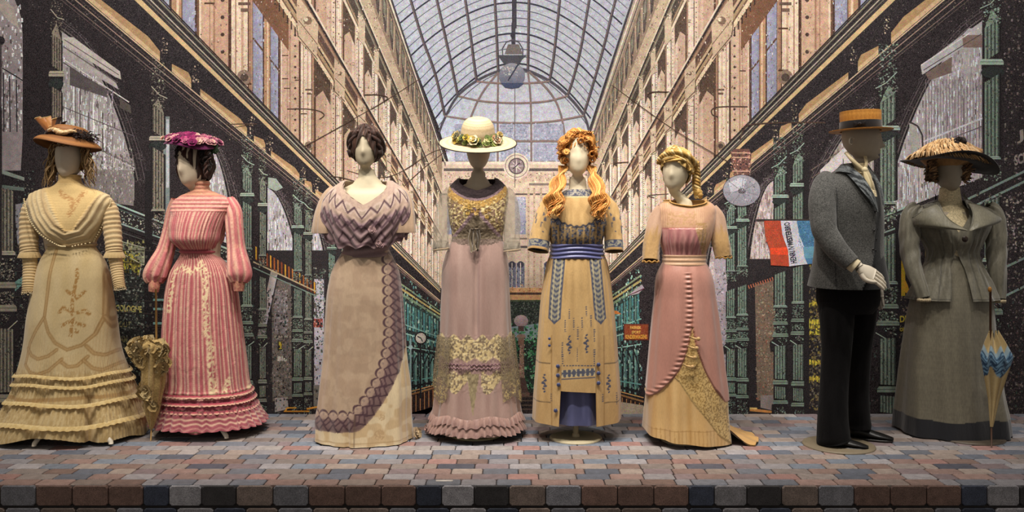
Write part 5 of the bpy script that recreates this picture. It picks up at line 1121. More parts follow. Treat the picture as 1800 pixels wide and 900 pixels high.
# ================================================================== 2: pink striped dress, magenta flower hat
R2 = random.Random(7)
f2 = Fig('mannequin', 'headform mannequin in a pink and white striped dress with puffed cuffs and a magenta hat', 350, 4.95)
i2 = add_body(f2, face_x=347, crown_Y=250, chin_Y=327, yaw=-24, roll=-6, shoulder_Y=352, shl=312, shr=402, neck_x=352, col='#d8c6ac', nose=.014, neckw=.85)
tripod(f2, 345, 760, [(398, 770), (270, 766), (345, 762)], .9, '#d8cdb8')
b2 = Loft(f2, [(318, 340, 368, .050, .060), (335, 337, 372, .055, .063), (343, 320, 392, .068, .075), (350, 309, 404, .08, .085), (362, 302, 410, .095, .09), (380, 302, 402, .12, .095), (405, 302, 394, .145, .10), (424, 306, 389, .15, .10), (434, 316, 383, .125, .085), (442, 321, 379, .09, .08), (448, 321, 379, .09, .08)])
PNK, PNK2, PWH = '#b05c60', '#c0807a', '#dfbd9e'
def stripes(u, py, seed=1):
    s = u + 1.2 * vn(u * .1, py * .03, seed)
    K = mixc(PNK, PNK2, vn(s * .35, py * .02, seed + 3)); f = s % 9
    K = mixc(K, PWH, .85 * (1 - sst(1.3, 2.0, np.abs(f - 2)))); K = mixc(K, '#a8424c', .55 * (1 - sst(.8, 1.4, np.abs(f - 6))))
    return mixc(K, '#b85660', .25 * (np.sin(py * 1.9) > .3))
def c2b(px, py, T, t):
    K = stripes((T + np.pi / 2) * 76, py)
    yk = py < 372; rows = .5 + .5 * np.sin(py * .9); K2 = mixc('#d0807a', '#dfa58e', vn(px * .3, py * .5, 3)); K2 = mixc(K2, '#b0525a', .55 * (rows > .8)); K2 = mixc(K2, '#ecc9a4', .5 * (rows < .12) * (vn(px * .7, py * .5, 3) > .4))
    K = np.where(yk[..., None], K2, K); K = mixc(K, '#c08a62', .8 * (py < 344) * (.4 + .6 * vn(px * .6, py * .6, 7))); return mixc(K, '#b0505a', .7 * (py > 438))
b2.mesh('bodice', STRIPE, 240, 170, lambda T, Y, t: (.0035 * np.sin(T * 42 + 2 * vn(T * 3, t * 5, 1)) * sst(.4, .55, t) + .002 * np.sin(Y * .9) * (Y < 372) + .006 * np.sin(T * 13) * sst(.6, .85, t) * (1 - sst(.88, .95, t))), c2b)
s2 = Loft(f2, [(438, 322, 378, .088, .078), (448, 319, 382, .092, .085), (462, 311, 395, .105, .11), (480, 302, 405, .12, .13), (500, 297, 411, .13, .15), (560, 291, 419, .15, .19), (640, 288, 428, .17, .23), (690, 287, 434, .18, .26), (715, 284, 441, .20, .30), (740, 279, 450, .21, .30), (757, 275, 458, .23, .33)], fy=.9)
V2 = [[(305, 478), (318, 470), (335, 478), (352, 468), (364, 482)], [(302, 492), (299, 520), (296, 545)], [(352, 462), (362, 500), (362, 530), (366, 560), (366, 580), (373, 610), (373, 630), (376, 665), (380, 688)], [(398, 690), (402, 668)], [(428, 690), (430, 672)], [(430, 560), (420, 600)]]
def c2s(px, py, T, t):
    K = stripes((T + np.pi / 2) * 86, py, 5)
    low = py > 693; hb = np.abs((py * 1.0) % 10.5 - 5)
    K3 = mixc('#843844', '#a0525a', vn(px * .2, py * .1, 2)); K3 = mixc(K3, PWH, .85 * (1 - sst(1.2, 2.1, hb))); K = np.where(low[..., None], K3, K)
    sm = (py > 693) & (py < 722); K = mixc(K, '#8c2f40', .45 * sm * (np.sin(px * 1.3 + np.sin(py)) > .2))
    fr = np.sin(T) < .3
    for q in V2: K = mixc(K, '#ead2a6', .95 * vine(px, py, q, 6.5) * (vn(px * .42, py * .42, 9) > .47) * fr)
    return K
s2o = s2.mesh('skirt', STRIPE, 460, 240, lambda T, Y, t: .006 * sst(.05, .2, t) * np.sin(T * 26 + 2 * vn(T * 3, t * 4, 1)) + .010 * sst(.3, 1, t) * np.sin(T * 8 + .5) + .0035 * np.sin(Y * .62) * ((Y > 688) & (Y < 722)) + .012 * sst(.9, 1, t) * np.sin(T * 23), c2s, hem=lambda T: 3 * np.sin(T * 3) + 1.5 * np.sin(T * 11))
ruffle(f2, s2, 'flounce', 722, 36, STRIPE, lambda px, py, T, R: mixc(mixc('#843844', '#a2545c', vn(px * .2, py * .1, 2)), PWH, .85 * (1 - sst(.16, .3, np.abs((R * 4.0) % 1 - .5) * 2))), .012, .024, 30, .006, parent=s2o, rows=14, nseg=520)
for Yr in (694, 708, 722):
    ruffle(f2, s2, 'gathered_frill', Yr, 5, STRIPE, lambda px, py, T, R: mixc('#a83c4c', '#e4bc9c', sst(.3, .9, R)), .010, .017, 60, .003, parent=s2o, rows=4)
mb = MB(); mb.tube(s2.pos(np.linspace(0, 2 * np.pi, 90), 443, .004), .008, '#b65660', 8); f2.mk(mb, 'waistband', STRIPE)
def c2sl(px, py, T, t): return mixc(mixc(stripes(T * 12, py, 3), '#ddb088', .4 * (vn(T * 4, t * 14, 4) > .72)), '#d88f82', .25)
dsl = lambda T, t: .004 * np.sin(T * 9 + 3 * vn(T * 2, t * 4, 2)) + .007 * sst(.6, .9, t) * np.sin(T * 7 + 1)
for pts, cf in (([(313, 352, .01, 11), (306, 375, .02, 13), (300, 405, .02, 13), (291, 440, .0, 15), (279, 468, -.03, 19), (273, 486, -.04, 19), (272, 498, -.05, 11)], [(272, 494, -.05, 10.5), (271, 504, -.06, 9.5), (270, 513, -.06, 8.5)]),
                ([(400, 352, .01, 12), (409, 372, -.01, 15), (412, 400, -.03, 14.5), (415, 435, -.04, 15), (419, 465, -.06, 19), (421, 484, -.07, 19.5), (420, 497, -.08, 11)], [(420, 493, -.08, 10.5), (420, 503, -.08, 9.5), (420, 512, -.08, 8.5)])):
    so = sleeve(f2, 'sleeve', pts, STRIPE, c2sl, disp=dsl, nseg=90); sleeve(f2, 'cuff', cf, LACE, lambda px, py, T, t: mixc('#cf9c78', '#a85c54', vn(T * 5, t * 6, 3)), nrow=20, parent=so)
# hair and hat
cap_hair(f2, 'hair', i2, ['#2c1a16', '#472a20', '#1c100e'], a=.092, b=.115, yaw=-24, dx=-.012, zc=.115, amp=.007, wav=14, cut=lambda T, z: (fang(T) > -1.2) & (fang(T) < 1.0) & (z < .200 - .12 * np.clip(fang(T) + .1, 0, 2)) & (z > -.09), seed=4)
mb = MB(); curls(mb, R2, 90, lambda: (f2.W(R2.uniform(354, 368), R2.uniform(258, 288), R2.uniform(-.08, .03)), (R2.uniform(-.2, .3), R2.uniform(-.3, .2), -1)), (0, 0, 0), .07, .007, ['#2c1a16', '#472a20', '#1c100e'], .010, 1.5)
curls(mb, R2, 40, lambda: (f2.W(R2.uniform(310, 318), R2.uniform(256, 275), R2.uniform(-.07, .0)), (.05, 0, -1)), (0, 0, 0), .06, .006, ['#2c1a16', '#3a221a', '#1c100e'], .006, 1.2); tag(f2.mk(mb, 'curls', HAIR), kind='stuff')
hc = f2.W(338, 249, -.01)
hat2, hl = hat_mesh(f2, 'hat', hc, [(0, .028), (.08, .024), (.125, .006), (.152, -.014), (.156, -.02)], (8, 6), '#5c1c44', VELVET, wave=lambda R, T: (0, .008 * np.sin(3 * T + 1) * sst(.08, .15, R)))
mb = MB(); cs = ['#8c2456', '#a83a6c', '#6c1846', '#b4607c', '#c48a8c', '#d8a898', '#7a1c50']
for k in range(120):
    t = R2.uniform(0, 6.283); r = .158 * math.sqrt(R2.random()); w_ = R2.random(); z = .035 * (1 - (r / .16) ** 2) + .004
    cc = R2.choice(cs[3:6] if (r > .115 and R2.random() < .6) or math.cos(t) > .5 and R2.random() < .35 else cs[:3] + cs[6:])
    rosette(mb, hl(r, t, z), R2.uniform(.018, .028), cc, R2, 6, (math.cos(t) * r * 6, -.5 + math.sin(t) * r * 5, .9), 2)
f2.mk(mb, 'cloth_flowers', VELVET, hat2)
mb = MB()
for k in range(14): rosette(mb, f2.W(R2.uniform(366, 384), R2.uniform(256, 268), -.05), .014, '#2c3a26', R2, 4, (.5, -1, 0), 1)
f2.mk(mb, 'dark_leaves', VELVET, hat2)

# cream parasol with a frilled cover, leaning at the side of the pink dress
R2b = random.Random(9)
d_ = 4.74; pr = np.array([(275 - 900) * d_ / FPX, d_, 0.0])
par = bpy.data.objects.new('parasol', None); COL.objects.link(par); par.location = pr; tag(par, 'closed cream frilled parasol standing handle-up beside the pink striped dress', 'parasol')
P_ = lambda px, Y, dy=0: pw(px, Y, d_ + dy)
tipz = P_(265, 770); tipz[2] = .003
mb = MB(); mb.tube([P_(274, 508), P_(275, 600), P_(270, 690), tipz], [.0055, .0055, .005, .004], '#b08a4e', 10); mb.build('shaft', PAINT, par, pr)
mb = MB(); n = 60; th = np.linspace(0, 2 * np.pi, n, endpoint=False); t = np.linspace(0, 1, 40); T, TT = np.meshgrid(th, t)
cx = np.interp(TT, [0, .1, .3, .7, 1], [272, 272, 270, 268, 266]); Yc = 596 + TT * 158; r = np.interp(TT, [0, .06, .2, .5, .8, 1], [.03, .068, .062, .058, .036, .008]) * (1 + .13 * np.sin(T * 8) + .12 * (vn(T * 3, TT * 9, 2) - .5))
V = np.stack([(cx - 900) * d_ / FPX + r * np.cos(T), d_ + r * np.sin(T), EYE - (Yc - HOR) * d_ / FPX], -1)
mb.add(V.reshape(-1, 3), gridF(40, n)[:, ::-1], mixc('#b79c66', '#957a48', vn(T * 5, TT * 5, 3)).reshape(-1, 3)); mb.build('canopy', LACE, par, pr)
def frillball(cx, cy, rx, ry, n, seed):
    mb = MB(); rr = random.Random(seed)
    for k in range(n):
        a = rr.uniform(0, 6.28); q = math.sqrt(rr.random()); p = P_(cx + rx * q * math.cos(a), cy + ry * q * math.sin(a), -.02 - .045 * (1 - q * q) + rr.uniform(0, .05))
        rosette(mb, p, rr.uniform(.014, .036), rr.choice(['#b8a06e', '#a88c58', '#c4ae7e', '#947a4a']), rr, 3, (rr.uniform(-1, 1), -1, rr.uniform(-.8, .8)), 1)
    return mb
frillball(262, 616, 30, 19, 190, 1).build('frill', LACE, par, pr)
for k, (x, y, a, b) in enumerate(((242, 612, 12, 12), (256, 688, 9, 16), (266, 712, 8, 14), (282, 640, 12, 16), (250, 630, 10, 12))): frillball(x, y, a, b, 36, 5 + k).build('frill', LACE, par, pr)
# ================================================================== 3: taupe gown with purple scalloped band
R3 = random.Random(13)
f3 = Fig('mannequin', 'headform mannequin with braided dark brown hair in a taupe gown edged with purple scallops', 645, 4.8)
def cf3(V):
    K = np.broadcast_to(C('#c8bb9d'), V.shape).copy(); z = V[..., 2]; K[z > (EYE - (307 - HOR) * 4.8 / FPX)] = C('#c2b59a'); return K
i3 = add_body(f3, face_x=643, crown_Y=225, chin_Y=293, shoulder_Y=338, shl=588, shr=703, neck_x=646, col='#cfc1a2', colf=cf3, neckw=1.12, nl=-.052, nose=.012, wid=.98)
stand(f3, 648, 772, 40, .9)
b3 = Loft(f3, [(316, 606, 688, .085, .09), (322, 597, 695, .090, .095), (332, 584, 708, .098, .1), (345, 577, 715, .112, .1), (365, 579, 713, .128, .1), (390, 586, 704, .135, .1), (410, 594, 694, .12, .09), (425, 602, 686, .105, .085), (440, 604, 683, .10, .08), (447, 602, 684, .10, .085)])
top3 = lambda T: 317 + 44 * np.clip(1 - np.abs(fang(T)) / .92, 0, 1) ** 1.1
TAU, TAU2, PUR, LIL = '#b09a86', '#9a8472', '#452a32', '#7f6768'
def c3b(px, py, T, t):
    K = mixc(TAU, '#a08878', vn(px * .2, py * .2, 1)); K = mixc(K, LIL, .8 * (py > 412) * (.6 + .4 * np.sin(py * .9 + px * .12))); return K
b3.mesh('bodice', CHIFFON, 200, 120, lambda T, Y, t: .003 * np.sin(Y * .8 + 3 * np.abs(fang(T))), c3b, top=top3)
be3 = Loft(f3, [(317, 603, 690, .092, .1), (324, 592, 700, .100, .105), (335, 578, 715, .115, .11), (350, 568, 724, .135, .115), (370, 564, 727, .155, .12), (390, 566, 724, .165, .12), (410, 572, 716, .16, .115), (436, 580, 706, .15, .11)])
def c3c(px, py, T, t):
    a = fang(T); v = py - top3(T) * 1.0; n = np.abs(a) * 46; K = mixc('#b89f8a', '#a3887c', vn(px * .3, py * .3, 2)); w = t * 70
    K = mixc(K, LIL, .8 * sst(24, 34, w)); K = mixc(K, '#75586a', .4 * (w > 30) * vn(n * .3, w * .3, 5))
    K = mixc(K, '#c2ada0', .6 * (np.abs(w - 15) < 7) * (tri(n / 13) * 14 > np.abs(w - 15)))
    for c0, A, p in ((10, 12, 13), (28, 11, 13), (34, 10, 13), (50, 12, 13)): K = mixc(K, PUR, .95 * ln(w - c0 - A * tri(n / p + (c0 == 34) * .5), 1.9))
    K = mixc(K, PUR, .6 * ln(w - 66, 1.6)); K = mixc(K, '#8a7a66', .5 * (np.abs(w - 14) < 3) * (tri(n / 13) > .7)); return K
be3.mesh('bertha_collar', CHIFFON, 420, 110, lambda T, Y, t: .004 * np.sin(t * 26 + np.abs(fang(T)) * 22) * sst(.25, .5, t) + .010 * t * np.sin(T * 11), c3c, top=top3, hem=lambda T: -14 * sst(.5, 1.6, np.abs(fang(T))) - 2 + 3 * np.sin(T * 14))
for pts in ([(592, 332, .01, 12), (583, 350, .0, 18), (578, 375, -.01, 23), (577, 398, -.02, 26), (577, 410, -.02, 27)], [(698, 332, .01, 12), (706, 350, .0, 18), (707, 375, -.02, 22), (706, 398, -.03, 25), (706, 409, -.03, 26)]):
    sleeve(f3, 'sleeve', pts, CHIFFON, lambda px, py, T, t: mixc('#b09478', '#8e7460', .5 * (t > .93) + .3 * vn(T * 3, t * 4, 1)), disp=lambda T, t: .006 * t * np.sin(T * 5 + 1) + .003 * t * np.sin(T * 13))
# cummerbund and rosettes
w3 = Loft(f3, [(412, 594, 694, .128, .095), (425, 600, 688, .115, .09), (440, 604, 683, .108, .085), (448, 603, 684, .108, .088)])
w3.mesh('cummerbund', CHIFFON, 200, 30, lambda T, Y, t: .004 + .004 * np.sin(t * 19 + fang(T) * 2.2), lambda px, py, T, t: mixc('#82696a', '#987f7e', .5 + .5 * np.sin(t * 19 + fang(T) * 2.2)), hem=lambda T: 4 * np.cos(fang(T)))
for x, y in ((657, 404), (666, 427)):
    mb = MB(); p = w3.front(np.array([x]), np.array([y]), .018)[0]; p[1] = min(p[1], 4.8 - .135)
    for q in range(4): rosette(mb, p + np.array([R3.uniform(-.01, .01), -.004 * q, R3.uniform(-.008, .008)]), .021 - q * .002, '#b2908c', R3, 6, (R3.uniform(-.3, .3), -1, .2), 2, '#8f6f72')
    f3.mk(mb, 'rosette', SATIN)
s3 = Loft(f3, [(440, 604, 683, .098, .08), (450, 598, 688, .105, .09), (475, 585, 699, .12, .12), (510, 577, 705, .135, .15), (560, 573, 709, .145, .18), (640, 568, 715, .165, .22), (700, 561, 721, .19, .26), (740, 557, 721, .205, .30), (786, 555, 724, .22, .33)], fy=.9)
BAND3 = [(686, 446), (688, 480), (690, 520), (691, 560), (692, 590), (688, 620), (682, 648), (672, 672), (658, 696), (642, 718), (628, 732), (600, 735), (570, 735), (545, 735)]
def scal(K, sg, sl, P=18.5):
    u = sl / P
    K = mixc(K, '#83695e', .85 * ((sg > -20 + 3 * tri(u + .5)) & (sg < 9))); K = mixc(K, '#6d5256', .6 * ((sg > -20) & (sg < 1)))
    K = mixc(K, '#a88f7c', .6 * ((sg > 2) & (sg < 9 + 7 * np.sqrt(np.clip(1 - (2 * (u % 1) - 1) ** 2, 0, 1)))))
    K = mixc(K, PUR, .9 * ln(sg - (6 + 10 * np.sqrt(np.clip(1 - (2 * (u % 1) - 1) ** 2, 0, 1))), 1.9)); K = mixc(K, PUR, .95 * ln(sg - (-4 + 9 * tri(u)), 1.8)); K = mixc(K, PUR, .95 * ln(sg - (-19 + 12 * tri(u + .5)), 2.0)); K = mixc(K, PUR, .8 * ln(sg - (-9 + 9 * tri(u + .25)), 1.5))
    K = mixc(K, PUR, .6 * ln(sg - (-8 + 6 * tri(u + .25)), 1.1)); return mixc(K, '#6b5a58', .45 * (np.hypot((u % 1 - .5) * P, sg - 10) < 2.2))
def c3s(px, py, T, t):
    bl = vn(px * .07, py * .07, 3); K = mixc('#a98f76', '#b39a80', sst(.35, .65, bl)); K = mixc(K, '#98806a', .3 * sst(.6, .68, vn(px * .12 + 5 + 2 * vn(px * .1, py * .1, 4), py * .10, 8)))
    sg, sl = along(px, py, BAND3); sg = -sg; fr = np.cos(fang(T)) > -.15
    sat = fr & (sg < -12) & (py > 600) & (px > 629); sb = fr & (py > 752) & (px <= 629)
    K2 = mixc('#cbb086', '#dcc8a2', sst(.4, .6, vn(px * .09, py * .09, 6))); K2 = mixc(K2, '#b3946c', .7 * (np.hypot(px - 671, (py - 759)) < 9) * (vn(px * .5, py * .5, 1) > .35)); K2 = mixc(K2, '#b3946c', .6 * (np.hypot(px - 674, (py - 729)) < 6) * (vn(px * .5, py * .5, 1) > .3)); K2 = mixc(K2, '#a8895e', .6 * ln(py - 772, 1))
    K = np.where((sat | sb)[..., None], K2, K); m = fr & (np.abs(sg) < 21) & (px < 712)
    K = np.where(m[..., None], scal(K, sg, sl), K); K = mixc(K, '#6a5442', .6 * ln(px - 629 + (py - 740) * .01, 1.4) * (py > 722)); return K
def d3s(T, Y, t):
    P = s3.pos(T, np.clip(Y, 440, 786)); px = 900 + P[..., 0] * FPX / s3.df; py = HOR + (EYE - P[..., 2]) * FPX / s3.df; sg, _ = along(px, py, BAND3); sg = -sg
    return .005 * np.exp(-((sg + 4) / 13) ** 4) * (np.cos(fang(T)) > 0) + .007 * sst(.2, 1, t) * np.sin(T * 7 + .6) + .003 * np.sin(T * 19 + 2) * sst(.1, .4, t) - .022 * np.exp(-((fang(T) + .16) / .05) ** 2) * sst(.75, 1, t)
s3o = s3.mesh('skirt', SATIN, 460, 330, d3s, c3s, hem=lambda T: -3 + 4 * np.cos(fang(T) - .6))
mb = MB()                                             # end of the small train
for k in range(9): rosette(mb, (f3.W(729, 760, -.02 + .02 * k) + np.array([.008 * (k % 3), 0, -.012 * (k % 4)])), .030, '#cbb086', R3, 5, (1, -.4, .3), 2)
f3.mk(mb, 'train', SATIN, s3o)
# braided hair
cap_hair(f3, 'hair', i3, ['#2a1a14', '#4a2f22', '#6a4834'], a=.090, b=.115, zc=.128, h=.125, wav=16, amp=.006, cut=lambda T, z: (np.cos(fang(T)) > .30) & (z < .178 - .17 * np.abs(np.sin(fang(T))) ** 1.3) & (np.cos(fang(T)) > 0), seed=2)
mb = MB()
for sd in (-1, 1):
    for k in range(9):
        t = np.linspace(0, 1, 36); e = 1.25 - k * .09 - t * (1.15 + .02 * k); f = sd * (.10 + .05 * k + t * (1.15 + .03 * k)); mb.tube(hp(i3, f, e, .010 + .004 * np.sin(t * 22 + k * 2)), .0095, [C('#32201a') * (1 + .5 * max(0, math.sin(q * .9 + k))) for q in range(36)], 7)
    for k in range(3):
        t = np.linspace(0, 1, 60); mb.tube(hp(i3, sd * (.9 + t * 1.1), .55 - t * .9, .016 + .008 * np.sin(t * 26 + k * 2.1)) + np.stack([0 * t, 0 * t, .008 * np.cos(t * 26 + k * 2.1)], -1), .010, [C('#3a261c') * (1 + .4 * math.sin(q * 1.3)) for q in range(60)], 7)
    mb.ball(hp(i3, sd * 1.35, -.35, .01), .022, '#2e1d16', 12, 8, (1, 1.2, 1.3), .5, 2)
f3.mk(mb, 'braids', HAIR)

# ================================================================== 4: mauve gown, sheer sleeves, wide straw hat with flowers
R4 = random.Random(17)
f4 = Fig('mannequin', 'headform mannequin in a mauve gown with sheer sleeves and a wide straw hat with flowers', 840, 4.87)
def cf4(V):
    K = np.broadcast_to(C('#b9ac98'), V.shape).copy(); return K
i4 = add_body(f4, face_x=841, crown_Y=226, chin_Y=297, shoulder_Y=334, shl=794, shr=887, neck_x=840, col='#b9ac98', colf=cf4, neckw=1.0, nl=-.05, nose=.006, wid=.92)
stand(f4, 836, 764, 46, .9, '#c4bc90')
b4 = Loft(f4, [(312, 806, 873, .078, .085), (320, 797, 883, .085, .09), (330, 789, 891, .095, .095), (345, 786, 893, .112, .1), (370, 788, 890, .13, .1), (395, 792, 887, .13, .1), (415, 795, 883, .11, .09), (432, 793, 885, .105, .09)])
top4 = lambda T: 313 + 22 * np.clip(1 - np.abs(fang(T)) / .95, 0, 1) ** .7
GLD, GLD2 = '#b59a62', '#8c7448'
def c4b(px, py, T, t):
    a = fang(T); K = mixc('#8d7d68', '#75664f', vn(px * .3, py * .15, 2)); K = mixc(K, '#a29480', .4 * (np.sin(py * 1.3 + np.abs(px - 838) * .3) > .4))
    jk = (py < 416 - .0) & (np.abs(px - 838) > np.interp(py, [350, 372, 385, 400, 415], [0, 3, 14, 26, 40])) & (py < np.interp(np.abs(px - 838), [0, 14, 30, 48, 56], [372, 392, 410, 418, 412]))
    lace = mixc(GLD2, '#d9c690', sst(.42, .58, vn(px * .42, py * .42, 4))); lace = mixc(lace, '#75594e', .8 * (vn(px * .42 + 9, py * .42, 6) > .6)); K = np.where((jk & (np.cos(a) > -.2))[..., None], lace, K)
    edge = np.abs(np.abs(px - 838) - np.interp(py, [350, 372, 385, 400, 415], [0, 3, 14, 26, 40])); K = mixc(K, '#a28690', .85 * (edge < 4) * (py > 362) * (py < 416))
    yk = np.hypot(px - 838, (py - 292) * 1.0) < 62 - 0; yk = yk & (py < 356); K = np.where(yk[..., None], mixc('#221719', '#2f2225', vn(px * .4, py * .4, 3)), K)
    rr = np.hypot(px - 838, (py - 292)); K = mixc(K, '#b08a48', .95 * ((rr > 60) & (rr < 73) & (py > 312) & (py < 380)) * (vn(px * .6, py * .6, 9) > .3)); K = mixc(K, '#937a80', .8 * ((rr > 57) & (rr < 61) & (py > 330)))
    return mixc(K, '#977e7c', .5 * (py > 420))
b4.mesh('bodice', LACE, 260, 170, lambda T, Y, t: .004 * (vn(T * 22, Y * .35, 2) - .3), c4b, top=top4)
for k in range(18):                                   # gold flower cluster at the breast and hanging bow
    mb = MB(); x, y = R4.gauss(839, 10), R4.gauss(366, 6); rosette(mb, b4.front(np.array([x]), np.array([y]), .010)[0], R4.uniform(.009, .014), R4.choice(['#b8954c', '#c9a868', '#96743c']), R4, 5, (0, -1, .2), 2); f4.mk(mb, 'breast_flower', LACE)
mb = MB()
for k in range(8):
    x = 831 + (k % 4) * 3.2; P = np.concatenate([b4.front(np.array([x + dx]), np.array([y]), .012 + .006 * (k % 3)) for dx, y in ((0, 402), (R4.uniform(-5, 5), 418), (R4.uniform(-4, 4), 432), (0, 443 - abs(k - 4) * 2))]); mb.tube(path(P, 5), .007, '#6d5f4c' if k % 2 else '#84745c', 6, .4)
f4.mk(mb, 'tassel_bow', CHIFFON)
for pts in ([(795, 334, .0, 11), (785, 352, -.01, 13), (778, 385, -.03, 13.5), (775, 415, -.05, 13), (775, 438, -.07, 13.5)], [(885, 334, .0, 11), (895, 352, -.01, 14), (899, 385, -.03, 14.5), (900, 415, -.05, 13.5), (900, 440, -.07, 14)]):
    so = sleeve(f4, 'sheer_sleeve', pts, NET, lambda px, py, T, t: mixc('#8b8272', '#aca290', vn(T * 4, t * 16, 2)), disp=lambda T, t: .004 * np.sin(T * 6 + t * 14) * t + .003 * vn(T * 4, t * 20, 3))
    mb = MB(); e = pts[-1]; c = f4.W(e[0], e[1], e[2]); mb.tube([c + np.array([math.cos(a) * e[3] * f4.d / FPX, math.sin(a) * .8 * e[3] * f4.d / FPX - .004, .006 * math.cos(a)]) for a in np.linspace(0, 6.283, 36)], .0035, '#a08c70', 6); f4.mk(mb, 'lace_edge', LACE, so)
s4 = Loft(f4, [(424, 794, 885, .10, .09), (434, 789, 888, .108, .10), (460, 780, 893, .125, .13), (520, 777, 895, .14, .16), (590, 775, 898, .155, .19), (640, 774, 902, .165, .21), (690, 768, 908, .18, .24), (735, 762, 914, .20, .28), (768, 757, 919, .22, .31)], fy=.9)
def c4s(px, py, T, t):
    a = fang(T); K = mixc('#977a70', '#ab8f84', vn(px * .12, py * .01, 2)); K = mixc(K, '#8a6a66', .4 * ln(px - 842, 2) * (py < 600)); fr = np.cos(a) > -.2
    l1 = (py > 592 + 5 * np.sin(px * .25)) & (py < 632 + 4 * np.sin(px * .2 + 1)); l2 = (py > 654 + 4 * np.sin(px * .25)) & (py < 684 + 12 * np.cos((px - 800) * .11) * (np.abs(px - 838) > 12) - 6) & (np.abs(px - 838) > 8)
    L = vn(px * .34, py * .34, 5); flo = mixc('#7c6a54', '#c9b280', sst(.42, .52, L)); flo = mixc(flo, '#e0cfa0', .8 * sst(.64, .7, vn(px * .5, py * .5, 8)))
    K = np.where(((l1 | l2) & fr)[..., None], flo, K); mid = (py >= 632) & (py <= 656); K = mixc(K, '#8c6a70', .4 * mid * (np.sin(px * 1.1) > 0))
    vp = (py > 655) & (np.abs(px - 832) < 11 * (1 - (py - 655) / 73)); K = np.where((vp & fr)[..., None], mixc('#77684e', '#a59670', vn(px * .6, py * .3, 3)), K)
    return K
s4o = s4.mesh('skirt', SATIN, 440, 320, lambda T, Y, t: .006 * sst(.05, .4, t) * np.sin(T * 8 + .4) + .006 * sst(.3, .9, t) * np.sin(T * 15 + 1) + .0025 * np.sin(T * 90) * np.exp(-((Y - 644) / 12) ** 2) - .018 * np.exp(-((fang(T) - .03) / .06) ** 2) * sst(.0, .2, t) * (1 - sst(.4, .55, t)) + .003 * (vn(T * 30, Y * .3, 3) - .4) * ((Y > 590) & (Y < 690)), c4s, hem=lambda T: 4 * np.cos(fang(T)) - 4)
mb = MB()
for y0 in (641, 647):
    q = np.linspace(-2.6, -.55, 120); P = s4.pos(q, y0 + 1.6 * np.sin(q * 60), .007); mb.tube(P, .003, '#6d4550' if y0 == 641 else '#8f6a70', 5)
tag(f4.mk(mb, 'twisted_cord', SATIN, s4o), kind='stuff')
def hem4(px, py, T, R): return mixc('#ab8a7e', '#80625c', .6 * R + .4 * (vn(T * 40, R * 2, 2) > .6))
for Y_, h in ((736, 15), (752, 16)):
    ruffle(f4, s4, 'hem_ruffle', Y_, h, SATIN, hem4, .006, .018, 44, .007, parent=s4o, Yf=lambda T: 3.0 * np.sin(T * 7 + 1) - 2)
mb = MB()
for k in range(12): rosette(mb, f4.W(752 + 5 * (k % 3), 752 + 4 * (k % 4), .0 + .015 * k), .026, '#b08c84', R4, 6, (-1, -.6, .3), 2)
f4.mk(mb, 'train_ruffle', SATIN, s4o)
o4 = Loft(f4, [(560, 773, 900, .165, .20), (610, 769, 905, .18, .22), (660, 764, 911, .19, .24), (700, 762, 915, .195, .25), (716, 762, 916, .195, .25)], fy=.9)
LNET = fabric('lace_net', .8, .1, .25, 120, .5, .3, weave=False, holes=(95, .10, .12))
for t0, t1, sgx in ((-.95, .6, 1), (2.55, 4.1, -1)):
    o4.mesh('net_panel', LNET, 130, 90, lambda T, Y, t: .006 * np.sin(T * 22), lambda px, py, T, t: mixc('#7d6f56', '#b8a470', sst(.5, .62, vn(px * .3, py * .3, 7)) * sst(.4, .9, t)), parent=s4o, th0=t0, th1=t1, hem=(lambda T: -26 + 14 * np.cos(T * 5) + 10) if sgx < 0 else (lambda T: -6 + 9 * np.cos(T * 5)), Y0=594)
# hat
hc = f4.W(840, 249, .0)
hat4, hl = hat_mesh(f4, 'hat', hc, [(0, .142), (.03, .141), (.065, .128), (.088, .098), (.098, .055), (.101, .014), (.108, .004), (.15, .0), (.20, -.004), (.226, -.006)], (19.5, 1), '#d0b894', cf=lambda R, T, Z: mixc(mixc('#d4be98', '#c0a880', .5 + .5 * np.sin(R * 900)), '#1c1614', sst(.219, .222, R)))
mb = MB(); cs = ['#5c6a2c', '#74803a', '#8c9448', '#3f4a20']
for k in range(70):
    t = R4.uniform(-3.3, .3); p = hl(.118 + R4.uniform(-.012, .022), t, .022 + R4.uniform(-.012, .03)); rosette(mb, p, R4.uniform(.014, .022), R4.choice(cs if math.cos(t) > -.75 else ['#94802c', '#a88c34', '#6a5c24', '#4f4a20']), R4, 5, (math.cos(t), -.6 + .4 * math.sin(t), .5), 1)
f4.mk(mb, 'hat_leaves', COTTON, hat4)
for k, (t, dz, r, c, c2) in enumerate(((-1.72, .015, .032, '#dccaa0', '#a88f4c'), (-1.15, .01, .018, '#7c8444', '#d8c890'), (-.62, .01, .030, '#d8b898', '#b07c58'), (-2.75, .02, .026, '#d4bc88', '#a8883c'), (-2.4, .01, .022, '#8c8434', '#c8b060'), (-.3, .03, .02, '#b89c5c', '#8c7434'), (-2.05, .03, .02, '#b89834', '#6c6424'))):
    mb = MB(); rosette(mb, hl(.132, t, .022 + dz), r, c, R4, 6, (math.cos(t) * .6, -1, .5), 2, c2); f4.mk(mb, 'hat_flower', COTTON, hat4)

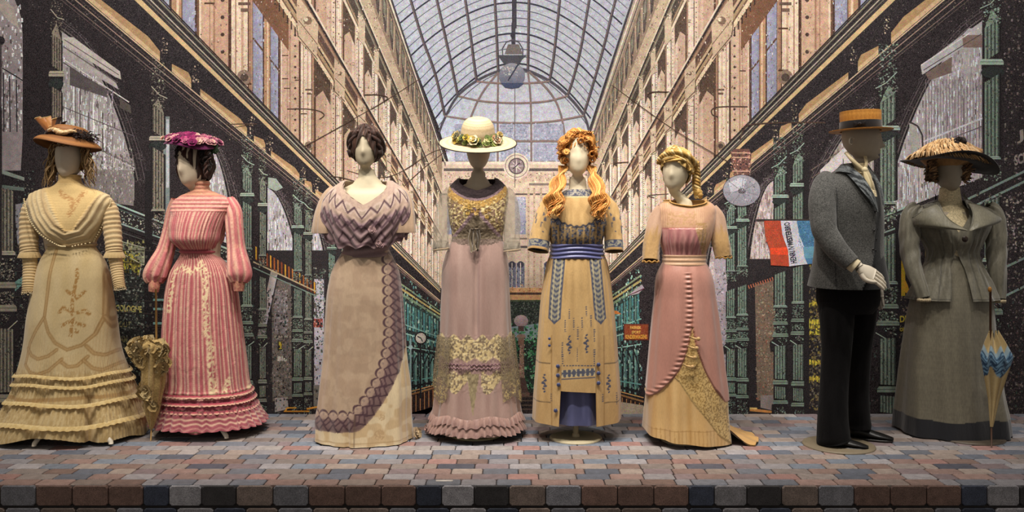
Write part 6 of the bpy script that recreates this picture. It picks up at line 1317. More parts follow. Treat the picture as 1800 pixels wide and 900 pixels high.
# ================================================================== 5: straw-gold dress with blue embroidery, long red hair
R5 = random.Random(19)
f5 = Fig('mannequin', 'headform mannequin with long curly ginger hair in a gold dress with blue embroidery', 1014, 4.81)
i5 = add_body(f5, face_x=1015, crown_Y=238, chin_Y=307, shoulder_Y=346, shl=966, shr=1066, neck_x=1016, col='#e0d2b4', neckw=1.1, nose=.004)
stand(f5, 1012, 770, 46, .9, '#b7ab8c')
b5 = Loft(f5, [(333, 997, 1036, .060, .07), (337, 988, 1046, .068, .078), (343, 972, 1060, .08, .088), (352, 964, 1069, .095, .095), (372, 962, 1069, .115, .1), (400, 964, 1064, .135, .1), (418, 966, 1060, .125, .095), (432, 970, 1057, .105, .085), (452, 969, 1059, .105, .09)])
YEL, YEL2, BLU = '#c3a16c', '#ac8a58', '#3a4058'
def c5b(px, py, T, t):
    a = fang(T); K = mixc(YEL, YEL2, vn(px * .3, py * .05, 2)); ax = np.abs(px - 1014)
    col_ = py < 350 - 0; K = mixc(K, mixc('#8f8c84', BLU, vn(px * .6, py * .6, 3) > .5), .9 * (py < 345) * (np.cos(a) > -2)); K = mixc(K, '#c8b890', .7 * ln(py - 346, 1.2))
    em = (py > 385 + np.interp(ax, [0, 12, 24, 34, 48], [14, 12, 8, 0, 2])) & (py < 433) & (np.cos(a) > -.3); pat = vn(px * .38, py * .38, 5); K5 = mixc('#a08864', BLU, sst(.42, .5, pat)); K5 = mixc(K5, '#8890a0', .7 * sst(.68, .74, pat))
    K5 = mixc(K5, '#c8a468', .8 * (tri(ax / 11) > .72) * (py > 395)); K = np.where(em[..., None], K5, K); K = mixc(K, '#20263c', .8 * ln(py - (385 + np.interp(ax, [0, 12, 24, 34, 48], [14, 12, 8, 0, 2]) + 1.5 * np.sin(px * .6)), 1.8) * (ax < 52)); return K
b5.mesh('bodice', COTTON, 260, 170, lambda T, Y, t: .003 * np.sin(T * 40) * (Y > 400) + .002 * np.sin(T * 17), c5b)
def c5sl(px, py, T, t):
    K = mixc(YEL, YEL2, vn(px * .3, py * .1, 2)); K = mixc(K, BLU, .8 * (vn(T * 3, t * 14, 6) > .72) * (t < .75) * (np.abs(np.sin(T * 3)) > .8)); bd = (t > .80) & (t < .94); K = np.where(bd[..., None], mixc('#8d8876', BLU, sst(.4, .5, vn(T * 9, t * 40, 3))), K); K = mixc(K, BLU, .8 * ln(t - .80, .008)); K = mixc(K, BLU, .8 * ln(t - .94, .008)); return mixc(K, '#8c6a3a', .5 * (t > .965))
for pts in ([(968, 349, .0, 11), (960, 370, -.01, 15), (954, 395, -.03, 17), (949, 420, -.05, 18), (946, 441, -.07, 18.5)], [(1064, 349, .0, 11), (1073, 370, -.01, 15), (1077, 395, -.03, 16), (1079, 420, -.05, 16), (1080, 442, -.07, 16)]):
    sleeve(f5, 'sleeve', pts, COTTON, c5sl, disp=lambda T, t: .002 * np.sin(T * 5 + 3 * t))
w5 = Loft(f5, [(429, 969, 1059, .112, .09), (441, 968, 1060, .112, .092), (454, 967, 1061, .115, .095)])
w5.mesh('sash', SATIN, 200, 36, lambda T, Y, t: .004 + .003 * np.sin(t * 22 + 1.5 * np.sin(T * 3)), lambda px, py, T, t: mixc('#3c4270', '#6a6c9c', .5 + .5 * np.sin(t * 22 + 1.5 * np.sin(T * 3))))
s5 = Loft(f5, [(446, 968, 1060, .105, .095), (460, 963, 1066, .115, .11), (490, 957, 1072, .13, .14), (530, 951, 1077, .14, .16), (580, 947, 1082, .15, .175), (650, 942, 1087, .155, .18), (707, 938, 1091, .16, .19), (748, 936, 1091, .16, .19)], fy=.9)
def spray(px, py, cx, cy, h, K, c=BLU):
    for k in range(-3, 4):
        K = mixc(K, c, .9 * (np.hypot(px - cx - (2.6 if k % 2 else -2.6) * (1 - abs(k) / 5), (py - cy - k * h / 7)) < 2.6 - abs(k) * .35)); K = mixc(K, c, .9 * (np.hypot(px - cx, py - cy - k * h / 7 - 1) < 2.0 - abs(k) * .2))
    return K
def c5s(px, py, T, t):
    a = fang(T); fr = np.cos(a) > -.1; K = mixc(YEL, YEL2, vn(px * .15, py * .02, 2) * .8); K0 = K
    for sgn_, xs in ((-1, (979, 976, 973)), (1, (1048, 1050, 1052))):
        cx = np.interp(py, [450, 520, 570], [984, 977, 974] if sgn_ < 0 else [1046, 1052, 1056]); bw = 9.5; m = (np.abs(px - cx) < bw) & (py < 569 - np.abs(px - cx)); pat = vn(px * .55, py * .5, 4)
        Kb = mixc('#8f8a78', BLU, .8 * (tri(py / 9 + np.abs(px - cx) / 12) > .5)); Kb = mixc(Kb, '#c4b48c', .8 * (np.abs(np.abs(px - cx) - 5.5) < .9)); K = np.where((m)[..., None], Kb, K); K = mixc(K, BLU, .9 * ln(np.abs(px - cx) - bw, 1) * (py < 560)); K = mixc(K, BLU, .9 * ln(py - 569 + np.abs(px - cx), 1.2) * (np.abs(px - cx) < bw))
    for cx, cy in ((1000, 604), (1030, 602)): K = spray(px, py, cx, cy, 34, K)
    for cx, cy in ((957, 674), (1070, 674)): K = spray(px, py, cx, cy, 34, K)
    for cx, y0, y1 in ((1000, 542, 560), (1030, 537, 555), (993, 560, 582), (1008, 558, 578), (1022, 556, 578), (1038, 553, 574), (1015, 574, 596), (988, 600, 640), (1044, 575, 600), (1044, 612, 640), (1014, 610, 634), (1085, 690, 712), (969, 690, 706), (1059, 690, 706)): K = mixc(K, BLU, .75 * (np.abs(px - cx) < 1.4) * (py > y0) * (py < y1) * (np.sin(py * 1.6) > -.3))
    K = mixc(K, BLU, .85 * ln(py - 641, 1) * (px > 985) * (px < 1048) * (np.sin(px * 1.2) > -.5)); bd = (py > 647 - (px - 1016) * .07) & (py < 660 - (px - 1016) * .07) & (px > 986) & (px < 1047); K = np.where(bd[..., None], mixc('#c0b088', BLU, .85 * (tri(px / 8 + (py * .0)) * 12 > np.abs(py - 653 + (px - 1016) * .07))), K)
    K = mixc(K, BLU, .8 * ln(py - 663 + (px - 1016) * .06, 1) * (px > 986) * (px < 1047))
    for yl in (639, 707): K = mixc(K, '#5c4a34', .7 * ln(py - yl, 1) * ((px < 968) | (px > 1061)))
    K = mixc(K, '#93703e', .6 * ln(np.abs(px - 1015.5) - 46, 1.2) * (py > 590)); K = mixc(K, '#93703e', .7 * ln(np.abs(px - 1016) - 31, 1.2) * (py > 640)); return np.where(fr[..., None], K, K0)
topn = lambda T: 0
s5o = s5.mesh('skirt', COTTON, 460, 320, lambda T, Y, t: .005 * sst(.1, .6, t) * np.sin(T * 9 + .3) + .0025 * np.sin(T * 31) * (1 - t), c5s, hem=lambda T: np.where(np.abs(fang(T) + .02) < .37, -61 + 4 * fang(T), 0) * 1.0 + 2 * np.cos(fang(T) * 2))
u5 = Loft(f5, [(660, 975, 1055, .125, .1), (700, 974, 1058, .128, .1), (748, 972, 1060, .130, .1)], fy=.9)
u5.mesh('underskirt', SATIN, 160, 60, lambda T, Y, t: .006 * np.sin(T * 9), lambda px, py, T, t: mixc('#565a80', '#41456a', vn(px * .2, py * .04, 3)), parent=s5o)
for x, y in ((981, 642), (981, 658), (982, 674), (1050, 639), (1050, 654), (1050, 671), (977, 719), (967, 595), (967, 607)):
    mb = MB(); p = s5.front(np.array([x]), np.array([y]), .006)[0]; mb.ball(p, .0115 if y > 620 else .008, '#333b62', 12, 8, (1, .55, 1)); f5.mk(mb, 'button', SATIN, s5o)
# hair: a curly crown, two long bunches
mb = MB(); gc = ['#c9853c', '#d4964a', '#ae6c2a', '#dda85e', '#bd7a32']
cap_hair(f5, 'hair_cap', i5, ['#b8742e', '#d08f44', '#9a5c24'], a=.084, b=.105, zc=.118, h=.115, cut=lambda T, z: (np.cos(fang(T)) > .25) & (z < .170 - .05 * np.abs(np.sin(fang(T)))) , seed=6)
def st5():
    a = R5.uniform(-1.9, 1.9); q = R5.uniform(0, 1); x = 1015 + 36 * math.sin(a) * (.75 + .25 * q); y = 262 - 28 * math.cos(a) * (.6 + .5 * q)
    if abs(x - 1015) < 17 and y > 258: y = R5.uniform(236, 256)
    return f5.W(x, y, R5.uniform(-.10, .03) if abs(x - 1015) > 20 else R5.uniform(-.10, -.06)), (R5.uniform(-.8, .8), R5.uniform(-.8, .2), R5.uniform(-.7, .7))
for k in range(330):                                  # bouffant waves from the crown down to the temples
    sd = R5.choice((-1, 1)); q = R5.random(); t = np.linspace(0, 1, 24); lift = R5.uniform(.004, .026); ph = sd * 1.0 + q * 2
    e = (1.45 - q * .62) - t * (1.35 - .2 * q); f = sd * (.05 + (.12 + t * (1.25 + 1.0 * (1 - q)))); mb.tube(hp(i5, f, e, lift + .008 * np.sin(t * 13 + ph) + .012 * np.sin(np.pi * t)), R5.uniform(.0035, .006) * (1 - .4 * t), np.clip(C(R5.choice(gc)) * R5.uniform(.8, 1.1), 0, 1), 5)
curls(mb, R5, 120, st5, (0, 0, -.1), .022, .0030, gc, .007, 1.0, 10)
for k in range(26):                                   # rolled curls over the brow and temples
    f = R5.uniform(-1.7, 1.7); e = R5.uniform(.35, 1.1) if abs(f) < .8 else R5.uniform(-.5, 1.0); c = hp(i5, f, e, .012); t = np.linspace(0, 1, 22); r = R5.uniform(.012, .022); ph = R5.uniform(0, 6.28)
    P = c + np.stack([r * np.cos(t * 9 + ph) * (1 - .5 * t), -.012 - .012 * t + .006 * np.sin(t * 9), r * np.sin(t * 9 + ph) * (1 - .5 * t) - .01 * t], -1); mb.tube(P, .0065 * (1 - .4 * t), R5.choice(gc), 6)
for k in range(9): mb.tube(path([f5.W(1005 + k * 4, 246, -.03), f5.W(1000 + k * 5, 236, -.06), f5.W(1002 + k * 4.4, 226 + abs(k - 3) * 1.5, -.05), f5.W(1010 + k * 4, 232, -.09)], 6), [.006] * 19, gc[k % 5], 6)
f5.mk(mb, 'hair', HAIR)
for sd, cx in ((-1, 978), (1, 1050)):
    mb = MB()
    def sb():
        return f5.W(1015 + sd * R5.uniform(21, 33), R5.uniform(298, 318), R5.uniform(-.10, -.02)), (sd * R5.uniform(.1, .5), -.25, -1)
    for k in range(150):                              # long waves sharing one rhythm
        u, v = R5.uniform(-1, 1), R5.uniform(0, 1); L = R5.uniform(.55, 1.05); t = np.linspace(0, L, 26)
        x = np.interp(t, [0, .25, .6, 1.05], [1015 + sd * 24, 1015 + sd * 31, cx + sd * 4, cx + sd * 3]) + u * np.interp(t, [0, .3, .7, 1.05], [5, 10, 17, 13]) + 3.2 * np.sin(t * 17 + u * 1.6 + v); y = 292 + t * 86 + 1.5 * np.sin(t * 17 + u)
        dy = np.interp(t, [0, .3, .6, 1.05], [-.03, -.07, -.135, -.165]) - .03 * v * np.sin(np.clip(t, 0, 1) * 3.1) * (1 - u * u) + .008 * np.cos(t * 17 + u * 2)
        P = np.stack([f5.W(a_, b_, c_) for a_, b_, c_ in zip(x, y, dy)]); mb.tube(P, R5.uniform(.0035, .006) * (1 - .5 * t), np.clip(C(R5.choice(gc)) * R5.uniform(.85, 1.1), 0, 1), 5)
    curls(mb, R5, 50, (lambda: (f5.W(cx + sd * R5.uniform(-10, 12), R5.uniform(345, 366), -.15), (sd * R5.uniform(-.3, .3), -.1, -1))), (0, 0, -.2), .05, .004, gc, .012, 1.3, 14); f5.mk(mb, 'hair_bunch', HAIR)
# ================================================================== 6: pink overdress with gold lace panel, blond plait
R6 = random.Random(23)
f6 = Fig('mannequin', 'headform mannequin with a golden blond plait in a rose overdress over gold satin and lace', 1200, 4.75)
i6 = add_body(f6, face_x=1189, crown_Y=262, chin_Y=334, yaw=-26, roll=4, shoulder_Y=366, shl=1160, shr=1252, neck_x=1204, col='#cfc2a6', neckw=.92, nose=.010, wid=.98)
stand(f6, 1203, 774, 40, .9)
mb = MB(); q = np.linspace(0, 6.283, 40); c = f6.W(1203, 341, .012); mb.tube([c + np.array([.0405 * math.cos(a), .043 * math.sin(a), .004 * math.cos(a)]) for a in q], .0016, '#4f4638', 5); f6.mk(mb, 'neck_seam', PAINT)
b6 = Loft(f6, [(351, 1170, 1240, .075, .085), (356, 1163, 1249, .085, .09), (364, 1157, 1257, .095, .095), (380, 1156, 1258, .115, .10), (405, 1158, 1253, .135, .1), (425, 1161, 1247, .13, .095), (445, 1166, 1240, .105, .085), (468, 1167, 1238, .10, .088)])
top6 = lambda T: 351 + 11 * np.clip(1 - np.abs(fang(T)) / .9, 0, 1) ** .6
RO, RO2, GD = '#bd8878', '#aa7768', '#b8935c'
def c6b(px, py, T, t):
    a = fang(T); K = mixc('#caa07c', '#bd8e72', vn(px * .2, py * .2, 2)); K = mixc(K, '#dcb690', .5 * ((np.abs(px - 1170) < 9) | (np.abs(px - 1228) < 9)) * (np.sin(px * 1.9) > .2))
    emb = vn(px * .5, py * .5, 4) > .55; K = mixc(K, '#b08a58', .6 * emb * (py > 372) * (py < 396) * (px > 1172) * (px < 1222))
    ln_ = (px > 1221) & (py > 392) & (px < 1240) & (py < 446); K = mixc(K, '#a8854c', .75 * ln_ * (vn(px * .6, py * .6, 5) > .4))
    pk = (px > 1164) & (px < 1218 + (py - 402) * .35) & (py > 401) & (np.cos(a) > 0); K = np.where(pk[..., None], mixc('#b57474', '#cc918a', .5 + .5 * np.sin(px * .42 + 2 * vn(px * .1, py * .1, 3))), K)
    K = mixc(K, '#a8625c', .8 * ln(py - 401.5, 1.3) * (px > 1164) * (px < 1219)); K = mixc(K, '#b4884c', .8 * (py < top6(T) + 5)); return K
b6.mesh('bodice', SATIN, 240, 150, lambda T, Y, t: .003 * np.sin(fang(T) * 34) * sst(.45, .6, t) * (1 - sst(.8, .9, t)) + .005 * ((Y > 402) & (np.abs(fang(T) + .18) < .6)), c6b, top=top6)
mb = MB(); q = np.linspace(0, 6.283, 90); P = b6.pos(q, top6(q) + 1, .004); mb.tube(P, .0045, '#b08648', 6); f6.mk(mb, 'neckline_lace', LACE)
def c6sl(px, py, T, t): return mixc(mixc('#b5937a', '#a08068', vn(T * 2, t * 5, 2)), '#a3804c', sst(.5, .75, t + .3 * vn(T * 4, t * 9, 5)) * .9)
for pts in ([(1164, 366, .0, 11), (1155, 385, -.01, 14), (1149, 410, -.04, 14.5), (1145, 436, -.07, 14), (1144, 459, -.10, 14)], [(1249, 366, .0, 11), (1259, 384, -.01, 14.5), (1264, 408, -.03, 15), (1268, 430, -.05, 15), (1272, 452, -.06, 14)]):
    so = sleeve(f6, 'sleeve', pts, CHIFFON, c6sl, disp=lambda T, t: .002 * np.sin(T * 5 + 4 * t) + .003 * vn(T * 9, t * 24, 3) * sst(.5, .8, t))
    e = pts[-1]; mb = MB(); c = f6.W(e[0], e[1], e[2]); mb.tube([c + np.array([math.cos(a) * e[3] * f6.d / FPX, math.sin(a) * .8 * e[3] * f6.d / FPX, -.002 + .004 * math.sin(a * 9)]) for a in np.linspace(0, 6.283, 60)], .0045, '#a87c3c', 6); f6.mk(mb, 'lace_edge', LACE, so)
w6 = Loft(f6, [(448, 1166, 1240, .108, .09), (457, 1166, 1239, .11, .092), (467, 1165, 1240, .112, .095)])
w6.mesh('belt', SATIN, 180, 24, lambda T, Y, t: .004 + .0015 * np.sin(t * 16), lambda px, py, T, t: mixc('#c49a78', '#dcb898', .5 + .5 * np.sin(t * 16 + T * 2)))
s6 = Loft(f6, [(463, 1167, 1238, .10, .09), (480, 1159, 1246, .12, .11), (530, 1153, 1255, .14, .15), (590, 1147, 1263, .155, .18), (650, 1142, 1270, .165, .21), (700, 1138, 1276, .18, .25), (740, 1135, 1278, .19, .28), (786, 1132, 1282, .21, .32)], fy=.9)
EL = [(1214, 470), (1216, 540), (1214, 575), (1209, 600), (1202, 625), (1192, 648), (1178, 668), (1160, 688), (1143, 703), (1130, 716)]
ER = [(1216, 575), (1222, 610), (1236, 648), (1254, 682), (1276, 708)]
LB = [(1183, 660), (1192, 668), (1212, 700), (1240, 735), (1262, 762), (1286, 782)]
def reg6(px, py):
    xl = np.interp(py, [p[1] for p in EL], [p[0] for p in EL]); xr = np.interp(py, [p[1] for p in ER], [p[0] for p in ER]); lb = np.interp(py, [p[1] for p in LB], [p[0] for p in LB])
    over = (py < 575) | (px < xl) & (py < 716) & (px > 1100) | (px > xr) & (py < 708); over = over & ~((px < 1143) & (py > 703)) & ~(py > 716)
    lace = ~over & (px > np.where(py < 660, xl, lb)) & (py > 575); return over, lace, xl, xr
def c6s(px, py, T, t):
    over, lace, xl, xr = reg6(px, py); fr = np.cos(fang(T)) > -.05; pink = mixc(RO, RO2, vn(px * .1, py * .015, 2)); gold = mixc('#c0965a', '#d4b078', vn(px * .12, py * .01, 4)); gold = mixc(gold, '#a57c44', .5 * (np.sin(px * .9) > .6) * (py > 752)); gold = mixc(gold, '#a57c44', .6 * ln(py - 754, .8))
    lc = mixc('#8f6f38', '#caa868', sst(.4, .56, vn(px * .55, py * .55, 6))); lc = mixc(lc, '#dcc084', .6 * (vn(px * .9, py * .9, 9) > .66)); K = np.where(over[..., None], pink, np.where(lace[..., None], lc, gold)); K = np.where(fr[..., None], K, np.where((py < 690)[..., None], pink, gold))
    K = mixc(K, '#9c6452', .8 * ln(px - xl, 1.5) * (py > 480) * (py < 716) * fr); K = mixc(K, '#9c6452', .8 * ln(px - xr, 1.5) * (py > 578) * (py < 708) * fr)
    lb = np.interp(py, [p[1] for p in LB], [p[0] for p in LB]); K = mixc(K, '#d8b878', .9 * ln(px - lb, 2) * (py > 662) * fr); return K
def d6s(T, Y, t):
    P = s6.pos(T, np.clip(Y, 463, 786)); px = 900 + P[..., 0] * FPX / s6.df; py = HOR + (EYE - P[..., 2]) * FPX / s6.df; over, lace, xl, xr = reg6(px, py); fr = np.cos(fang(T)) > -.05
    g = np.exp(-((px - xl + 5) / 5) ** 2) * (py > 480) * (py < 716)
    return .009 * (over | ~fr & (py < 690)) + .004 * lace + .0035 * g * np.sin(py * .75) + .0035 * sst(.05, .3, t) * np.sin(T * 12) + .008 * sst(.55, 1, t) * np.sin(T * 9 + .6) * (~over)
s6o = s6.mesh('skirt', SATIN, 480, 340, d6s, c6s, hem=lambda T: -8 + 8 * np.clip(np.sin(fang(T)), -1, 1) + 4 * np.cos(fang(T)))
for k, (x, y) in enumerate(((1216, 592), (1213, 608), (1210, 624), (1206, 640))):
    mb = MB(); p = s6.front(np.array([x - 8, x - 2, x + 4]), np.array([y + .0 - 3, y, y + 1.0]), .016); mb.tube(p, [.004, .006, .005], '#c9a468', 7); mb.ball(p[2] + (.008, -.004, 0), .0115, '#b8935c', 10, 7); f6.mk(mb, 'toggle_button', SATIN, s6o)
mb = MB(); n = 30; tt = np.linspace(0, 1, n)            # train spread on the floor at the right
V = []; 
for j in np.linspace(0, 1, 16):
    V.append(np.stack([f6.o[0] + .20 + tt * (.17 + .06 * math.sin(j * 3)), f6.d - .10 + j * .34 - tt * .03, .012 + (1 - tt) ** 1.6 * .10 + .008 * np.sin(j * 20 + tt * 6)], -1))
mb.add(np.concatenate(V), gridF(16, n, False), '#c0965a'); mb.add(np.concatenate(V) - (0, 0, .006), gridF(16, n, False)[:, ::-1], '#a07a44'); f6.mk(mb, 'train', SATIN, s6o)
cap_hair(f6, 'hair', i6, ['#b08c4c', '#d4b470', '#7c5c2c'], a=.086, b=.112, yaw=-26, zc=.128, h=.115, wav=13, amp=.007, sweep=1.6, cut=lambda T, z: (np.cos(fang(T)) > .12) & (z < .172 - .06 * np.abs(fang(T))), seed=8)
mb = MB()
for k in range(15):                                   # combed and twisted swathes over the crown
    t = np.linspace(0, 1, 34); f = -1.35 + t * (3.1 - .05 * k); e = (.30 + .065 * k) * np.sin(np.pi * np.clip(t * .82 + .12, 0, 1)) + .05 * np.sin(t * 12 + k) - .25 * sst(.75, 1, t); mb.tube(hp(i6, f, e, .010 + .003 * np.sin(t * 15 + k * 2), yaw=-26), .0075, [C(['#bd9650', '#9a773a', '#dcc084', '#c8a662'][k % 4]) * (1 + .12 * math.sin(q * .8)) for q in range(34)], 6)
for k in range(3):                                    # plait wound round the head
    t = np.linspace(0, 1, 90); mb.tube(hp(i6, -1.2 + t * 3.0, .72 * np.sin(np.pi * (t * .8 + .12)) - .1, .020 + .008 * np.sin(t * 40 + k * 2.1), yaw=-26) + np.stack([0 * t, 0 * t, .008 * np.cos(t * 40 + k * 2.1)], -1), .009, [C(['#bd9650', '#a5823f', '#dcc084'][k]) * (1 + .15 * math.sin(q * 1.3)) for q in range(90)], 7)
for k in range(2):                                    # plait hanging behind the right ear
    tt = np.linspace(0, 1, 50); base = np.stack([f6.W(x, y, .02) for x, y in zip(np.interp(tt, [0, .35, .7, 1], [1222, 1224, 1224, 1228]), 285 + tt * 62)])
    for ph in (0, 2.09, 4.19): mb.tube(base + np.stack([.014 * np.sin(tt * 22 + ph + k), -.012 * np.cos(tt * 22 + ph + k) - .01 * k, 0 * tt], -1), .0115 - .003 * k, [C(['#c09a54', '#a07a3c', '#dcc084'][int(ph) % 3]) * (1 + .15 * math.sin(q * 1.3)) for q in range(50)], 8)
mb.ball(f6.W(1227, 338, .01), .026, '#b8924c', 16, 10, (1, 1, 1), .35, 3); mb.ball(f6.W(1231, 343, -.01), .016, '#a07a3c', 12, 8, (1, 1, .8), .4, 5)
f6.mk(mb, 'plait', HAIR)

# ================================================================== 7: gentleman in grey checked jacket and boater
R7 = random.Random(29)
f7 = Fig('mannequin', 'male mannequin in a grey checked jacket, black trousers and straw boater, turned sideways', 1480, 4.66)
d7 = f7.d; yaw7 = 72
V, F, K, i7 = body(f7, face_x=1511, crown_Y=208, chin_Y=281, yaw=yaw7, shoulder_Y=318, shl=1452, shr=1540, neck_x=1504, col='#a79a88', face='real', neckw=1.02, wid=1.02)
bm = MB(); bm.add(V, F, K)
def ear(px, Y, dy, s=1.0):
    c = f7.W(px, Y, dy); a = np.linspace(.6, 5.2, 14); P = [c + np.array([.011 * s * math.cos(q), -.006 - .004 * math.sin(q), .020 * s * math.sin(q)]) for q in a]; bm.tube(P, .0045, '#a79a88', 7); bm.ball(c, .012, '#9a8d7c', 8, 6, (.8, .5, 1.2))
ear(1496, 248, -.078)
def hand(fig, wr, dirv, side, sc, curl=.25, palm_n=(-.2, -1, .2), col='#c2b8a6', spread=.12, out=None):
    """hand with palm, thumb and four fingers; wr wrist point, dirv pointing direction, side = towards the thumb"""
    out = out if out is not None else MB(); D = np.array(dirv, float); D /= np.linalg.norm(D); Nn = np.array(palm_n, float); Nn -= D * (Nn @ D); Nn /= np.linalg.norm(Nn); S_ = np.cross(D, Nn) * side; wr = np.asarray(wr, float)
    tt = np.linspace(0, 1, 9); th = np.linspace(0, 2 * np.pi, 16, endpoint=False)
    Wd = np.interp(tt, [0, .2, .6, 1], [.024, .030, .040, .040]) * sc; Th = np.interp(tt, [0, .5, 1], [.018, .016, .011]) * sc
    V = np.array([wr + D * .085 * sc * t + S_ * (w_ * math.cos(a)) + Nn * (h * math.sin(a)) for t, w_, h in zip(tt, Wd, Th) for a in th]); V = np.concatenate([V, [wr, wr + D * .088 * sc]])
    n = 16; F = list(map(tuple, gridF(9, n))) + [(144, (j + 1) % n, j, 144) for j in range(n)] + [(145, 128 + j, 128 + (j + 1) % n, 145) for j in range(n)]; out.add(V, np.array(F), col)
    for k, (o_, L, r) in enumerate(((.029, .072, .0088), (.010, .080, .0092), (-.010, .075, .0088), (-.028, .060, .0078))):
        b = wr + D * .080 * sc + S_ * o_ * sc; dd = D + S_ * (o_ * spread * 25); dd /= np.linalg.norm(dd); P = [b]; a = 0
        for seg, q in enumerate((.45, .30, .25)):
            a += curl * (1 + .25 * k); P.append(P[-1] + (dd * math.cos(a) - Nn * math.sin(a) * (-1)) * 0 + (dd * math.cos(a) + np.array([0, 0, -1]) * math.sin(a) * .6 + Nn * -.3 * math.sin(a)) * L * q * sc)
        out.tube(path(P, 4), np.interp(np.linspace(0, 1, 13), [0, .35, .45, .7, .78, .95, 1], [1.05, .92, 1.02, .86, .92, .72, .45]) * r * sc, col, 9)
    b = wr + D * .022 * sc + S_ * .024 * sc; P = [b, b + (D * .75 + S_ * .6) * .034 * sc, b + (D * .95 + S_ * .35) * .058 * sc + Nn * .004, b + (D + S_ * .1) * .080 * sc + Nn * .004]; out.tube(path(P, 4), np.interp(np.linspace(0, 1, 13), [0, .4, .9, 1], [.013, .0105, .0085, .005]) * sc, col, 9)
    return out
wr = f7.W(1508, 470, -.245); hand(f7, wr, (.88, -.10, -.46), 1, 1.08, .16, (.35, -.85, .35), '#c6bcaa', .05, bm)
bm.tube(path([f7.W(1455, 316, -.02), f7.W(1446, 400, -.13), wr + (.008, 0, 0)], 8), np.linspace(.04, .024, 17), '#c6bcaa', 12)
wr2 = f7.W(1543, 498, .14); hand(f7, wr2, (.05, -.1, -1), 1, .9, .10, (-.9, -.3, 0), '#9f968a', .02, bm); bm.tube(path([f7.W(1520, 320, .10), f7.W(1535, 400, .14), wr2], 8), np.linspace(.04, .022, 17), '#9f968a', 12)
f7.mk(bm, 'body', SKIN)
c7 = stand(f7, 1474, 783, 61, .5, '#7f735f', post=False); pb = MB(); pb.tube([(c7[0] - .04, c7[1] + .06, .009), (c7[0] - .04, c7[1] + .06, .32)], .012, '#7f735f', 10); f7.mk(pb, 'stand_post', PAINT)
def tweed(px, py, T, t):
    u = T * 40 if np.ndim(T) else T; ck = (np.sin(px * 2.6) * np.sin(py * 2.6)); return mixc('#434341', '#565552', .5 + .5 * np.sign(ck) * .5 + .0 * u)
j7 = Loft(f7, [(287, 1484, 1524, .062, .075), (297, 1474, 1531, .075, .085), (307, 1459, 1539, .10, .10), (318, 1448, 1543, .125, .12), (335, 1439, 1547, .15, .14), (360, 1436, 1551, .165, .155), (400, 1436, 1552, .16, .16), (440, 1435, 1550, .155, .16), (470, 1431, 1555, .165, .17), (507, 1423, 1561, .175, .18)], sup=2.3)
VE = [(1512, 300), (1536, 375), (1533, 410), (1531, 450), (1529, 470)]
def c7j(px, py, T, t):
    K = tweed(px, py, T, t); fr = np.cos(fang(T)) > -.2; e = np.interp(py, [300, 372, 410, 450, 470, 510], [1513, 1536, 1534, 1532, 1527, 1508]); e2 = np.interp(py, [300, 340, 395, 450, 480, 510], [1532, 1545, 1551, 1550, 1556, 1556])
    ve = fr & (px > e) & (px < e2) & (py > 296); K = np.where(ve[..., None], mixc('#0f1011', '#1a1b1c', .5 + .5 * np.sign(np.sin(px * 3) * np.sin(py * 3)) * .5), K)
    bl = fr & (px > e) & (py > 456 + (1550 - px) * .6); K = np.where(bl[..., None], C('#0e0d0e'), K); sh = fr & (px > np.interp(py, [296, 345], [1508, 1533])) & (px < np.interp(py, [296, 345], [1534, 1540])) & (py < 345); K = np.where(sh[..., None], C('#c8b894'), K)
    K = mixc(K, '#17181a', .7 * ln(px - e, 1.2) * (py > 370) * fr); return mixc(K, '#17181a', .5 * ln(px - 1470 + (py - 330) * .02, 1) * (py > 330) * fr)
def d7j(T, Y, t):
    P = j7.pos(T, Y); px = 900 + P[..., 0] * FPX / j7.df; e = np.interp(Y, [300, 372, 410, 450, 470, 510], [1513, 1536, 1534, 1532, 1527, 1508]); return np.where((px > e) & (np.cos(fang(T)) > 0), -.010, .004) + .004 * np.sin(T * 5 + t * 4)
j7o = j7.mesh('jacket', HT, 300, 220, d7j, c7j, hem=lambda T: -2 + 3 * np.cos(fang(T)))
def ctw(px, py, S_, t): return mixc('#26292b', '#65696a', (np.sin(px * 2.6 + py * 2.2) > 0) * 1.0)
patch(f7, j7, 'lapel', [(1487, 285), (1492, 305), (1504, 330), (1517, 350), (1531, 372)], [(1500, 290), (1512, 306), (1522, 330), (1530, 352), (1533, 373)], HT, ctw, .014, bow=.006, parent=j7o)
patch(f7, j7, 'collar', [(1484, 276), (1478, 290), (1484, 300)], [(1497, 283), (1498, 297), (1500, 305)], HT, ctw, .018, bow=.006, parent=j7o)
patch(f7, j7, 'lapel', [(1533, 305), (1541, 330), (1546, 360)], [(1539, 306), (1548, 332), (1550, 366)], HT, ctw, .008, bow=.004, parent=j7o)
for x, y in ((1531, 372), (1530, 405), (1529, 438), (1540, 368), (1541, 384), (1542, 402), (1541, 420), (1540, 440)):
    mb = MB(); p = j7.front(np.array([x]), np.array([y]), .006 if x < 1535 else -.006)[0]; mb.ball(p, .0068 if x < 1535 else .0045, '#1d1a19', 10, 6, (1, .5, 1)); f7.mk(mb, 'button', LEATHER, j7o)
sl7 = [(1458, 312, -.02, 17), (1450, 328, -.05, 22), (1446, 355, -.09, 23.5), (1447, 390, -.13, 22), (1457, 420, -.17, 20), (1480, 448, -.21, 17.5), (1497, 464, -.235, 15)]
so = sleeve(f7, 'sleeve', sl7, HT, tweed, disp=lambda T, t: .003 * np.sin(t * 25 + T) * np.exp(-((t - .62) / .2) ** 2))
sleeve(f7, 'shirt_cuff', [(1494, 461, -.232, 12), (1505, 469, -.243, 12)], COTTON, '#c9bb9a', nrow=14, parent=so)
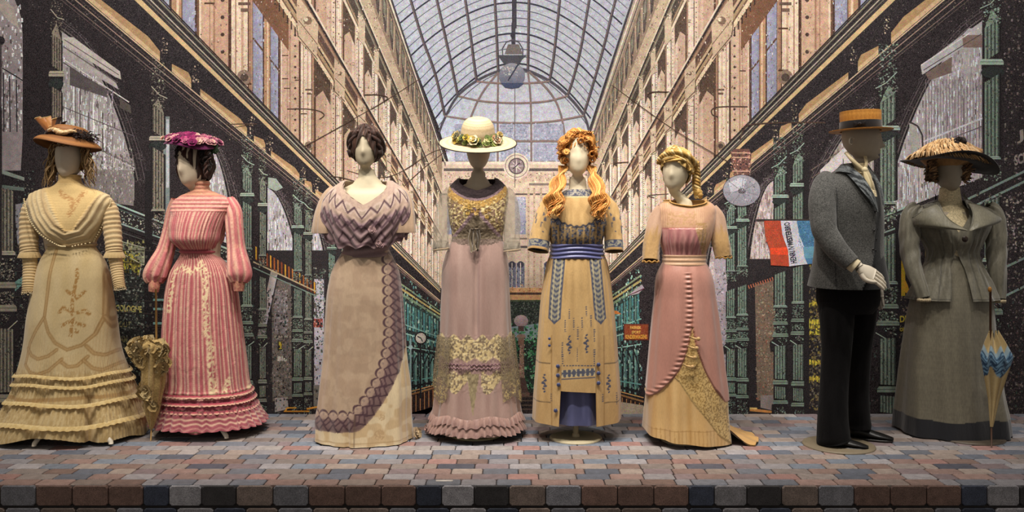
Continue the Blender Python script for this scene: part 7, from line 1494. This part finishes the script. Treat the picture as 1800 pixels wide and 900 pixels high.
sleeve(f7, 'sleeve', [(1515, 318, .08, 14), (1528, 360, .12, 18), (1537, 420, .15, 16), (1543, 492, .15, 13)], HT, tweed)
mb = MB()                                             # cream silk scarf tied at the throat
for k in range(5): mb.tube(path([f7.W(1487 + k * 3, 268 + k * 3, -.055), f7.W(1497 + k * 3, 280 + k * 4, -.085), f7.W(1511 + k, 293 + k * 1.5, -.098), f7.W(1519, 299, -.10)], 6), .011, mixc('#bfae88', '#a08e6a', k / 5), 8, .6)
mb.tube(path([f7.W(1521, 275, -.04), f7.W(1523, 288, -.07), f7.W(1519, 299, -.10)], 6), .010, '#b3a27c', 8, .6); mb.ball(f7.W(1520, 299, -.11), .017, '#cbbb94', 12, 8, (1, .8, 1.1))
for k in range(3): mb.tube(path([f7.W(1520, 300, -.115), f7.W(1522 + 3 * k, 312, -.125), f7.W(1525 + 4 * k, 326, -.13), f7.W(1528 + 3.5 * k, 337, -.125)], 6), .0105, ['#c8b68c', '#d6c69c', '#b3a27c'][k], 8, .5)
f7.mk(mb, 'scarf', SATIN)
def blk(px, py, T, t): return mixc('#0d0c0d', '#151415', vn(T * 3, t * 12, 2))
for nm, pts in (('trouser_leg', [(1470, 498, .0, 32), (1470, 530, -.01, 31), (1471, 570, -.02, 28.5), (1470, 620, -.03, 25), (1466, 680, -.04, 24), (1464, 730, -.04, 25.5), (1465, 768, -.04, 28), (1466, 776, -.04, 28)]), ('trouser_leg', [(1508, 498, .08, 32), (1511, 530, .09, 30), (1512, 570, .10, 26), (1509, 620, .11, 22), (1507, 680, .12, 20.5), (1508, 730, .12, 21), (1508, 752, .12, 23)])):
    sleeve(f7, nm, pts, BLACKWOOL, blk, nseg=48, disp=lambda T, t: .004 * np.sin(t * 30 + T * 2) * sst(.8, 1, t) + .004 * np.exp(-((np.sin(T / 2 + .4)) / .1) ** 2), sq=.95)
hip7 = Loft(f7, [(484, 1438, 1543, .13, .15), (510, 1438, 1544, .13, .15), (540, 1441, 1541, .12, .145), (552, 1450, 1532, .10, .13)])
hip7.mesh('trouser_seat', BLACKWOOL, 80, 30, None, '#100f10')
def shoe(px, Y, dy_, L):
    g = np.array([(px - 900) * (d7 + dy_) / FPX, d7 + dy_, .0]); mb = MB(); n = 20; tt = np.linspace(0, 1, 18); th = np.linspace(0, 2 * np.pi, n, endpoint=False); D = np.array([.93, -.37, 0]); S_ = np.array([.37, .93, 0]); V = []
    for t in tt:
        w_ = np.interp(t, [0, .08, .3, .7, .92, 1], [.014, .034, .036, .044, .036, .016]); h = np.interp(t, [0, .1, .3, .55, .8, 1], [.045, .07, .075, .045, .03, .014])
        for a in th: z = h / 2 + h / 2 * math.sin(a); V.append(g + D * (t * L - .08) + S_ * w_ * math.cos(a) * (1 - .25 * max(0, math.sin(a))) + np.array([0, 0, max(z, .0) + .010]))
    mb.add(V, gridF(18, n)[:, ::-1], '#0f0e0e'); o = f7.mk(mb, 'shoe', LEATHER); s = MB()
    V2 = [g + D * (t * L - .082) + S_ * (np.interp(t, [0, .08, .3, .7, .92, 1], [.016, .037, .038, .047, .039, .018]) * k) + np.array([0, 0, z]) for z in (.002, .012) for t in tt for k in (-1, 1)]
    F2 = [(2 * i, 2 * i + 1, 2 * i + 3, 2 * i + 2) for i in range(17)] + [(36 + 2 * i, 36 + 2 * i + 2, 36 + 2 * i + 3, 36 + 2 * i + 1) for i in range(17)] + [(2 * i, 2 * i + 2, 38 + 2 * i, 36 + 2 * i) for i in range(17)] + [(2 * i + 1, 37 + 2 * i, 39 + 2 * i, 2 * i + 3) for i in range(17)]
    s.add(V2, np.array(F2), '#1a1512'); f7.mk(s, 'sole', LEATHER, o)
shoe(1467, 780, -.05, .25); shoe(1516, 760, .12, .24)
hc = f7.W(1513, 229, .0)
bo, hl = hat_mesh(f7, 'boater', hc, [(0, .104), (.07, .104), (.103, .103), (.107, .098), (.107, .05), (.107, .004), (.112, .0), (.14, 0), (.164, 0), (.166, -.001)], (0, -1.5), '#bf8434', sx=1.0, sy=1.0, n=120, cf=lambda R, T, Z: mixc('#c98e3c', '#a86f26', .5 + .5 * np.sin(Z * 1300 + R * 1300) * .7 + .15 * np.sin(T * 90)))
mb = MB(); n = 80; th = np.linspace(0, 2 * np.pi, n, endpoint=False); V = [hl(r, t, z) for z, r in ((.004, .109), (.006, .1095), (.046, .1095), (.048, .108)) for t in th]; mb.add(V, gridF(4, n), '#120f10'); bd = f7.mk(mb, 'hat_ribbon', VELVET, bo)
mb = MB()
for sx_ in (-1, 1): mb.add([hl(.112, -2.0, .026), hl(.115, -2.0 + .28 * sx_, .044), hl(.122, -2.0 + .2 * sx_, .026), hl(.115, -2.0 + .28 * sx_, .008)], [(0, 1, 2, 0), (0, 2, 3, 0), (2, 1, 0, 2), (3, 2, 0, 3)], '#191516')
mb.ball(hl(.114, -2.0, .026), .008, '#191516', 8, 6); f7.mk(mb, 'ribbon_bow', VELVET, bd)

# ================================================================== 8: grey walking costume, feathered dark hat
R8 = random.Random(31)
f8 = Fig('mannequin', 'headform mannequin in a grey silk jacket and skirt with a feathered dark wide hat', 1676, 4.93)
i8 = add_body(f8, face_x=1667, crown_Y=264, chin_Y=334, shoulder_Y=372, shl=1616, shr=1736, neck_x=1670, col='#a09482', neckw=.95, nose=.004, wid=.95)
stand(f8, 1700, 768, 60, .5, '#5a5044', post=False)
pb = MB(); pb.tube([(f8.o[0], f8.d, .01), (f8.o[0], f8.d, .9)], .014, '#7f735f', 10); f8.mk(pb, 'stand_post', PAINT)
n8 = Loft(f8, [(329, 1655, 1685, .050, .066), (345, 1653, 1687, .055, .067), (360, 1650, 1691, .062, .07), (372, 1640, 1702, .075, .075), (400, 1640, 1705, .12, .08), (452, 1650, 1696, .11, .08)])
n8.mesh('lace_blouse', LACE, 90, 70, None, lambda px, py, T, t: mixc('#c0b08c', '#dccca6', vn(px * .6, py * .4, 3)))
G8, G82 = '#757060', '#5d594b'
j8 = Loft(f8, [(352, 1646, 1694, .062, .085), (358, 1630, 1710, .075, .09), (366, 1612, 1735, .09, .095), (380, 1604, 1742, .115, .1), (400, 1608, 1735, .14, .105), (425, 1625, 1722, .14, .10), (445, 1632, 1715, .115, .09), (460, 1631, 1718, .12, .10), (490, 1617, 1732, .15, .15), (528, 1598, 1747, .18, .20)], sup=2.2)
def gap8(py): return np.interp(py, [352, 380, 404, 412, 436, 447, 470, 530], [20, 18, 3, -3, -2, 3, 10, 15])
def c8j(px, py, T, t):
    K = mixc(G8, G82, vn(px * .25, py * .03, 2) * .7 + .3 * vn(px * .05, py * .9, 3)); a = px - 1685
    for q in (-40, -22, 24, 40): K = mixc(K, '#3c392f', .6 * ln(a - q * np.interp(py, [400, 445, 528], [1, .62, 1.15]), 1.1) * (py > 405) * (np.cos(fang(T)) > 0))
    return mixc(K, '#37342b', .6 * ln(py - 525, 1))
th_o = lambda: 0
def mesh8():
    # jacket open in front: angle range leaves a slit that follows the cut-away fronts
    n, m = 300, 190; Y = np.linspace(352, 528, m); u = np.linspace(0, 1, n); P = []; KK = []
    for y in Y:
        q = j8.at(y)[0]; g = max(gap8(y), .4) * f8.d / FPX; a = (q[2] - q[1]) / 2; dth = math.asin(min(.95, g / a)) if gap8(y) > 0 else .002; off0 = ((1685 - 900) * (f8.d - .14) / FPX - (q[1] + q[2]) / 2) / a
        c0 = -np.pi / 2 + off0 * .9; T = c0 + dth + u * (2 * np.pi - 2 * dth); fold = .005 * np.sin(T * 11 + 1) * sst(450, 480, y) + .0025 * np.sin(T * 23 + 6 * vn(T * 2, y * .05, 1))
        p = j8.pos(T, np.full(n, y), .006 + fold); P.append(p); px = 900 + p[:, 0] * FPX / j8.df; py = HOR + (EYE - p[:, 2]) * FPX / j8.df; KK.append(c8j(px, py, T, 0))
    P = np.array(P); return mesh('jacket', P.reshape(-1, 3), gridF(m, n, False)[:, ::-1], SLUB, f8.root, f8.o, np.array(KK).reshape(-1, 3))
j8o = mesh8()
cl8 = lambda px, py, S_, t: mixc('#77725f', '#5f5b4c', .5 * S_ + .5 * vn(px * .1, py * .5, 2))
patch(f8, j8, 'collar', [(1651, 358), (1654, 374), (1664, 390), (1684, 405)], [(1632, 366), (1618, 382), (1607, 396), (1684, 406)], SLUB, cl8, .030, m=16, bow=.012, parent=j8o)
patch(f8, j8, 'collar', [(1693, 356), (1697, 372), (1693, 388), (1686, 405)], [(1716, 363), (1734, 376), (1751, 388), (1688, 406)], SLUB, cl8, .030, m=16, bow=.012, parent=j8o)
patch(f8, j8, 'collar_stand', [(1652, 340), (1651, 352), (1650, 366)], [(1646, 352), (1636, 362), (1624, 378)], SLUB, lambda a, b, c, d: mixc('#423f35', '#4f4b3f', c), .022, bow=.010, parent=j8o); patch(f8, j8, 'collar_stand', [(1690, 340), (1692, 352), (1694, 366)], [(1696, 350), (1708, 360), (1722, 374)], SLUB, lambda a, b, c, d: mixc('#423f35', '#4f4b3f', c), .022, bow=.010, parent=j8o)
mb = MB(); p = j8.front(np.array([1684]), np.array([420]), .014)[0]; mb.ball(p, .0175, '#2e2018', 16, 10, (1, .5, 1)); f8.mk(mb, 'button', LEATHER, j8o)
def c8sl(px, py, T, t): return mixc(mixc(G8, G82, vn(T * 4, t * 10, 2)), '#3c392f', .6 * ln(np.sin(T + .6) - .2, .03) * (t > .3))
ds8 = lambda T, t: .010 * np.sin(T * 7) * (1 - sst(.02, .25, t)) + .003 * np.sin(T * 5 + t * 8) + .0025 * np.sin(t * 40 + T * 2) * np.exp(-((t - .5) / .2) ** 2)
for pts in ([(1616, 364, .0, 11), (1604, 378, .0, 18), (1600, 405, -.01, 18), (1600, 440, -.03, 16.5), (1606, 475, -.07, 14), (1617, 505, -.11, 11.5), (1624, 524, -.13, 10)], [(1732, 364, .0, 11), (1744, 378, .0, 18), (1750, 405, -.01, 18), (1752, 440, -.02, 17), (1753, 480, -.05, 15), (1755, 510, -.06, 12), (1756, 526, -.07, 10.5)]):
    so = sleeve(f8, 'sleeve', pts, SLUB, c8sl, disp=ds8, nseg=80); e = pts[-1]; c = f8.W(e[0], e[1] + 2, e[2]); mb = MB()
    for k in range(20): a = k / 20 * 6.283; mb.ball(c + np.array([.032 * math.cos(a), .026 * math.sin(a), -.004]), .008, '#a8987a', 6, 5, (1, 1, 1.3), .5, k)
    f8.mk(mb, 'lace_cuff', LACE, so)
s8 = Loft(f8, [(440, 1640, 1712, .10, .085), (470, 1625, 1725, .125, .12), (528, 1606, 1740, .155, .17), (600, 1596, 1748, .17, .20), (660, 1591, 1756, .185, .235), (710, 1588, 1762, .20, .27), (740, 1586, 1768, .21, .30), (774, 1584, 1772, .22, .32)], fy=.9)
def c8s(px, py, T, t): K = mixc('#78725f', '#655f50', .6 * vn(px * .12, py * .01, 2) + .4 * vn(px * .04, py * 1.2, 4)); return np.where((py > 738 + 2 * np.sin(px * .05))[..., None], C('#12131a'), K)
s8.mesh('skirt', SLUB, 440, 240, lambda T, Y, t: .010 * sst(.1, .7, t) * np.sin(T * 7 + 1.5) + .006 * sst(.3, 1, t) * np.sin(T * 12 + .3), c8s, hem=lambda T: -2 + 3 * np.cos(fang(T)))
mb = MB(); hc8 = ['#6d4c30', '#8c6844', '#4c3422', '#a07c54']
for sd in (-1, 1): curls(mb, R8, 90, lambda: (f8.W(1668 + sd * R8.uniform(22, 36), R8.uniform(280, 312), R8.uniform(-.08, .04)), (sd * R8.uniform(-.3, .5), R8.uniform(-.4, .3), -.7)), (0, 0, -.1), .045, .0055, hc8, .012, 1.6)
tag(f8.mk(mb, 'hair', HAIR), kind='stuff'); cap_hair(f8, 'hair_cap', i8, hc8, a=.088, b=.108, cut=lambda T, z: (np.cos(fang(T)) > .2) & (z < .24), seed=5)
hc = f8.W(1668, 286, .0)
h8, hl = hat_mesh(f8, 'hat', hc, [(0, .10), (.05, .098), (.09, .075), (.105, .03), (.112, .006), (.15, .0), (.20, -.004), (.232, .0), (.262, -.006)], (-4, 9), '#171213', VELVET, wave=lambda R, T: (0, (.022 * np.cos(2 * T) * -1 + .012 * np.sin(T * 3)) * sst(.12, .26, R)), cf=lambda R, T, Z: mixc('#171213', '#221a18', vn(T * 8, R * 30, 2)))
mb = MB()                                             # ostrich feathers sweeping over the crown
for k in range(760):
    t = R8.uniform(0, 6.283); r0 = .03 + .165 * math.sqrt(R8.random()); z0 = .125 * (1 - (r0 / .2) ** 2) + .012; p = hl(r0 * 1.0, t, z0); q = hl(r0 + .045, t + .15, max(.125 * (1 - ((r0 + .045) / .2) ** 2), -.01)); mid_ = (p + q) / 2 + (0, 0, .012)
    mb.tube(path([p, mid_, q], 4), [.0045, .005, .0052, .005, .0045, .004, .003, .002, .001], np.clip(C(R8.choice(['#c09a68', '#caa676', '#b48c5c', '#d4b488', '#a67e50'])) * R8.uniform(.85, 1.1), 0, 1), 4)
mb.ball(hl(0, 0, .045), .13, '#a67c4e', 30, 16, (1.25, 1.1, .62), .3, 4); tag(f8.mk(mb, 'feathers', HAIR, h8), kind='stuff')
mb = MB()
for k in range(70): p = hl(.07 + R8.uniform(-.035, .03), -1.65 + R8.uniform(-.35, .35), .115 + R8.uniform(-.02, .02)); mb.ball(p + (0, -.03, -.01), R8.uniform(.007, .014), '#1c120f', 6, 5, bump=.8, seed=k)
mb.tube([hl(.05, -1.6, .12), hl(.06, -1.7, .18)], [.002, .0008], '#1c120f', 5); f8.mk(mb, 'black_pompom', VELVET, h8)

# folded umbrella with blue border, hanging by the right sleeve of the grey costume
du = 4.60; U = lambda px, Y, dy=0: pw(px, Y, du + dy); uo = np.array([(1743 - 900) * du / FPX, du, 0.0])
um = bpy.data.objects.new('umbrella', None); COL.objects.link(um); um.location = uo; tag(um, 'folded cream umbrella with a blue patterned border beside the grey skirt', 'umbrella')
mb = MB(); tp = U(1743, 780); tp[2] = .002; mb.tube([U(1741, 512), U(1741, 600), U(1742, 700), tp], [.006, .006, .005, .004], '#4a2f1c', 10); mb.ball(U(1740, 509), .010, '#9a6a2c', 10, 8, (1, 1, 1.6)); mb.build('shaft', PAINT, um, uo)
n = 72; th = np.linspace(0, 2 * np.pi, n, endpoint=False); t = np.linspace(0, 1, 60); T, TT = np.meshgrid(th, t)
Yc = 590 + 160 * TT; hw = np.interp(TT, [0, .12, .25, .45, .7, 1], [7, 17, 26, 18, 9, 2.5]) * du / FPX; cx = np.interp(TT, [0, .25, 1], [1747, 1752, 1743]); r = hw * (1 + .10 * np.cos(T * 8)) 
z = EYE - (Yc - HOR) * du / FPX + .02 * np.cos(T * 8) * (1 - TT) * np.interp(TT, [0, .3, .5, 1], [1.6, 1, 0, 0])
V = np.stack([(cx - 900) * du / FPX + r * np.cos(T), du + r * .8 * np.sin(T), z], -1); pyc = Yc - 8 * np.abs(np.cos(T * 2)); blue = (TT > .14) & (TT < .40 + .05 * np.cos(T * 4)); Ku = mixc('#bfa97a', '#9c8558', .5 + .5 * np.cos(T * 8)); Kb = mixc('#1f3a56', '#6f93ac', sst(.5, .62, .5 + .5 * np.sin(T * 8 + 10 * np.sin(TT * 26)))); Kb = np.where(((TT < .19))[..., None], C('#8fa3ac'), Kb); Ku = np.where(blue[..., None], Kb, Ku)
mb = MB(); mb.add(V.reshape(-1, 3), gridF(60, n)[:, ::-1], Ku.reshape(-1, 3)); mb.build('canopy', COTTON, um, uo)
for k in range(6): mb = MB(); a = k / 6 * 6.28; mb.tube([U(1747, 600) + (.016 * math.cos(a), .016 * math.sin(a), 0), U(1745 + 7 * math.cos(a), 583 + 3 * math.sin(a * 2)) + (0, .016 * math.sin(a), 0)], .0022, '#b8a878', 6); mb.build('rib_tip', PAINT, um, uo)
